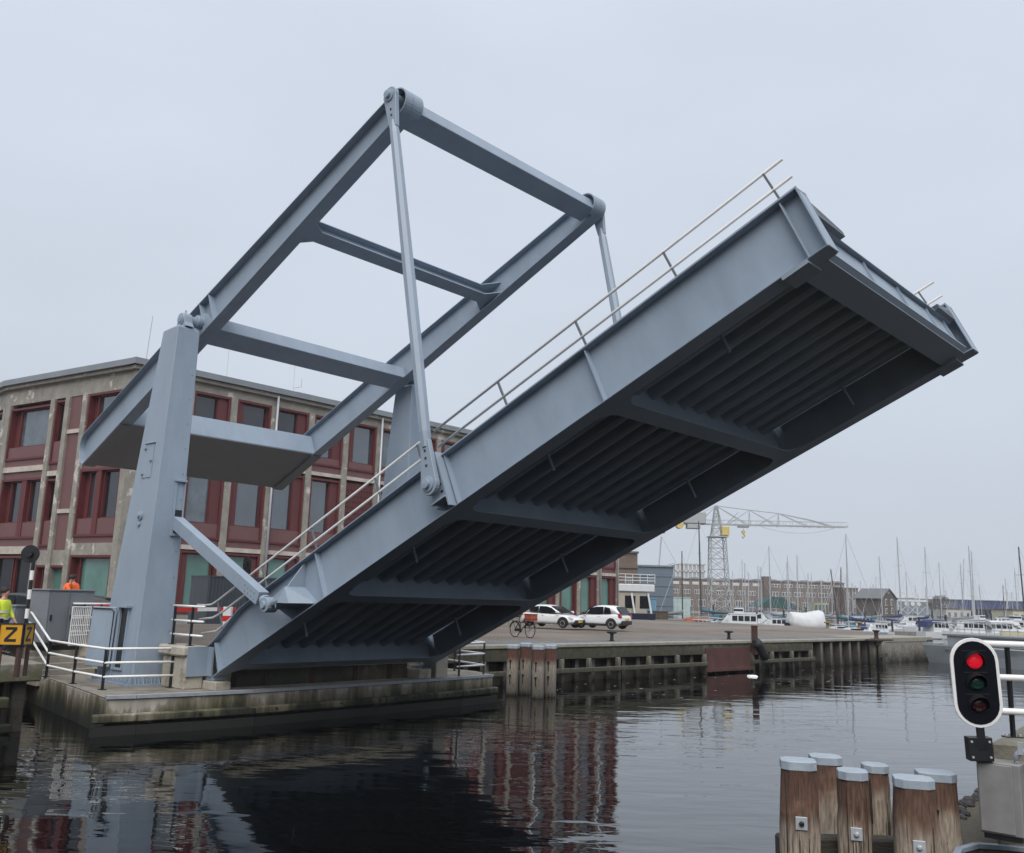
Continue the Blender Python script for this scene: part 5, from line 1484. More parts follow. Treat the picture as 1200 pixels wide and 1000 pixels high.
# concrete head with ledge, signal and its cabinet
t = thing('quay_corner', 'mossy concrete quay corner with a curved steel edged ledge at the lower right', 'quay corner', (6.5, 10, 0), IDENT)
a = MB(); pl = [(5.14, 10.0), (9, 9.3), (13, 9.6), (13, 15), (8.4, 14.2)]; a.prism(pl, XYZ, -1, 2.17); a.done('head_wall', graded('mossy_head', [(0, (.03, .03, .022)), (.5, (.13, .12, .095)), (.8, (.21, .195, .16)), (1, (.15, .143, .11))], lo=0, hi=2.2, wob=.5, wscale=3, bump=.6), t, bevel=.03)
lz_ = 1.13
pl = [on(1118, 1004, lz_), on(1119, 985, lz_), on(1122, 965, lz_), on(1130, 948, lz_), on(1150, 934, lz_), on(1260, 905, lz_), on(1300, 1010, lz_)]
rim = [on(1118, 1010, lz_), on(1124, 997, lz_), on(1145, 991.5, lz_), on(1180, 994, lz_), on(1215, 998, lz_), on(1300, 1012, lz_)]
poly_ = [(p.x, p.y) for p in rim] + [(p.x, p.y) for p in (on(1320, 900, lz_), on(1200, 915, lz_), on(1150, 934, lz_), on(1128, 950, lz_), on(1121, 970, lz_))]
a = MB(); a.prism(poly_, XYZ, -1, lz_); a.done('ledge', graded('ledge_top', [(0, (.13, .115, .085)), (.5, (.22, .19, .135)), (1, (.3, .275, .22))], 'Y', 8, 11, wob=.8, wscale=5, bump=.8, bscale=60), t)
a = MB()
for p, q in zip(rim[:-1], rim[1:]): a.bar(V((p.x, p.y, lz_ + .005)), V((q.x, q.y, lz_ + .005)), .07, .05)
a.done('steel_rim', STEELD, t, bevel=.006)
a = MB()
rk = random.Random(4)
bk = [on(1122, 962, lz_), on(1132, 946, lz_), on(1152, 933, lz_), on(1175, 926, lz_)]
for k in range(26):
    f_ = rk.random() * 2.999; i = int(f_); p = bk[i].lerp(bk[i + 1], f_ - i)
    s = rk.uniform(.03, .09)
    a.lathe([(s * .6, -.03), (s, s * .3), (s * .7, s * .8), (.002, s)], p + V((rk.uniform(-.1, .1), rk.uniform(-.08, .12), 0)), (rk.uniform(-.3, .3), rk.uniform(-.3, .3), 1), 6)
a.done('rubble_edge', mat('rubble', (.07, .068, .07), .9, var=.6, scale=9, bump=.6), t)
# signal
sx = at(1144, 800, 9.6)
SF = Matrix.Translation((sx.x, sx.y, sx.z)) @ Matrix.Rotation(R(-9), 4, 'Z') @ Matrix.Rotation(R(-2.0), 4, 'Y')
t = thing('bridge_signal', 'black oval bridge traffic light with white edge and its top lamp glowing red', 'traffic light', (0, 0, 0), SF)
def stad(hw_, hh_, y, n=12):
    r = []
    for k in range(n + 1): a_ = PI * k / n; r.append((hw_ * math.cos(a_), y, hh_ - hw_ + hw_ * math.sin(a_)))
    for k in range(n + 1): a_ = PI + PI * k / n; r.append((hw_ * math.cos(a_), y, -hh_ + hw_ + hw_ * math.sin(a_)))
    return r
SW, SH = .234, .446
a = MB(); a.loft([stad(SW, SH, -.006), stad(SW, SH, .02)]); a.done('white_border', WHITE, t, bevel=.004)
a = MB(); a.loft([stad(SW - .032, SH - .032, -.012), stad(SW - .032, SH - .032, -.004)]); a.done('backing_board', mat('signal_black', (.003, .004, .008), .5, vary_rough=.05, spec=.15), t, bevel=.003)
a = MB(); a.box(-.115, .115, .02, .2, -.31, .31); a.done('lamp_housing', BLACK, t, bevel=.02)
reds = mat('lamp_red_lit', (.45, .008, .015), .3, emit=((.85, .008, .03), 0.45))
for k, (zz, m_) in enumerate(((.215, reds), (.0, mat('lamp_green_off', (.006, .035, .026), .15, vary_rough=.02)), (-.215, mat('lamp_red_off', (.035, .008, .01), .15, vary_rough=.02)))):
    a = MB(); a.lathe([(.078, -.0), (.076, .01), (.06, .026), (.03, .036), (.001, .038)], (0, -.014, zz), (0, -1, 0), 24); a.done('lens', m_, t, smooth=True)
    a = MB()
    ring = [(.098 * math.cos(R(x_)), zz + .098 * math.sin(R(x_))) for x_ in range(-20, 201, 20)]
    ri = [(.09 * math.cos(R(x_)), zz + .09 * math.sin(R(x_))) for x_ in range(200, -21, -20)]
    n_ = len(ring)
    f0 = [V((x, -.012, z)) for x, z in ring]; f1 = [V((x, -.012 - .11 * max(.1, (.35 + (z - zz) / .15)), z - .015)) for x, z in ring]
    g0 = [V((x * .94, -.012, zz + (z - zz) * .94)) for x, z in ring]; g1 = [V((p.x * .94, p.y + .001, zz + (p.z - zz) * .94)) for p in f1]
    for i in range(n_ - 1):
        a.face([f0[i], f0[i + 1], f1[i + 1], f1[i]]); a.face([g0[i + 1], g0[i], g1[i], g1[i + 1]]); a.face([f1[i], f1[i + 1], g1[i + 1], g1[i]])
    a.done('visor', BLACK, t)
    a = MB(); a.box(-.115, .115, -.02, -.012, zz + .098, zz + .104); a.done('divider', TRIM, t)
a = MB(); a.box(-.035, .035, -.005, .05, -.66, -SH + .02); a.box(-.13, .10, .0, .14, -.77, -.54); a.done('mount_bracket', BLACK, t, bevel=.006)
a = MB()
for x, z in ((-.10, -.58), (.07, -.58), (-.10, -.73), (.07, -.73)): a.lathe([(.013, 0), (.013, .008), (.001, .009)], (x, 0, z), (0, -1, 0), 6)
a.done('bolt_row', GALV, t)
# cabinet on the wall
c0, c1 = at(1147, 893, 9.6), at(1193, 972, 9.6)
t = thing('utility_cabinet', 'grey sheet steel cabinet with a conduit below the red signal', 'utility cabinet', (0, 0, 0), Matrix.Translation((c0.x + .03, 9.72, c0.z - 2.11)) @ Matrix.Rotation(R(-42), 4, 'Z'))
wd = .40
a = MB(); a.box(0, wd, 0, .28, 1.42, 2.11); a.done('housing', mat('cab_steel', (.25, .245, .24), .55, var=.12, scale=3, metal=.2), t, bevel=.012)
a = MB(); a.box(.015, wd - .07, -.012, .0, 1.44, 2.09); a.done('door', mat('cab_steel2', (.27, .262, .255), .5, var=.12, scale=4, metal=.2), t, bevel=.006)
a = MB(); a.box(.03, wd - .03, .02, .26, 1.37, 1.42); a.done('plinth', BLACK, t)
a = MB(); a.path([(wd - .06, .12, 2.1), (wd - .06, .12, 2.16), (wd - .03, .12, 2.21), (wd + .05, .12, 2.235), (wd + .8, .2, 2.235)], .03, 8); a.done('conduit', GALV, t, smooth=True)
a = MB(); a.bar((wd + .0, .1, 2.2), (wd + .0, .1, 2.32), .03, .05); a.done('pipe_clip', GALV, t)
a = MB(); a.path([(.06, .1, 2.1), (.05, .05, 2.25), (.08, .04, 2.4)], .012, 6); a.done('cable', mat('cable_yellow', (.4, .33, .05), .5), t)
# railing at the right
pA = at(1187, 857, 10.4)
F_ = Matrix.Translation((pA.x, pA.y, 2.165))
t = thing('foreground_railing', 'white three rail fence with a black post behind the red signal', 'railing', (0, 0, 0), F_)
for h in (1.0, .64, .28):
    b = MB(); b.path([(-.42, -.02, h), (0, -.04, h), (2.2, -.28, h - .01)], .036, 10); b.done('rail', WHITE, t, smooth=True)
for x, y in ((0, 0), (1.9, -.21)):
    b = MB(); b.bar((x, y, 0), (x, y, .98), .06, .03, (1, 0, 0)); b.box(x - .1, x + .1, y - .06, y + .06, 0, .015); b.done('post', BLACK, t)
    b = MB()
    for dx in (-.075, .075): b.lathe([(.02, .015), (.02, .035), (.001, .036)], (x + dx, y, 0), (0, 0, 1), 6)
    b.done('foot_bolt', GALV, t)
# ------------------------------------------------------------------ marina, crane and the far side of the basin
DECK = mat('boat_white', (.58, .60, .61), .35, var=.05, scale=3)
HULLG = mat('hull_grey', (.27, .30, .315), .5, var=.12, scale=.6, col2=(.22, .23, .23), c2scale=.5)
MAST = mat('mast_alloy', (.40, .41, .42), .5, var=.08)
MASTD = mat('mast_dark', (.06, .055, .05), .6)
WOODM = mat('mast_wood', (.10, .05, .03), .6)
COVB = mat('cover_navy', (.02, .03, .10), .8, var=.15)
COVT = mat('cover_teal', (.03, .11, .16), .8, var=.15)
COVG = mat('cover_grey', (.18, .19, .20), .8, var=.15)
COVW = mat('cover_white', (.56, .57, .58), .85, var=.08, bump=.5, bscale=4)
HBLUE = mat('hull_blue', (.06, .22, .38), .4, var=.08)
HNAVY = mat('hull_navy', (.012, .016, .04), .35)
HRED = mat('hull_red', (.35, .03, .03), .5)


def hull(Lb, bm, fb, parent, m_, stripe=None):
    """x forward; stern at -Lb/2"""
    S = [(-.5, .72, .0), (-.47, .78, -.0), (-.25, .96, .0), (0, 1, .02), (.2, .86, .06), (.36, .52, .13), (.46, .2, .2), (.5, .03, .25)]
    rings = []
    for x, wf, sh in S:
        w_ = bm / 2 * wf; z1 = fb * (1 + sh)
        rings.append([(x * Lb, -w_ * .55, -.35), (x * Lb, -w_ * .92, .1), (x * Lb, -w_, z1), (x * Lb, w_, z1), (x * Lb, w_ * .92, .1), (x * Lb, w_ * .55, -.35)])
    a = MB(); a.loft(rings); h = a.done('hull', m_, parent)
    if stripe:
        a = MB(); a.loft([[(x, sg * y, z) for sg in (-1, 1) for z in ((z0, z0 + .16) if sg < 0 else (z0 + .16, z0))] for x, y, z0 in [(s_[0] * Lb, bm / 2 * s_[1] * 1.005 + .01, fb * (1 + s_[2]) - .28) for s_ in S[:-1]]]); a.done('stripe', stripe, h)
    return h


def sailboat(lab, p, rz, Lb, hm, mast_h, mast_m=None, cover=None, hullm=None, stripe=None, lean=0, cat='sailing boat', group='boats in the marina', cabin=True):
    t = thing('sailing_boat', lab, cat, (0, 0, 0), Matrix.Translation((p.x, p.y, 0)) @ Matrix.Rotation(rz, 4, 'Z'), group)
    bm = Lb * .31; fb = Lb * .095 + .15
    hull(Lb, bm, fb, t, hm, stripe)
    if cabin:
        a = MB(); cz = fb + .02
        a.loft([[(-Lb * .18, -bm * .3, cz), (-Lb * .18, bm * .3, cz), (-Lb * .17, bm * .26, cz + .5), (-Lb * .17, -bm * .26, cz + .5)], [(Lb * .08, -bm * .3, cz), (Lb * .08, bm * .3, cz), (Lb * .08, bm * .24, cz + .42), (Lb * .08, -bm * .24, cz + .42)], [(Lb * .24, -bm * .16, cz + .04), (Lb * .24, bm * .16, cz + .04), (Lb * .22, bm * .12, cz + .12), (Lb * .22, -bm * .12, cz + .12)]]); cb = a.done('coachroof', DECK, t)
        a = MB()
        for sg in (-1, 1): a.box(-Lb * .15, Lb * .05, sg * bm * .285 - .02, sg * bm * .285 + .02, cz + .16, cz + .34)
        a.done('cabin_window', GLASSD, cb)
        a = MB(); a.loft([[(-Lb * .19, -bm * .3, cz + .3), (-Lb * .19, bm * .3, cz + .3), (-Lb * .19, bm * .2, cz + .95), (-Lb * .19, -bm * .2, cz + .95)], [(-Lb * .06, -bm * .26, cz + .42), (-Lb * .06, bm * .26, cz + .42), (-Lb * .1, bm * .2, cz + .9), (-Lb * .1, -bm * .2, cz + .9)]]); a.done('spray_hood', cover or COVG, t)
        a = MB()
        for sg in (-1, 1):
            a.path([(-Lb * .46, sg * bm * .38, fb + .6), (0, sg * bm * .48, fb + .65), (Lb * .33, sg * bm * .28, fb + .75), (Lb * .48, 0, fb + .95)], .02, 4)
            for x, y in ((-.45, .38), (-.2, .47), (.05, .48), (.25, .36)): a.tube((x * Lb, sg * y * bm, fb), (x * Lb, sg * y * bm, fb + .62), .018, n=4)
        a.done('guard_rail', GALV, t)
    mx = Lb * .06; mt = V((mx + lean, 0, mast_h))
    a = MB(); a.tube((mx, 0, fb), mt, Lb * .0115, Lb * .008, n=6); a.done('mast', mast_m or MAST, t)
    a = MB(); zs = mast_h * .58
    for zz in ((zs,) if mast_h < 12 else (mast_h * .42, mast_h * .7)):
        a.bar((mx + lean * zz / mast_h, -Lb * .07, zz), (mx + lean * zz / mast_h, Lb * .07, zz), .05, .04)
    a.done('spreader', mast_m or MAST, t)
    a = MB()
    r_ = .018
    a.tube((Lb * .48, 0, fb + .2), mt + V((0, 0, -.3)), r_, n=4); a.tube((-Lb * .48, 0, fb + .1), mt, r_, n=4)
    for sg in (-1, 1):
        a.tube((mx - .1, sg * bm * .46, fb), mt * 1 + V((0, 0, -.5)), r_ * .9, n=4)
    a.done('rigging', GALV, t)
    a = MB(); zb = fb + 1.15; a.tube((mx - .1, 0, zb), (-Lb * .34, 0, zb + .05), .06, n=6); a.done('boom', mast_m or MAST, t)
    if cover:
        a = MB(); a.path([(mx - .05, 0, zb + .45), (mx - .5, 0, zb + .32), (-Lb * .15, 0, zb + .2), (-Lb * .34, 0, zb + .12)], .26, 7, .12); a.done('sail_cover', cover, t)
    return t


def motorboat(lab, p, rz, Lb, hm, kind=0, canopy=None, group='boats in the marina', hmul=1.0):
    t = thing('motor_boat', lab, 'motor boat', (0, 0, 0), Matrix.Translation((p.x, p.y, 0)) @ Matrix.Rotation(rz, 4, 'Z'), group)
    bm = Lb * .34; fb = (Lb * .11 + .15) * hmul
    hull(Lb, bm, fb, t, hm)
    a = MB(); cz = fb; ch = 1.25 * hmul
    x0, x1, x2 = -Lb * .32, Lb * .10, Lb * .24
    a.loft([[(x0, -bm * .42, cz), (x1, -bm * .42, cz), (x2, -bm * .3, cz), (x2, bm * .3, cz), (x1, bm * .42, cz), (x0, bm * .42, cz)],
            [(x0 + .1, -bm * .36, cz + ch), (x1 - .25, -bm * .36, cz + ch), (x1 + .1, -bm * .22, cz + ch), (x1 + .1, bm * .22, cz + ch), (x1 - .25, bm * .36, cz + ch), (x0 + .1, bm * .36, cz + ch)]])
    cb = a.done('deckhouse', DECK, t)
    a = MB()
    for sg in (-1, 1):
        n_ = 4
        for k in range(n_):
            u0 = x0 + .2 + (x1 - x0 - .5) * k / n_; u1 = u0 + (x1 - x0 - .5) / n_ - .12
            y_ = sg * bm * .40
            a.loft([[(u0, sg * bm * .395, cz + ch * .45), (u1, sg * bm * .395, cz + ch * .45), (u1, sg * bm * .37, cz + ch * .88), (u0, sg * bm * .37, cz + ch * .88)], [(u0, sg * (bm * .395 + .03), cz + ch * .45), (u1, sg * (bm * .395 + .03), cz + ch * .45), (u1, sg * (bm * .37 + .03), cz + ch * .88), (u0, sg * (bm * .37 + .03), cz + ch * .88)]])
    a.loft([[(x2 - .1, -bm * .24, cz + ch * .45), (x2 - .1, bm * .24, cz + ch * .45), (x1 + .14, bm * .2, cz + ch * .9), (x1 + .14, -bm * .2, cz + ch * .9)], [(x2 + .0, -bm * .24, cz + ch * .45), (x2 + .0, bm * .24, cz + ch * .45), (x1 + .2, bm * .2, cz + ch * .9), (x1 + .2, -bm * .2, cz + ch * .9)]])
    a.done('cabin_window', GLASSD, cb)
    a = MB(); a.box(x0 - .1, x1 + .05, -bm * .38, bm * .38, cz + ch, cz + ch + .08); a.done('roof', DECK, cb, bevel=.03)
    if canopy:
        a = MB(); a.loft([[(x0 - Lb * .14, -bm * .38, cz + .55), (x0 - Lb * .14, bm * .38, cz + .55), (x0 - Lb * .10, bm * .28, cz + ch + .05), (x0 - Lb * .10, -bm * .28, cz + ch + .05)], [(x0 + .1, -bm * .39, cz + ch - .1), (x0 + .1, bm * .39, cz + ch - .1), (x0 + .1, bm * .32, cz + ch + .28), (x0 + .1, -bm * .32, cz + ch + .28)], [(x1 - .3, -bm * .37, cz + ch + .05), (x1 - .3, bm * .37, cz + ch + .05), (x1 - .4, bm * .28, cz + ch + .22), (x1 - .4, -bm * .28, cz + ch + .22)]]); a.done('canopy', canopy, t)
    a = MB()
    for sg in (-1, 1):
        a.path([(x1, sg * bm * .47, fb + .75), (Lb * .36, sg * bm * .26, fb * 1.1 + .75), (Lb * .49, 0, fb * 1.25 + .7)], .025, 4)
        for x, y, z in ((.12, .47, 1.0), (.26, .38, 1.06), (.38, .22, 1.12)): a.tube((x * Lb, sg * y * bm, fb * z), (x * Lb, sg * y * bm, fb * z + .75), .02, n=4)
    a.done('guard_rail', GALV, t)
    if kind == 1:
        a = MB(); a.box(-Lb * .12, Lb * .02, -bm * .26, bm * .26, cz + ch + .08, cz + ch + .75); a.done('wheelhouse', DECK, t, bevel=.04)
        a = MB(); a.box(-Lb * .11, Lb * .022, -bm * .265, bm * .265, cz + ch + .38, cz + ch + .62); a.done('wheelhouse_window', GLASSD, t)
    a = MB(); a.tube((x0 + .6, 0, cz + ch), (x0 + .5, 0, cz + ch + 1.5), .03, n=5); a.done('flagstaff', GALV, t)
    return t


def mtop(x, y, Y): return at(x, y, Y).z
# sailing boats: mast top (x, y), mast foot x, distance, length, colours
SB = [
    ('sailing boat with white hull and dark blue sail cover alongside the jetty end', 1051, 630, 1056, 150, 10.5, DECK, None, COVB, None, 25),
    ('small light blue sailing boat with white deck beside the yellow bollard', 991, 626, 994, 112, 7.5, HBLUE, None, COVB, None, 170),
    ('sailing boat with bare alloy mast just left of the white tarpaulin boat', 901, 640, 903, 135, 8.5, DECK, None, COVG, None, 160),
    ('sailing boat with tall pale mast rising behind the white tarpaulin boat', 934, 651, 935, 160, 9.0, DECK, None, COVG, None, 200),
    ('tall masted boat under the crane, its mast nearly black', 819, 611, 822, 130, 11.0, HNAVY, MASTD, COVT, None, 150),
    ('boat with black mast between the blue shed and the crane', 799, 646, 800, 125, 8.5, DECK, MASTD, COVG, None, 30),
    ('sailing boat whose mast stands directly in front of the gable house roof', 1030, 652, 1034, 165, 8.5, DECK, None, COVG, None, 10),
    ('sailing boat with slender mast left of the motor boat with navy canopy', 1084, 641, 1087, 150, 9.5, DECK, None, COVB, None, 35),
    ('sailing boat with mast in front of the bare tree', 1100, 659, 1103, 190, 9.0, DECK, None, COVG, None, 150),
    ('sailing boat with the taller of the paired masts left of the red signal', 1135, 640, 1140, 170, 10.5, DECK, None, COVG, None, 20),
    ('sailing boat with the paler of the paired masts above the white cruisers', 1138.5, 646, 1141, 185, 10.5, DECK, None, COVT, None, 200),
    ('sailing boat with short mast behind the white cruiser at the right', 1147, 685, 1151, 200, 7.5, DECK, None, COVG, None, 15),
    ('sailing boat with dark wooden mast near the right edge of the marina', 1175, 686, 1176, 180, 8.0, DECK, WOODM, COVB, None, 160),
    ('boat with raked dark mast and many stays cut by the right picture edge', 1193, 641, 1201, 120, 10.0, mat('hull_cream', (.55, .5, .33), .5), MASTD, COVG, None, 200),
    ('old sailing boat with leaning brown wooden spar beside the blue boat', 975, 667, 982, 118, 8.0, DECK, WOODM, COVT, None, 140),
    ('old sailing boat with two tone wooden mast right of the leaning spar', 986, 665, 985, 128, 9.0, HNAVY, WOODM, None, None, 30),
    ('sailing boat with pale mast in front of the yellow green glasshouse', 962, 682, 963, 150, 7.5, DECK, None, COVG, None, 160),
    ('sailing boat with thin mast over the long brown building left of the tarpaulin', 922, 651, 926, 210, 9.5, DECK, None, COVG, None, 30),
    ('sailing boat with thin mast in front of the brick stair tower', 877, 671, 877, 170, 8.0, DECK, None, COVB, None, 200),
    ('sailing boat with thin pale mast between two taller ones above the tarpaulin', 947, 672, 946, 170, 8.0, DECK, None, COVT, None, 10),
    ('sailing boat with faint mast behind the paired masts', 1130, 655, 1127, 220, 10, DECK, None, COVG, None, 170),
    ('sailing boat with faint distant mast left of the gable house', 1026, 675, 1026, 240, 9, DECK, None, COVG, None, 150),
    ('sailing boat with pale mast standing close to the crane foot', 975, 682, 975, 160, 8.0, DECK, None, COVG, None, 35),
]
for lab, mx_, my_, fx_, Y_, Lb, hm, mm, cov, stp, ang in SB:
    base = at(fx_, 715, Y_)
    mz = mtop(mx_, my_, Y_)
    off = Lb * .06
    r_ = R(ang)
    p = V((base.x - off * math.cos(r_), base.y - off * math.sin(r_), 0))
    topx = at(mx_, my_, Y_).x
    lean_ = (topx - base.x) / math.cos(r_) if abs(math.cos(r_)) > .5 else 0
    sailboat(lab, p, r_, Lb, hm, mz, mm, cov, None, stp, max(-1.2, min(1.2, lean_)))
RB = random.Random(31)
for k in range(26):
    x_ = RB.uniform(1000, 1198) if k < 17 else RB.uniform(840, 1000)
    Y_ = RB.uniform(175, 265); base = at(x_, 715, Y_)
    sailboat('distant sailing boat, one of the thin pale masts crowded far back in the marina', V((base.x, base.y, 0)), R(RB.choice((10, 25, 160, 175, 190, 205))), RB.uniform(7, 10), DECK, RB.uniform(8.5, 14), None, RB.choice((COVB, COVG, COVT, COVG)), None, None, 0, group='distant sailing boats at the back of the marina')
# motor boats
MBT = [
    ('white motor cruiser with navy hull and long window row beside the square', 862, 725, 112, 8.0, HNAVY, 1, None, 165, 1.1),
    ('white cabin boat right behind the navy hulled cruiser', 884, 725, 135, 8.5, DECK, 0, None, 15, 1.1),
    ('white motor boat with dark blue canopy near the jetty end', 1102, 730, 122, 7.0, DECK, 0, COVB, 20, 1.0),
    ('white cruiser with grey canopy left of the paired masts', 1130, 730, 120, 6.8, DECK, 0, COVG, 160, 1.1),
    ('white sloping motor cruiser right of the paired masts', 1160, 732, 120, 7.5, DECK, 0, COVW, 170, 1.05),
    ('small white boat near the blue boat, low in the water', 1022, 733, 125, 6.0, DECK, 0, None, 200, .8),
    ('small white boat with red tail lying below the black masts', 800, 725, 108, 7.5, DECK, 0, None, 170, .62),
    ('small white boat under an orange brown cover near the crane', 826, 724, 118, 7.0, DECK, 0, mat('cover_rust', (.28, .08, .04), .8), 20, .75),
    ('low white boat right of the red tailed one', 841, 727, 104, 5.0, DECK, 0, None, 10, .6),
    ('white motor boat moored behind the red signal', 1186, 728, 130, 8.0, DECK, 1, None, 175, 1.1),
    ('grey white boat behind the tarpaulin with green hood', 908, 724, 125, 7, DECK, 0, COVT, 160, .9),
]
for lab, x_, y_, Y_, Lb, hm, kd, cov, ang, hmul in MBT:
    base = at(x_, 715, Y_)
    motorboat(lab, base, R(ang), Lb, hm, kd, cov, hmul=hmul)
for lab, x_, Y_, Lb, kd, cov, ang, hmul in (
    ('low white motor boat in front of the gable house', 1038, 140, 7.0, 0, COVG, 25, .8),
    ('white motor boat with grey hood directly below the white lift bridge', 1066, 165, 8.0, 0, COVG, 165, 1.1),
    ('white motor boat with teal hood partly hidden by the blue boat', 1000, 140, 7.0, 0, COVT, 190, 1.1),
    ('white cabin boat below the green tent roof', 915, 150, 8.0, 0, None, 20, 1.15),
    ('distant white motor boat below the white terrace', 1150, 160, 8.5, 1, None, 10, 1.0),
    ('distant white motor boat by the second jetty below the boathouse', 1174, 165, 8.0, 0, COVB, 170, 1.2),
    ('white boat with navy hood right of the crane foot', 872, 150, 7.5, 0, COVB, 200, 1.1)):
    motorboat(lab, at(x_, 715, Y_), R(ang), Lb, DECK, kd, cov, hmul=hmul)
# covered boat on the hard
p = at(944, 732, 96)
t = thing('covered_boat', 'boat wrapped in a large crumpled white tarpaulin at the edge of the square', 'boat', (0, 0, 0), Matrix.Translation((p.x, p.y, 1.0)) @ Matrix.Rotation(R(8), 4, 'Z'))
rings = []; rk = random.Random(11)
prof_ = [(-1.95, .9, 1.3, .5), (-1.7, .5, 2.0, .9), (-1.2, .3, 2.05, 1.1), (-.6, .15, 1.95, 1.25), (0, .1, 2.0, 1.3), (.6, .1, 2.12, 1.3), (1.2, .1, 2.22, 1.25), (1.62, .1, 2.3, 1.15), (1.75, .3, 2.2, 1.0)]
for k in range(33):
    f_ = k / 32 * (len(prof_) - 1); i_ = min(int(f_), len(prof_) - 2); g_ = f_ - i_
    x, z0, z1, w_ = [a_ + (b_ - a_) * g_ for a_, b_ in zip(prof_[i_], prof_[i_ + 1])]
    ring = []
    for q in range(17):
        an = PI * q / 16; y = -w_ * math.cos(an); z = z0 + (z1 - z0) * math.sin(an) ** .55
        n_ = .06 - abs(noise.noise(V((x * .9 + z * .5, y * 1.1, z * .9)))) * .16 - abs(noise.noise(V((x * 2.6 - z * 2, y * 2.2, z * 2.4)))) * .09
        ring.append((x + n_ * .4, y * (1 + n_ * .5), z + n_ * (.3 + math.sin(an))))
    rings.append(ring)
a = MB(); a.loft(rings); a.done('tarpaulin', COVW, t, smooth=True)
hb_ = MB(); hb_.loft([[(-2.3, 0, .75), (-2.3, .1, .75), (-2.3, .1, .95), (-2.3, 0, .95)], [(-1.6, -.7, .1), (-1.6, .7, .1), (-1.6, .8, .9), (-1.6, -.8, .9)], [(1.5, -.9, .05), (1.5, .9, .05), (1.5, 1, .8), (1.5, -1, .8)]]); hb_.done('hull', HNAVY, t)
# pilot vessel by the apron
p = at(746, 722, 106)
t = thing('patrol_vessel', 'white ship bridge with railing and slanting posts on a black hull behind the white cars', 'vessel', (0, 0, 0), Matrix.Translation((p.x, p.y, 0)) @ Matrix.Rotation(R(4), 4, 'Z'))
a = MB(); a.loft([[(-6, -1.5, 0), (1.6, -1.5, 0), (1.6, 1.5, 0), (-6, 1.5, 0)], [(-6, -1.7, 2.35), (1.9, -1.6, 2.35), (1.9, 1.6, 2.35), (-6, 1.7, 2.35)]]); a.done('hull', HNAVY, t)
a = MB(); a.box(-5, 1.8, -1.4, 1.4, 4.75, 5.6); a.done('upper_deck', DECK, t, bevel=.08)
a = MB(); a.box(-5, .9, -1.2, 1.2, 2.36, 4.6); a.done('deckhouse', mat('house_beige', (.36, .33, .27), .6), t)
a = MB()
for x in (-3.6, -1.6, .1): a.box(x, x + 1.2, -1.23, -1.19, 2.9, 4.3)
a.done('window', GLASSD, t)
for x in (-.55, 1.35):
    a = MB(); a.bar((x, -1.55, 2.36), (x - .35, -1.45, 4.6), .2, .14, (0, 1, 0)); a.done('slanting_post', DECK, t)
a = MB()
for z in (6.0, 6.35, 6.7): a.tube((-5, -1.4, z), (1.8, -1.4, z), .04, n=5); a.tube((1.8, -1.4, z), (1.8, 1.4, z), .04, n=5)
for k in range(9): a.tube((-5 + k * .85, -1.4, 5.7), (-5 + k * .85, -1.4, 6.7), .04, n=5)
a.done('railing', DECK, t)
# grey pontoon barge at the right
p0, p1 = on(1087, 776, 0), on(1230, 788, 0)
d = p1 - p0; rz = math.atan2(d.y, d.x); ln_ = d.length
t = thing('barge', 'long pale grey steel barge lying behind the red signal', 'barge', (0, 0, 0), Matrix.Translation((p0.x, p0.y, 0)) @ Matrix.Rotation(rz, 4, 'Z'))
a = MB(); a.loft([[(0, .3, -.4), (ln_, 0, -.4), (ln_, 4.5, -.4), (0, 4.2, -.4)], [(-.35, -.05, 1.24), (ln_, -.05, 1.2), (ln_, 4.6, 1.2), (-.35, 4.5, 1.24)]]); a.done('hull', HULLG, t, bevel=.04)
a = MB(); rk = random.Random(5)
x = -.3
while x < 2.2:
    s = rk.uniform(.08, .22); a.box(x, x + s, -.02, .4, 1.24, 1.24 + rk.uniform(.02, .14)); x += s
a.done('ragged_bulwark', HULLG, t)
a = MB(); a.box(.9, ln_, 1.0, 4.4, 1.24, 1.86); dk = a.done('deck_box', HULLG, t, bevel=.03)
a = MB(); a.box(.6, ln_, .9, 4.5, 1.86, 1.98); a.done('deck_edge', COVG, t)
a = MB()
for k in range(14): q = 1.2 + k * (ln_ - 1.5) / 13; a.tube((q, 1.0, 1.98), (q, 1.0, 2.75), .025, n=5)
for z in (2.35, 2.75): a.tube((.9, 1.0, z), (ln_, 1.0, z), .025, n=5)
a.done('guard_rail', GALV, t)
a = MB()
for k in range(5): a.box(1.5 + k * .5 - .02, 1.5 + k * .5 + .25, -.09, -.03, .95 - .02 * k, 1.0)
a.done('draught_marks', COVG, t)
# jetties between the boats
t = thing('floating_jetty', 'long low grey jetty with mooring posts between the boats', 'jetty', (40, 128, 0), IDENT)
a = MB(); a.box(30, 80, 127, 128.6, -.2, .7); a.done('walkway', mat('jetty_wood', (.19, .18, .17), .9, var=.3), t)
for k in range(14): a = MB(); a.tube((30.5 + k * 3.7, 126.6, -1), (30.5 + k * 3.7, 126.6, 2.3 + .4 * (k % 3)), .14, n=7); a.done('mooring_post', WALE, t)
t = thing('floating_jetty', 'second grey jetty with posts farther out by the paired masts', 'jetty', (50, 175, 0), IDENT)
a = MB(); a.box(25, 110, 176, 177.6, -.2, .7); a.done('walkway', MATS['jetty_wood'], t)
for k in range(18): a = MB(); a.tube((26 + k * 4.4, 175.6, -1), (26 + k * 4.4, 175.6, 2.4 + .4 * (k % 4)), .14, n=7); a.done('mooring_post', WALE, t)

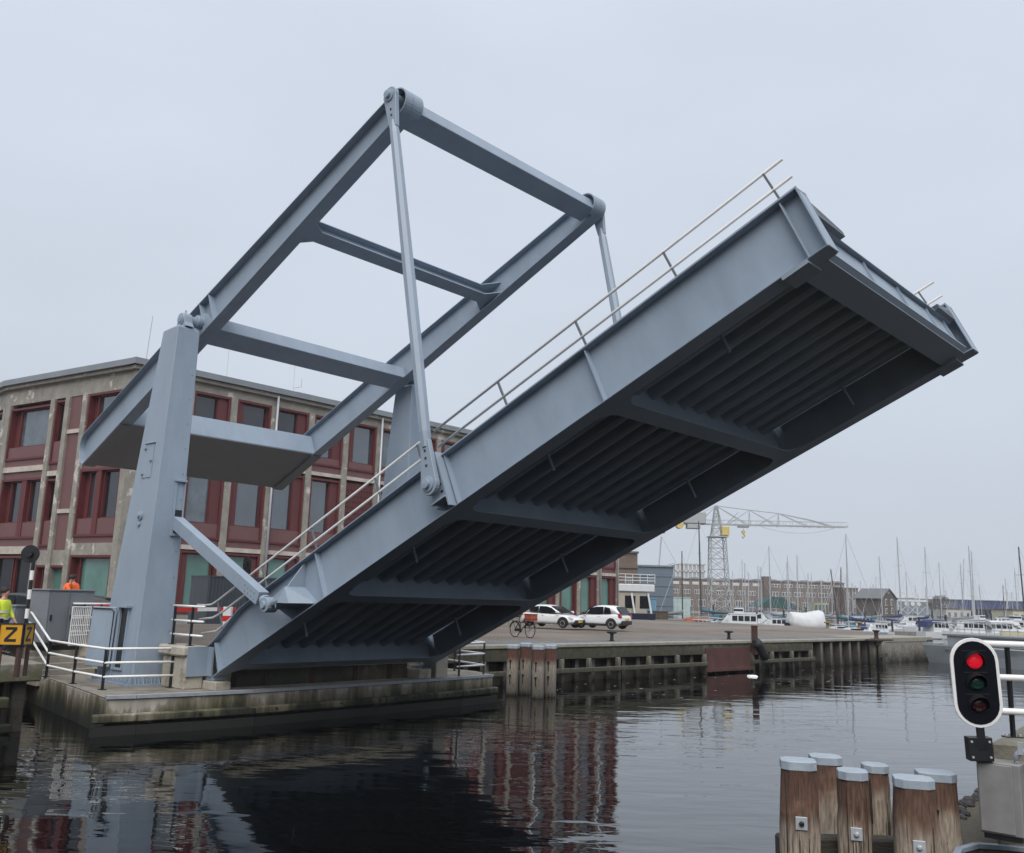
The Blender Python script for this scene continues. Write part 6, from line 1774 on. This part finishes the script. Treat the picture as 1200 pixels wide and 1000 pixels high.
# ---- crane
Yc = 245
cb_ = at(843, 715, Yc); cx, cy = cb_.x, cb_.y
t = thing('tower_crane', 'pale steel lattice shipyard crane with long horizontal jib and yellow cab', 'crane', (cx, cy, 1.6), IDENT)
CRM = mat('crane_steel', (.32, .335, .34), .6, var=.1)
CRY = mat('crane_yellow', (.52, .40, .12), .6)
def lattice(mb, p, q, w0, w1, n, r=.11, diag=True):
    p, q = V(p), V(q)
    d = (q - p).normalized(); s = d.cross(V((0, 1, 0)) if abs(d.y) < .9 else V((1, 0, 0))).normalized(); u_ = s.cross(d)
    lv = []
    for k in range(n + 1):
        f_ = k / n; c_ = p.lerp(q, f_); w_ = (w0 + (w1 - w0) * f_) / 2
        lv.append([c_ + s * (a_ * w_) + u_ * (b_ * w_) for a_, b_ in ((-1, -1), (1, -1), (1, 1), (-1, 1))])
    for k in range(n):
        for i in range(4):
            j = (i + 1) % 4
            mb.bar(lv[k][i], lv[k + 1][i], r * 1.6, r * 1.6)
            mb.bar(lv[k][i], lv[k][j], r, r)
            mb.bar(lv[k][i], lv[k + 1][j], r, r)
            mb.bar(lv[k][j], lv[k + 1][i], r, r)
    for i in range(4): mb.bar(lv[n][i], lv[n][(i + 1) % 4], r, r)
zt = at(843, 630, Yc).z; zj = at(843, 614, Yc).z; za = at(841, 593, Yc).z
xj = at(992, 616, Yc).x; xb = at(798, 612, Yc).x
a = MB(); lattice(a, (cx, cy, 1.6), (cx - .3, cy, zt), 5.2, 3.8, 7, .13); a.done('tower', CRM, t)
a = MB(); a.box(cx - 2.6, cx + 2.2, cy - 2.4, cy + 2.4, zt, zt + .3); a.done('platform', CRM, t)
a = MB(); lattice(a, (cx - .3, cy, zt + .3), (cx - .5, cy, za), 3.0, .6, 4, .12); a.done('mast_head', CRM, t)
a = MB()
zb0 = at(843, 615.5, Yc).z; zb1 = at(992, 618, Yc).z
nseg = 12
for sg in (-1, 1):
    a.bar((xb, cy + sg * 1.0, zb0 + .1), (xj, cy + sg * 1.0, zb1), .22, .3)
    a.bar((xb, cy + sg * 1.0, zb0 + 1.2), (xj, cy + sg * 1.0, zb1 + 1.2), .08, .08)
    for k in range(nseg * 2 + 1):
        x = xb + (xj - xb) * k / (nseg * 2); a.bar((x, cy + sg * 1.0, zb0), (x, cy + sg * 1.0, zb0 + 1.2), .07, .07)
for k in range(nseg): x = xb + (xj - xb) * k / nseg; a.bar((x, cy - 1, zb0 + .1), (x, cy + 1, zb0 + .1), .1, .1)
a.done('jib', CRM, t)
a = MB()
pk = V((cx - .5, cy, za))
for sg in (-1, 1):
    tops = [pk, V((at(878, 598, Yc).x, cy, at(878, 598, Yc).z)), V((at(912, 602, Yc).x, cy, at(912, 602, Yc).z)), V((at(950, 610, Yc).x, cy + sg * .5, at(950, 610, Yc).z)), V((at(972, 615, Yc).x, cy + sg * .8, zb1 + .2))]
    for q0, q1 in zip(tops[:-1], tops[1:]): a.bar(q0, q1, .2, .2)
    for q in tops[1:3]: a.bar(q, (q.x, cy + sg, zb0), .13, .13)
    zz = [(cx + 1.2, 0), (tops[1].x - 9, 1), (tops[1].x, 0)]
    a.bar(pk, (tops[1].x, cy + sg, zb0), .14, .14); a.bar((cx + 2, cy + sg, zb0), (tops[1].x - 3, cy, (za + zb0) / 2 + 1), .12, .12)
    a.bar(tops[1], (tops[2].x, cy + sg, zb0), .12, .12); a.bar(tops[2], (tops[3].x, cy + sg, zb0), .12, .12); a.bar((tops[1].x - 6, cy + sg, zb0), tops[1], .12, .12); a.bar((tops[2].x - 6, cy + sg, zb0), tops[2], .12, .12)
    a.bar(pk, (xb + 1.5, cy + sg, zb0 + 1), .14, .14); a.bar(pk, (xb + 5, cy + sg, zb0 + .4), .12, .12)
a.done('stay_frame', CRM, t)
a = MB(); a.box(xb + .5, xb + 6.5, cy - 1.5, cy + 1.5, zb0 + .2, zb0 + 3.2); a.box(xb + 1.5, xb + 5, cy - 1.4, cy + 1.4, zb0 - 1.2, zb0); a.done('counterweight', CRM, t, bevel=.1)
a = MB(); a.tube((xb - .4, cy - 1.2, zb0 - .3), (xb - .4, cy + 1.2, zb0 - .3), 1.0, n=12); a.done('winch', CRY, t)
c0 = at(852, 628, Yc); a = MB(); a.box(at(844.5, 622, Yc).x, at(853, 622, Yc).x, cy - 1.8, cy + .8, c0.z, c0.z + 2.3); cabn = a.done('cab', CRY, t, bevel=.08)
a = MB(); h_ = at(871, 622, Yc); a.tube((h_.x, cy, zb0), (h_.x, cy, h_.z - 1), .05, n=4); a.box(h_.x - 1.4, h_.x + 1.4, cy - .8, cy + .8, zb0 - .5, zb0 - .1); a.done('trolley', CRM, t)
a = MB(); a.path([(h_.x, cy, h_.z - .8), (h_.x + .4, cy, h_.z - 1.4), (h_.x, cy, h_.z - 2.0), (h_.x - .35, cy, h_.z - 1.6)], .22, 6); a.lathe([(.5, -.3), (.5, .3)], (h_.x, cy, h_.z - .4), (0, 1, 0), 10); a.done('hook', CRY, t)
a = MB(); q0, q1 = V((at(890, 616, Yc).x, cy, zb0)), V((at(978, 616, Yc).x, cy, zb0)); a.path([q0.lerp(q1, k / 8) + V((0, 0, -1.6 * 4 * (k / 8) * (1 - k / 8))) for k in range(9)], .035, 4); a.done('cable', CRM, t)

# ---- buildings across the basin
BRN = mat('far_brick', (.155, .125, .105), .9, var=.12, scale=.3)
BRN2 = mat('far_brick_dark', (.115, .095, .08), .9, var=.15, scale=.4)
def block(name, lab, x0, x1, ytop, Y, depth, z0=1.7, wall=None, cat='building', rows=(), rot=0.0, roof=None, parapet=True):
    """x0, x1, ytop: extent in the photo at distance Y; rows: (z fraction low, high, count, width share, material)"""
    a0, a1 = at(x0, 705, Y), at(x1, 705, Y)
    zt = at((x0 + x1) / 2, ytop, Y).z
    wd = a1.x - a0.x
    t = thing(name, lab, cat, (0, 0, 0), Matrix.Translation((a0.x, Y, z0)) @ Matrix.Rotation(rot, 4, 'Z'))
    h = zt - z0
    a = MB(); a.box(0, wd, 0, depth, -2, h); a.done('wall', wall or BRN, t)
    if parapet:
        a = MB(); a.box(-.15, wd + .15, -.2, depth + .2, h, h + .25); a.done('roof', roof or BRN2, t)
    for r_ in rows:
        zl, zh, n, sh, fm, gm = r_[:6]
        x_from, x_to = (r_[6], r_[7]) if len(r_) > 6 else (0, 1)
        for k in range(n):
            c0 = wd * (x_from + (x_to - x_from) * (k + (1 - sh) / 2) / n); c1 = wd * (x_from + (x_to - x_from) * (k + (1 + sh) / 2) / n)
            a = MB(); a.box(c0, c1, -.08, .1, h * zl, h * zh); wf = a.done('window', fm, t)
            npan = 3; pw = (c1 - c0) / npan
            a = MB()
            for j in range(npan): a.box(c0 + j * pw + pw * .1, c0 + (j + 1) * pw - pw * .1, -.1, -.05, h * zl + h * .012, h * zh - h * .012)
            a.done('pane', gm, wf)
    return t, wd, h
WF = mat('window_frame_white', (.62, .61, .58), .6)
FGL = mat('far_glass', (.09, .10, .115), .2, vary_rough=0)
PALE = mat('far_panel', (.5, .49, .47), .7)
t, wd, h = block('warehouse', 'old brown brick warehouse corner right of the factory', 700, 747, 648, 121, 20, wall=bricks('old_brick', (.17, .115, .085), (.13, .09, .07), (.12, .1, .085), .8, .3, .04, rot=(R(90), 0, 0)), rows=[(.48, .62, 2, .34, WF, FGL, .15, 1), (.25, .36, 2, .4, GLASSD, FGL, .15, 1)])
a = MB(); a.box(-.1, wd + .1, -.15, .05, h * .76, h * .79); a.done('cornice', BRN2, t)
t, wd, h = block('shed', 'windowless blue grey metal shed behind the patrol vessel', 747, 789, 664.5, 135, 18, wall=mat('shed_blue', (.12, .155, .195), .6, var=.06), roof=mat('shed_edge', (.16, .19, .22), .6))
a = MB()
for k in range(1, 5): a.box(0, wd, -.06, .0, h * k / 5, h * k / 5 + .06)
a.done('panel_joint', mat('shed_joint', (.09, .12, .15), .6), t)
# mast with a derrick on top of the shed
for xx, yy, tx, ty in ((775, 632, 772, 666), (793, 661, 785, 666)):
    p, q = at(xx, yy, 140), at(tx, ty, 140); a = MB(); q2 = V((q.x - (at(775, 0, 140).x - at(747, 0, 135).x) * 0, q.y, q.z))
tt = thing('derrick', 'thin leaning derrick mast above the blue grey shed', 'mast', (at(772, 666, 143).x, 143, 1.7), IDENT)
a = MB(); q, p = at(772, 666, 143), at(775, 629, 143); a.tube((q.x, 143, 1.7), q, .14, n=6); a.tube(q, p, .12, n=6); q3 = at(771, 690, 143); a.tube((q.x, 143, q.z), at(793, 661, 143), .1, n=5); a.tube(p, at(793, 661, 143), .03, n=4); a.done('spar', GALV, tt)
t, wd, h = block('storehouse', 'long brown brick storehouse with three rows of white framed windows', 786, 990, 681.5, 285, 14, wall=BRN,
    rows=[(.84, .93, 9, .66, WF, PALE, 0, .52), (.83, .93, 6, .70, WF, FGL, .57, 1.0), (.54, .68, 8, .62, WF, FGL, 0, .5), (.54, .68, 6, .74, WF, FGL, .56, .98), (.14, .36, 7, .6, WF, FGL, 0, .5), (.14, .36, 5, .5, WF, FGL, .56, 1)])
a = MB()
for k in range(11): a.loft([[(wd * k / 11, .1, h + .25), (wd * (k + 1) / 11, .1, h + .25), (wd * (k + 1) / 11, 10, h + .25), (wd * k / 11, 10, h + .25)], [(wd * (k + .35) / 11, .1, h + .75), (wd * (k + .65) / 11, .1, h + .75), (wd * (k + .65) / 11, 10, h + .75), (wd * (k + .35) / 11, 10, h + .75)]])
a.done('roof_lantern', ROOFM, t)
a = MB(); x0 = wd * .535; a.box(x0, x0 + 2.2, -.6, 3, 0, h + 1.6); a.done('stair_tower', BRN2, t)
a = MB(); x0 = wd * .945; a.box(x0, x0 + 2.4, -.3, .1, h * .3, h * .9); a.done('glass_stairwell', GLASS, t)
block('annex', 'low dark annex at the right end of the long storehouse', 990, 1006, 690, 275, 12, wall=BRN2, rows=[(.3, .55, 2, .5, WF, FGL), (.65, .85, 2, .5, WF, FGL)])
# gable house
p0, p1, p2 = at(1003, 705, 215), at(1033, 705, 208), at(1050, 705, 214)
t = thing('gable_house', 'dark brick house with grey pitched roof and gable end facing the basin', 'house', (p0.x, p0.y, 1.7), IDENT)
BASES[t.name] = V((p0.x, p0.y, 1.7))
ze, zr = at(1033, 701, 208).z, at(1041, 690.5, 211).z
b0, b1, b2 = V((p0.x, p0.y, 1.0)), V((p1.x, p1.y, 1.0)), V((p2.x, p2.y, 1.0)); b3 = b0 + (b2 - b1)
hz_ = V((0, 0, ze - 1.0)); rr0 = (b1 + b2) / 2; rr1 = (b0 + b3) / 2
a = MB()
for q in ([b0, b1, b1 + hz_, b0 + hz_], [b1, b2, b2 + hz_, V((rr0.x, rr0.y, zr)), b1 + hz_], [b2, b3, b3 + hz_, b2 + hz_], [b3, b0, b0 + hz_, V((rr1.x, rr1.y, zr)), b3 + hz_]): a.face(q)
a.done('wall', BRN2, t)
a = MB(); e_ = V((0, 0, .15)); ov = (b1 - b0).normalized() * .4; sd_ = (b2 - b1).normalized() * .5
for s0, s1 in ((b0, b1), (b3, b2)):
    sg = -1 if s0 is b0 else 1
    lo0, lo1 = s0 + hz_ - ov + sd_ * sg, s1 + hz_ + ov + sd_ * sg; lo0.z -= .2; lo1.z -= .2
    hi0, hi1 = V((rr1.x, rr1.y, zr)) - ov, V((rr0.x, rr0.y, zr)) + ov
    a.loft([[lo0, lo1, hi1, hi0], [lo0 + e_, lo1 + e_, hi1 + e_, hi0 + e_]])
a.done('roof', mat('slate_roof', (.13, .135, .14), .7, var=.1), t)
for f_, z0, z1 in ((.3, 3.5, 5.0), (.68, 3.5, 5.0), (.5, 6.3, 7.3), (.3, 1.7, 2.9), (.7, 1.7, 3.1)):
    c_ = b1.lerp(b2, f_); dx = (b2 - b1).normalized(); nn = V((dx.y, -dx.x, 0)) * .08
    a = MB(); a.loft([[c_ - dx * .5 + nn + V((0, 0, z)) , c_ + dx * .5 + nn + V((0, 0, z)), c_ + dx * .5 - nn + V((0, 0, z)), c_ - dx * .5 - nn + V((0, 0, z))] for z in (z0, z1)]); w_ = a.done('window', WF, t)
    a = MB(); n2 = nn * 1.3; a.loft([[c_ - dx * .38 + n2 + V((0, 0, z)) , c_ + dx * .38 + n2 + V((0, 0, z)), c_ + dx * .38 + V((0, 0, z)), c_ - dx * .38 + V((0, 0, z))] for z in (z0 + .15, z1 - .15)]); a.done('pane', FGL, w_)
# apartment block far behind
t, wd, h = block('apartment_block', 'pale grid fronted apartment block far behind the crane', 792, 826, 661, 430, 20, wall=mat('apt_glass', (.33, .37, .40), .6, var=.1), roof=mat('apt_roof', (.35, .48, .45), .6))
for k in range(8):
    a = MB(); a.box(wd * k / 7 - .3, wd * k / 7 + .3, -.5, 0, 0, h); a.done('grid_pier', mat('apt_grid', (.55, .54, .52), .7), t)
for k in range(7):
    a = MB(); a.box(-.3, wd + .3, -.5, 0, h * k / 6 - .3, h * k / 6 + .3); a.done('grid_beam', MATS['apt_grid'], t)
# containers, tents, fences between
def bx(name, lab, cat, x0, x1, ytop, Y, depth, m_, z0=1.7, ribs=8):
    a0, a1 = at(x0, 705, Y), at(x1, 705, Y); zt = at((x0 + x1) / 2, ytop, Y).z
    t = thing(name, lab, cat, (a0.x, Y, z0), IDENT)
    a = MB(); a.box(a0.x, a1.x, Y, Y + depth, z0 - .5, zt); a.done('body', m_, t, bevel=.05)
    a = MB()
    for k in range(1, ribs): x = a0.x + (a1.x - a0.x) * k / ribs; a.box(x - .05, x + .05, Y - .06, Y, z0, zt - .1)
    a.done('rib', m_, t)
    a = MB(); a.box(a0.x - .05, a1.x + .05, Y - .08, Y + depth + .05, zt - .02, zt + .1); a.done('roof', m_, t)
    return t
bx('container', 'bright blue container beside the patrol vessel', 'container', 755, 769, 702, 125, 3, mat('cont_blue', (.13, .27, .40), .6))
bx('container', 'pale turquoise long site cabin left of the crane foot', 'site cabin', 771, 809, 700.5, 150, 3, mat('cont_teal', (.42, .53, .52), .6, var=.15))
t = bx('fence', 'brown timber fence behind the square near the patrol vessel', 'fence', 759, 783, 717, 114.5, .2, mat('fence_wood', (.09, .07, .055), .9, var=.3), ribs=14)
# green tent
p0, p1 = at(886, 714, 230), at(938, 714, 230)
t = thing('market_tent', 'dark green tent roof on posts in front of the storehouse', 'tent', (p0.x, 230, 1.7), IDENT)
zr, ze = at(908, 700, 230).z, at(908, 709, 230).z
TG = mat('tent_green', (.02, .065, .06), .8, var=.15)
a = MB(); xm = at(907, 700, 230).x; a.loft([[(p0.x, 228, ze - .5), (xm - 1, 228, zr), (xm + 1.5, 228, zr), (p1.x, 228, ze - 1)], [(p0.x, 238, ze - .5), (xm - 1, 238, zr), (xm + 1.5, 238, zr), (p1.x, 238, ze - 1)]]); a.done('canopy', TG, t)
for k in range(6): x = p0.x + .5 + (p1.x - p0.x - 1) * k / 5; a = MB(); a.tube((x, 228.3, 1.6), (x, 228.3, ze - .6), .1, n=6); a.done('tent_post', GALV, t)
# glasshouse
t = bx('glasshouse', 'small yellow green glazed kiosk behind the tarpaulin boat', 'kiosk', 954, 971, 707.5, 190, 4, mat('kiosk_yellow', (.38, .40, .26), .4), ribs=2)
p0, p1 = at(954, 705, 190), at(971, 705, 190)
a = MB()
for k in range(4): w_ = (p1.x - p0.x) / 4; a.box(p0.x + k * w_ + .12, p0.x + (k + 1) * w_ - .12, 189.9, 189.98, 2.2, 4.2)
a.done('window', FGL, t)
# right hand side: hangar, white terrace, footbridge, tree
t, wd, h = block('hangar', 'long low navy blue hangar beyond the marina', 1102, 1240, 705, 270, 4, wall=mat('hangar_blue', (.035, .05, .13), .6, var=.1), roof=mat('hangar_roof', (.12, .14, .2), .6))
a = MB(); a.box(wd * .26, wd * .29, -.2, 0, h * .35, h * .55); a.done('loading_hatch', WF, t)
t, wd, h = block('hangar', 'grey blue end bay at the left of the navy hangar', 1104, 1122, 704, 262, 6, wall=mat('hangar_grey', (.12, .125, .16), .6), parapet=True)
block('boat_hall', 'wide blue grey boat hall behind the white lift bridge', 1046, 1106, 702.5, 300, 6, wall=mat('boat_hall_blue', (.15, .175, .205), .7, var=.1), roof=mat('boat_hall_roof', (.2, .21, .22), .7))
t, wd, h = block('terrace', 'white low terrace of small houses below the navy hangar', 1108, 1166, 714.5, 235, 8, wall=mat('terrace_white', (.42, .42, .40), .8, var=.1), rows=[(.25, .7, 8, .42, WF, FGL)])
t, wd, h = block('shed', 'dark grey boathouse right of the white terrace', 1164, 1196, 716, 200, 10, wall=mat('boathouse', (.05, .052, .058), .7))
block('office', 'pale flat roofed office at the right edge beyond the boats', 1186, 1230, 716, 180, 8, wall=mat('office_cream', (.5, .47, .34), .8), rows=[(.3, .7, 6, .7, WF, FGL)])
# white steel gate bridge with cross bracing
p0, p1 = at(1052, 705, 225), at(1086, 705, 225)
t = thing('lift_bridge', 'white steel frame bridge with crossed braces and round panels beyond the masts', 'bridge', (p0.x, 225, 1), IDENT)
z1, z2 = at(1068, 703, 225).z, at(1068, 697.5, 225).z
a = MB(); a.bar((p0.x, 225, z1 - .2), (p1.x, 225, z1 - .2), .4, .5); a.bar((p0.x + 1.2, 225, z2 + .3), (p0.x + 5, 225, z2 + .3), .3, .3); a.bar((p0.x + 1.2, 225, z2 + .3), (p0.x + .6, 225, z1), .2, .2); a.bar((p0.x + 5, 225, z2 + .3), (p0.x + 5.3, 225, z1), .2, .2); a.done('top_beam', DECK, t)
xs = [p0.x + (p1.x - p0.x) * k / 3 for k in range(4)]
for x in xs: a = MB(); a.bar((x, 225, 0), (x, 225, z1), .18, .18); a.done('leg', DECK, t)
a = MB()
for q0, q1 in zip(xs[:-1], xs[1:]): a.bar((q0, 225, 2.6), (q1, 225, z1 - 1.2), .09, .09); a.bar((q0, 225.1, z1 - 1.2), (q1, 225.1, 2.6), .09, .09)
a.done('brace', DECK, t)
for k in range(3): a = MB(); a.lathe([(.5, -.05), (.5, .05)], (p0.x + 2.0 + k * 1.5, 224.7, z1 - 1.0), (0, 1, 0), 16); a.done('round_panel', DECK, t)
# bare trees
def bare_tree(lab, x, ytop, Y, wd_px, seed):
    rk = random.Random(seed); p = at(x, 715, Y); zt = at(x, ytop, Y).z; h = zt - 1.6; sp = wd_px / F_PX * Y / 2
    t = thing('bare_tree', lab, 'tree', (p.x, p.y, 1.6), IDENT, 'bare trees beyond the marina')
    a = MB(); a.tube((p.x, p.y, 1), (p.x, p.y, 1.6 + h * .42), .28, .18, n=7); a.done('trunk', WALE, t)
    a = MB()
    def grow(q, d, l, r, dep):
        e_ = q + d * l; a.tube(q, e_, r * .6, r * .4, n=4)
        if dep == 0: return
        for k in range(rk.choice((3, 3, 4))):
            nd = (d + V((rk.uniform(-.8, .8), rk.uniform(-.8, .8), rk.uniform(-.25, .55)))).normalized()
            grow(e_, nd, l * rk.uniform(.6, .8), r * .62, dep - 1)
    for k in range(6):
        an = 2 * PI * k / 6; grow(V((p.x, p.y, 1.6 + h * (.3 + .02 * k))), V((math.cos(an) * sp / h * 1.2, math.sin(an) * sp / h, .75)).normalized(), h * .20, .13, 4)
    a.done('crown', mat('twigs', (.15, .135, .125), .9), t)
bare_tree('bare round crowned tree in front of the hangar end', 1103, 694, 215, 26, 3)
bare_tree('smaller bare tree left of the round crowned one', 1092, 703, 222, 14, 5)
# far trees: one low hazy wood along the horizon
a = MB(); rk = random.Random(9)
for k in range(420):
    x = rk.uniform(150, 560); y = rk.uniform(520, 600); s = rk.uniform(3, 7); z = rk.uniform(3, 8)
    for j in range(5):
        c_ = V((x + rk.uniform(-s, s), y + rk.uniform(-s, s), z + rk.uniform(-2, 3))); r_ = rk.uniform(1, 2.6)
        q = [c_ + V((rk.uniform(-r_, r_), rk.uniform(-r_, r_), rk.uniform(-r_, r_))) for _ in range(4)]
        a.face(q[:3]); a.face([q[0], q[2], q[3]])
tag(a.done('distant_wood', mat('wood_far', (.07, .075, .06), .9)), 'low strip of distant wood along the horizon at the right', 'wood', kind='stuff')
# ------------------------------------------------------------------ damp air over the harbour
m = bpy.data.materials.new('damp_air'); m.use_nodes = True
nt = m.node_tree
for n in list(nt.nodes):
    if n.type == 'BSDF_PRINCIPLED': nt.nodes.remove(n)
pv = nt.nodes.new('ShaderNodeVolumePrincipled')
pv.inputs['Color'].default_value = (.97, .985, 1, 1)
pv.inputs['Density'].default_value = 0.0003
pv.inputs['Anisotropy'].default_value = 0.2
out = [n for n in nt.nodes if n.type == 'OUTPUT_MATERIAL'][0]
nt.links.new(pv.outputs[0], out.inputs['Volume'])
a = MB(); a.box(-950, 950, -150, 3100, -2.4, 34)
hzo = a.done('haze', m)
tag(hzo, kind='stuff')
# ------------------------------------------------------------------ the bank the photographer stands on, and unseen houses added to block low sky
a = MB(); a.prism([(-90, -90), (90, -90), (90, -4), (14, 2.5), (-6, 2.5), (-16, -6), (-90, -14)], XYZ, -1, 1.98)
tag(a.done('near_quay', PAVE), kind='structure')
NB = [bricks('house_brick', (.17, .09, .065), (.13, .07, .05), (.16, .14, .12), .22, .075, .012, rot=(R(90), 0, 0)), bricks('house_brick_dark', (.10, .07, .06), (.08, .055, .045), (.12, .11, .1), .22, .075, .012, rot=(R(90), 0, 0)), mat('house_render', (.34, .32, .28), .9, var=.1)]
for x0, x1, y0, h, ridge, wl, lab in ((-78, -50, -34, 11, 15, 0, 'red brick terrace added unseen behind the photographer on the far left to block low sky'), (-46, -24, -31, 13, 16.5, 1, 'dark brick warehouse added unseen behind the photographer, left of the road, to block low sky'), (-8, 12, -30, 12, 16, 2, 'pale rendered house added unseen behind the photographer beside the road to block low sky'), (15, 40, -29, 14, 18, 0, 'tall red brick house added unseen behind the photographer on the right to block low sky'), (44, 74, -30, 11, 14, 1, 'long dark brick house added unseen behind the photographer on the far right to block low sky')):
    t = thing('sky_block_house', lab, 'house', (x0, y0, 1.98), IDENT, 'houses added on the near bank to block low sky')
    a = MB(); a.box(x0, x1, y0 - 11, y0, 1.5, h); a.done('wall', NB[wl], t)
    a = MB(); a.prism([(y0 + .5, h - .1), (y0 - 5.5, ridge), (y0 - 11.5, h - .1)], YZ, x0 - .3, x1 + .3); a.done('roof', mat('bank_tiles', (.09, .075, .07), .8, var=.2), t)
    n = int((x1 - x0) / 3.4)
    for k in range(n):
        for z in (3.2, 6.6, 9.8):
            if z + 1.9 > h: continue
            c = x0 + (x1 - x0) * (k + .5) / n
            b = MB(); b.box(c - .65, c + .65, y0, y0 + .08, z, z + 1.8); wf = b.done('window', WHITE, t)
            b = MB(); b.box(c - .56, c + .56, y0 + .08, y0 + .1, z + .09, z + 1.71); b.done('pane', GLASSD, wf)
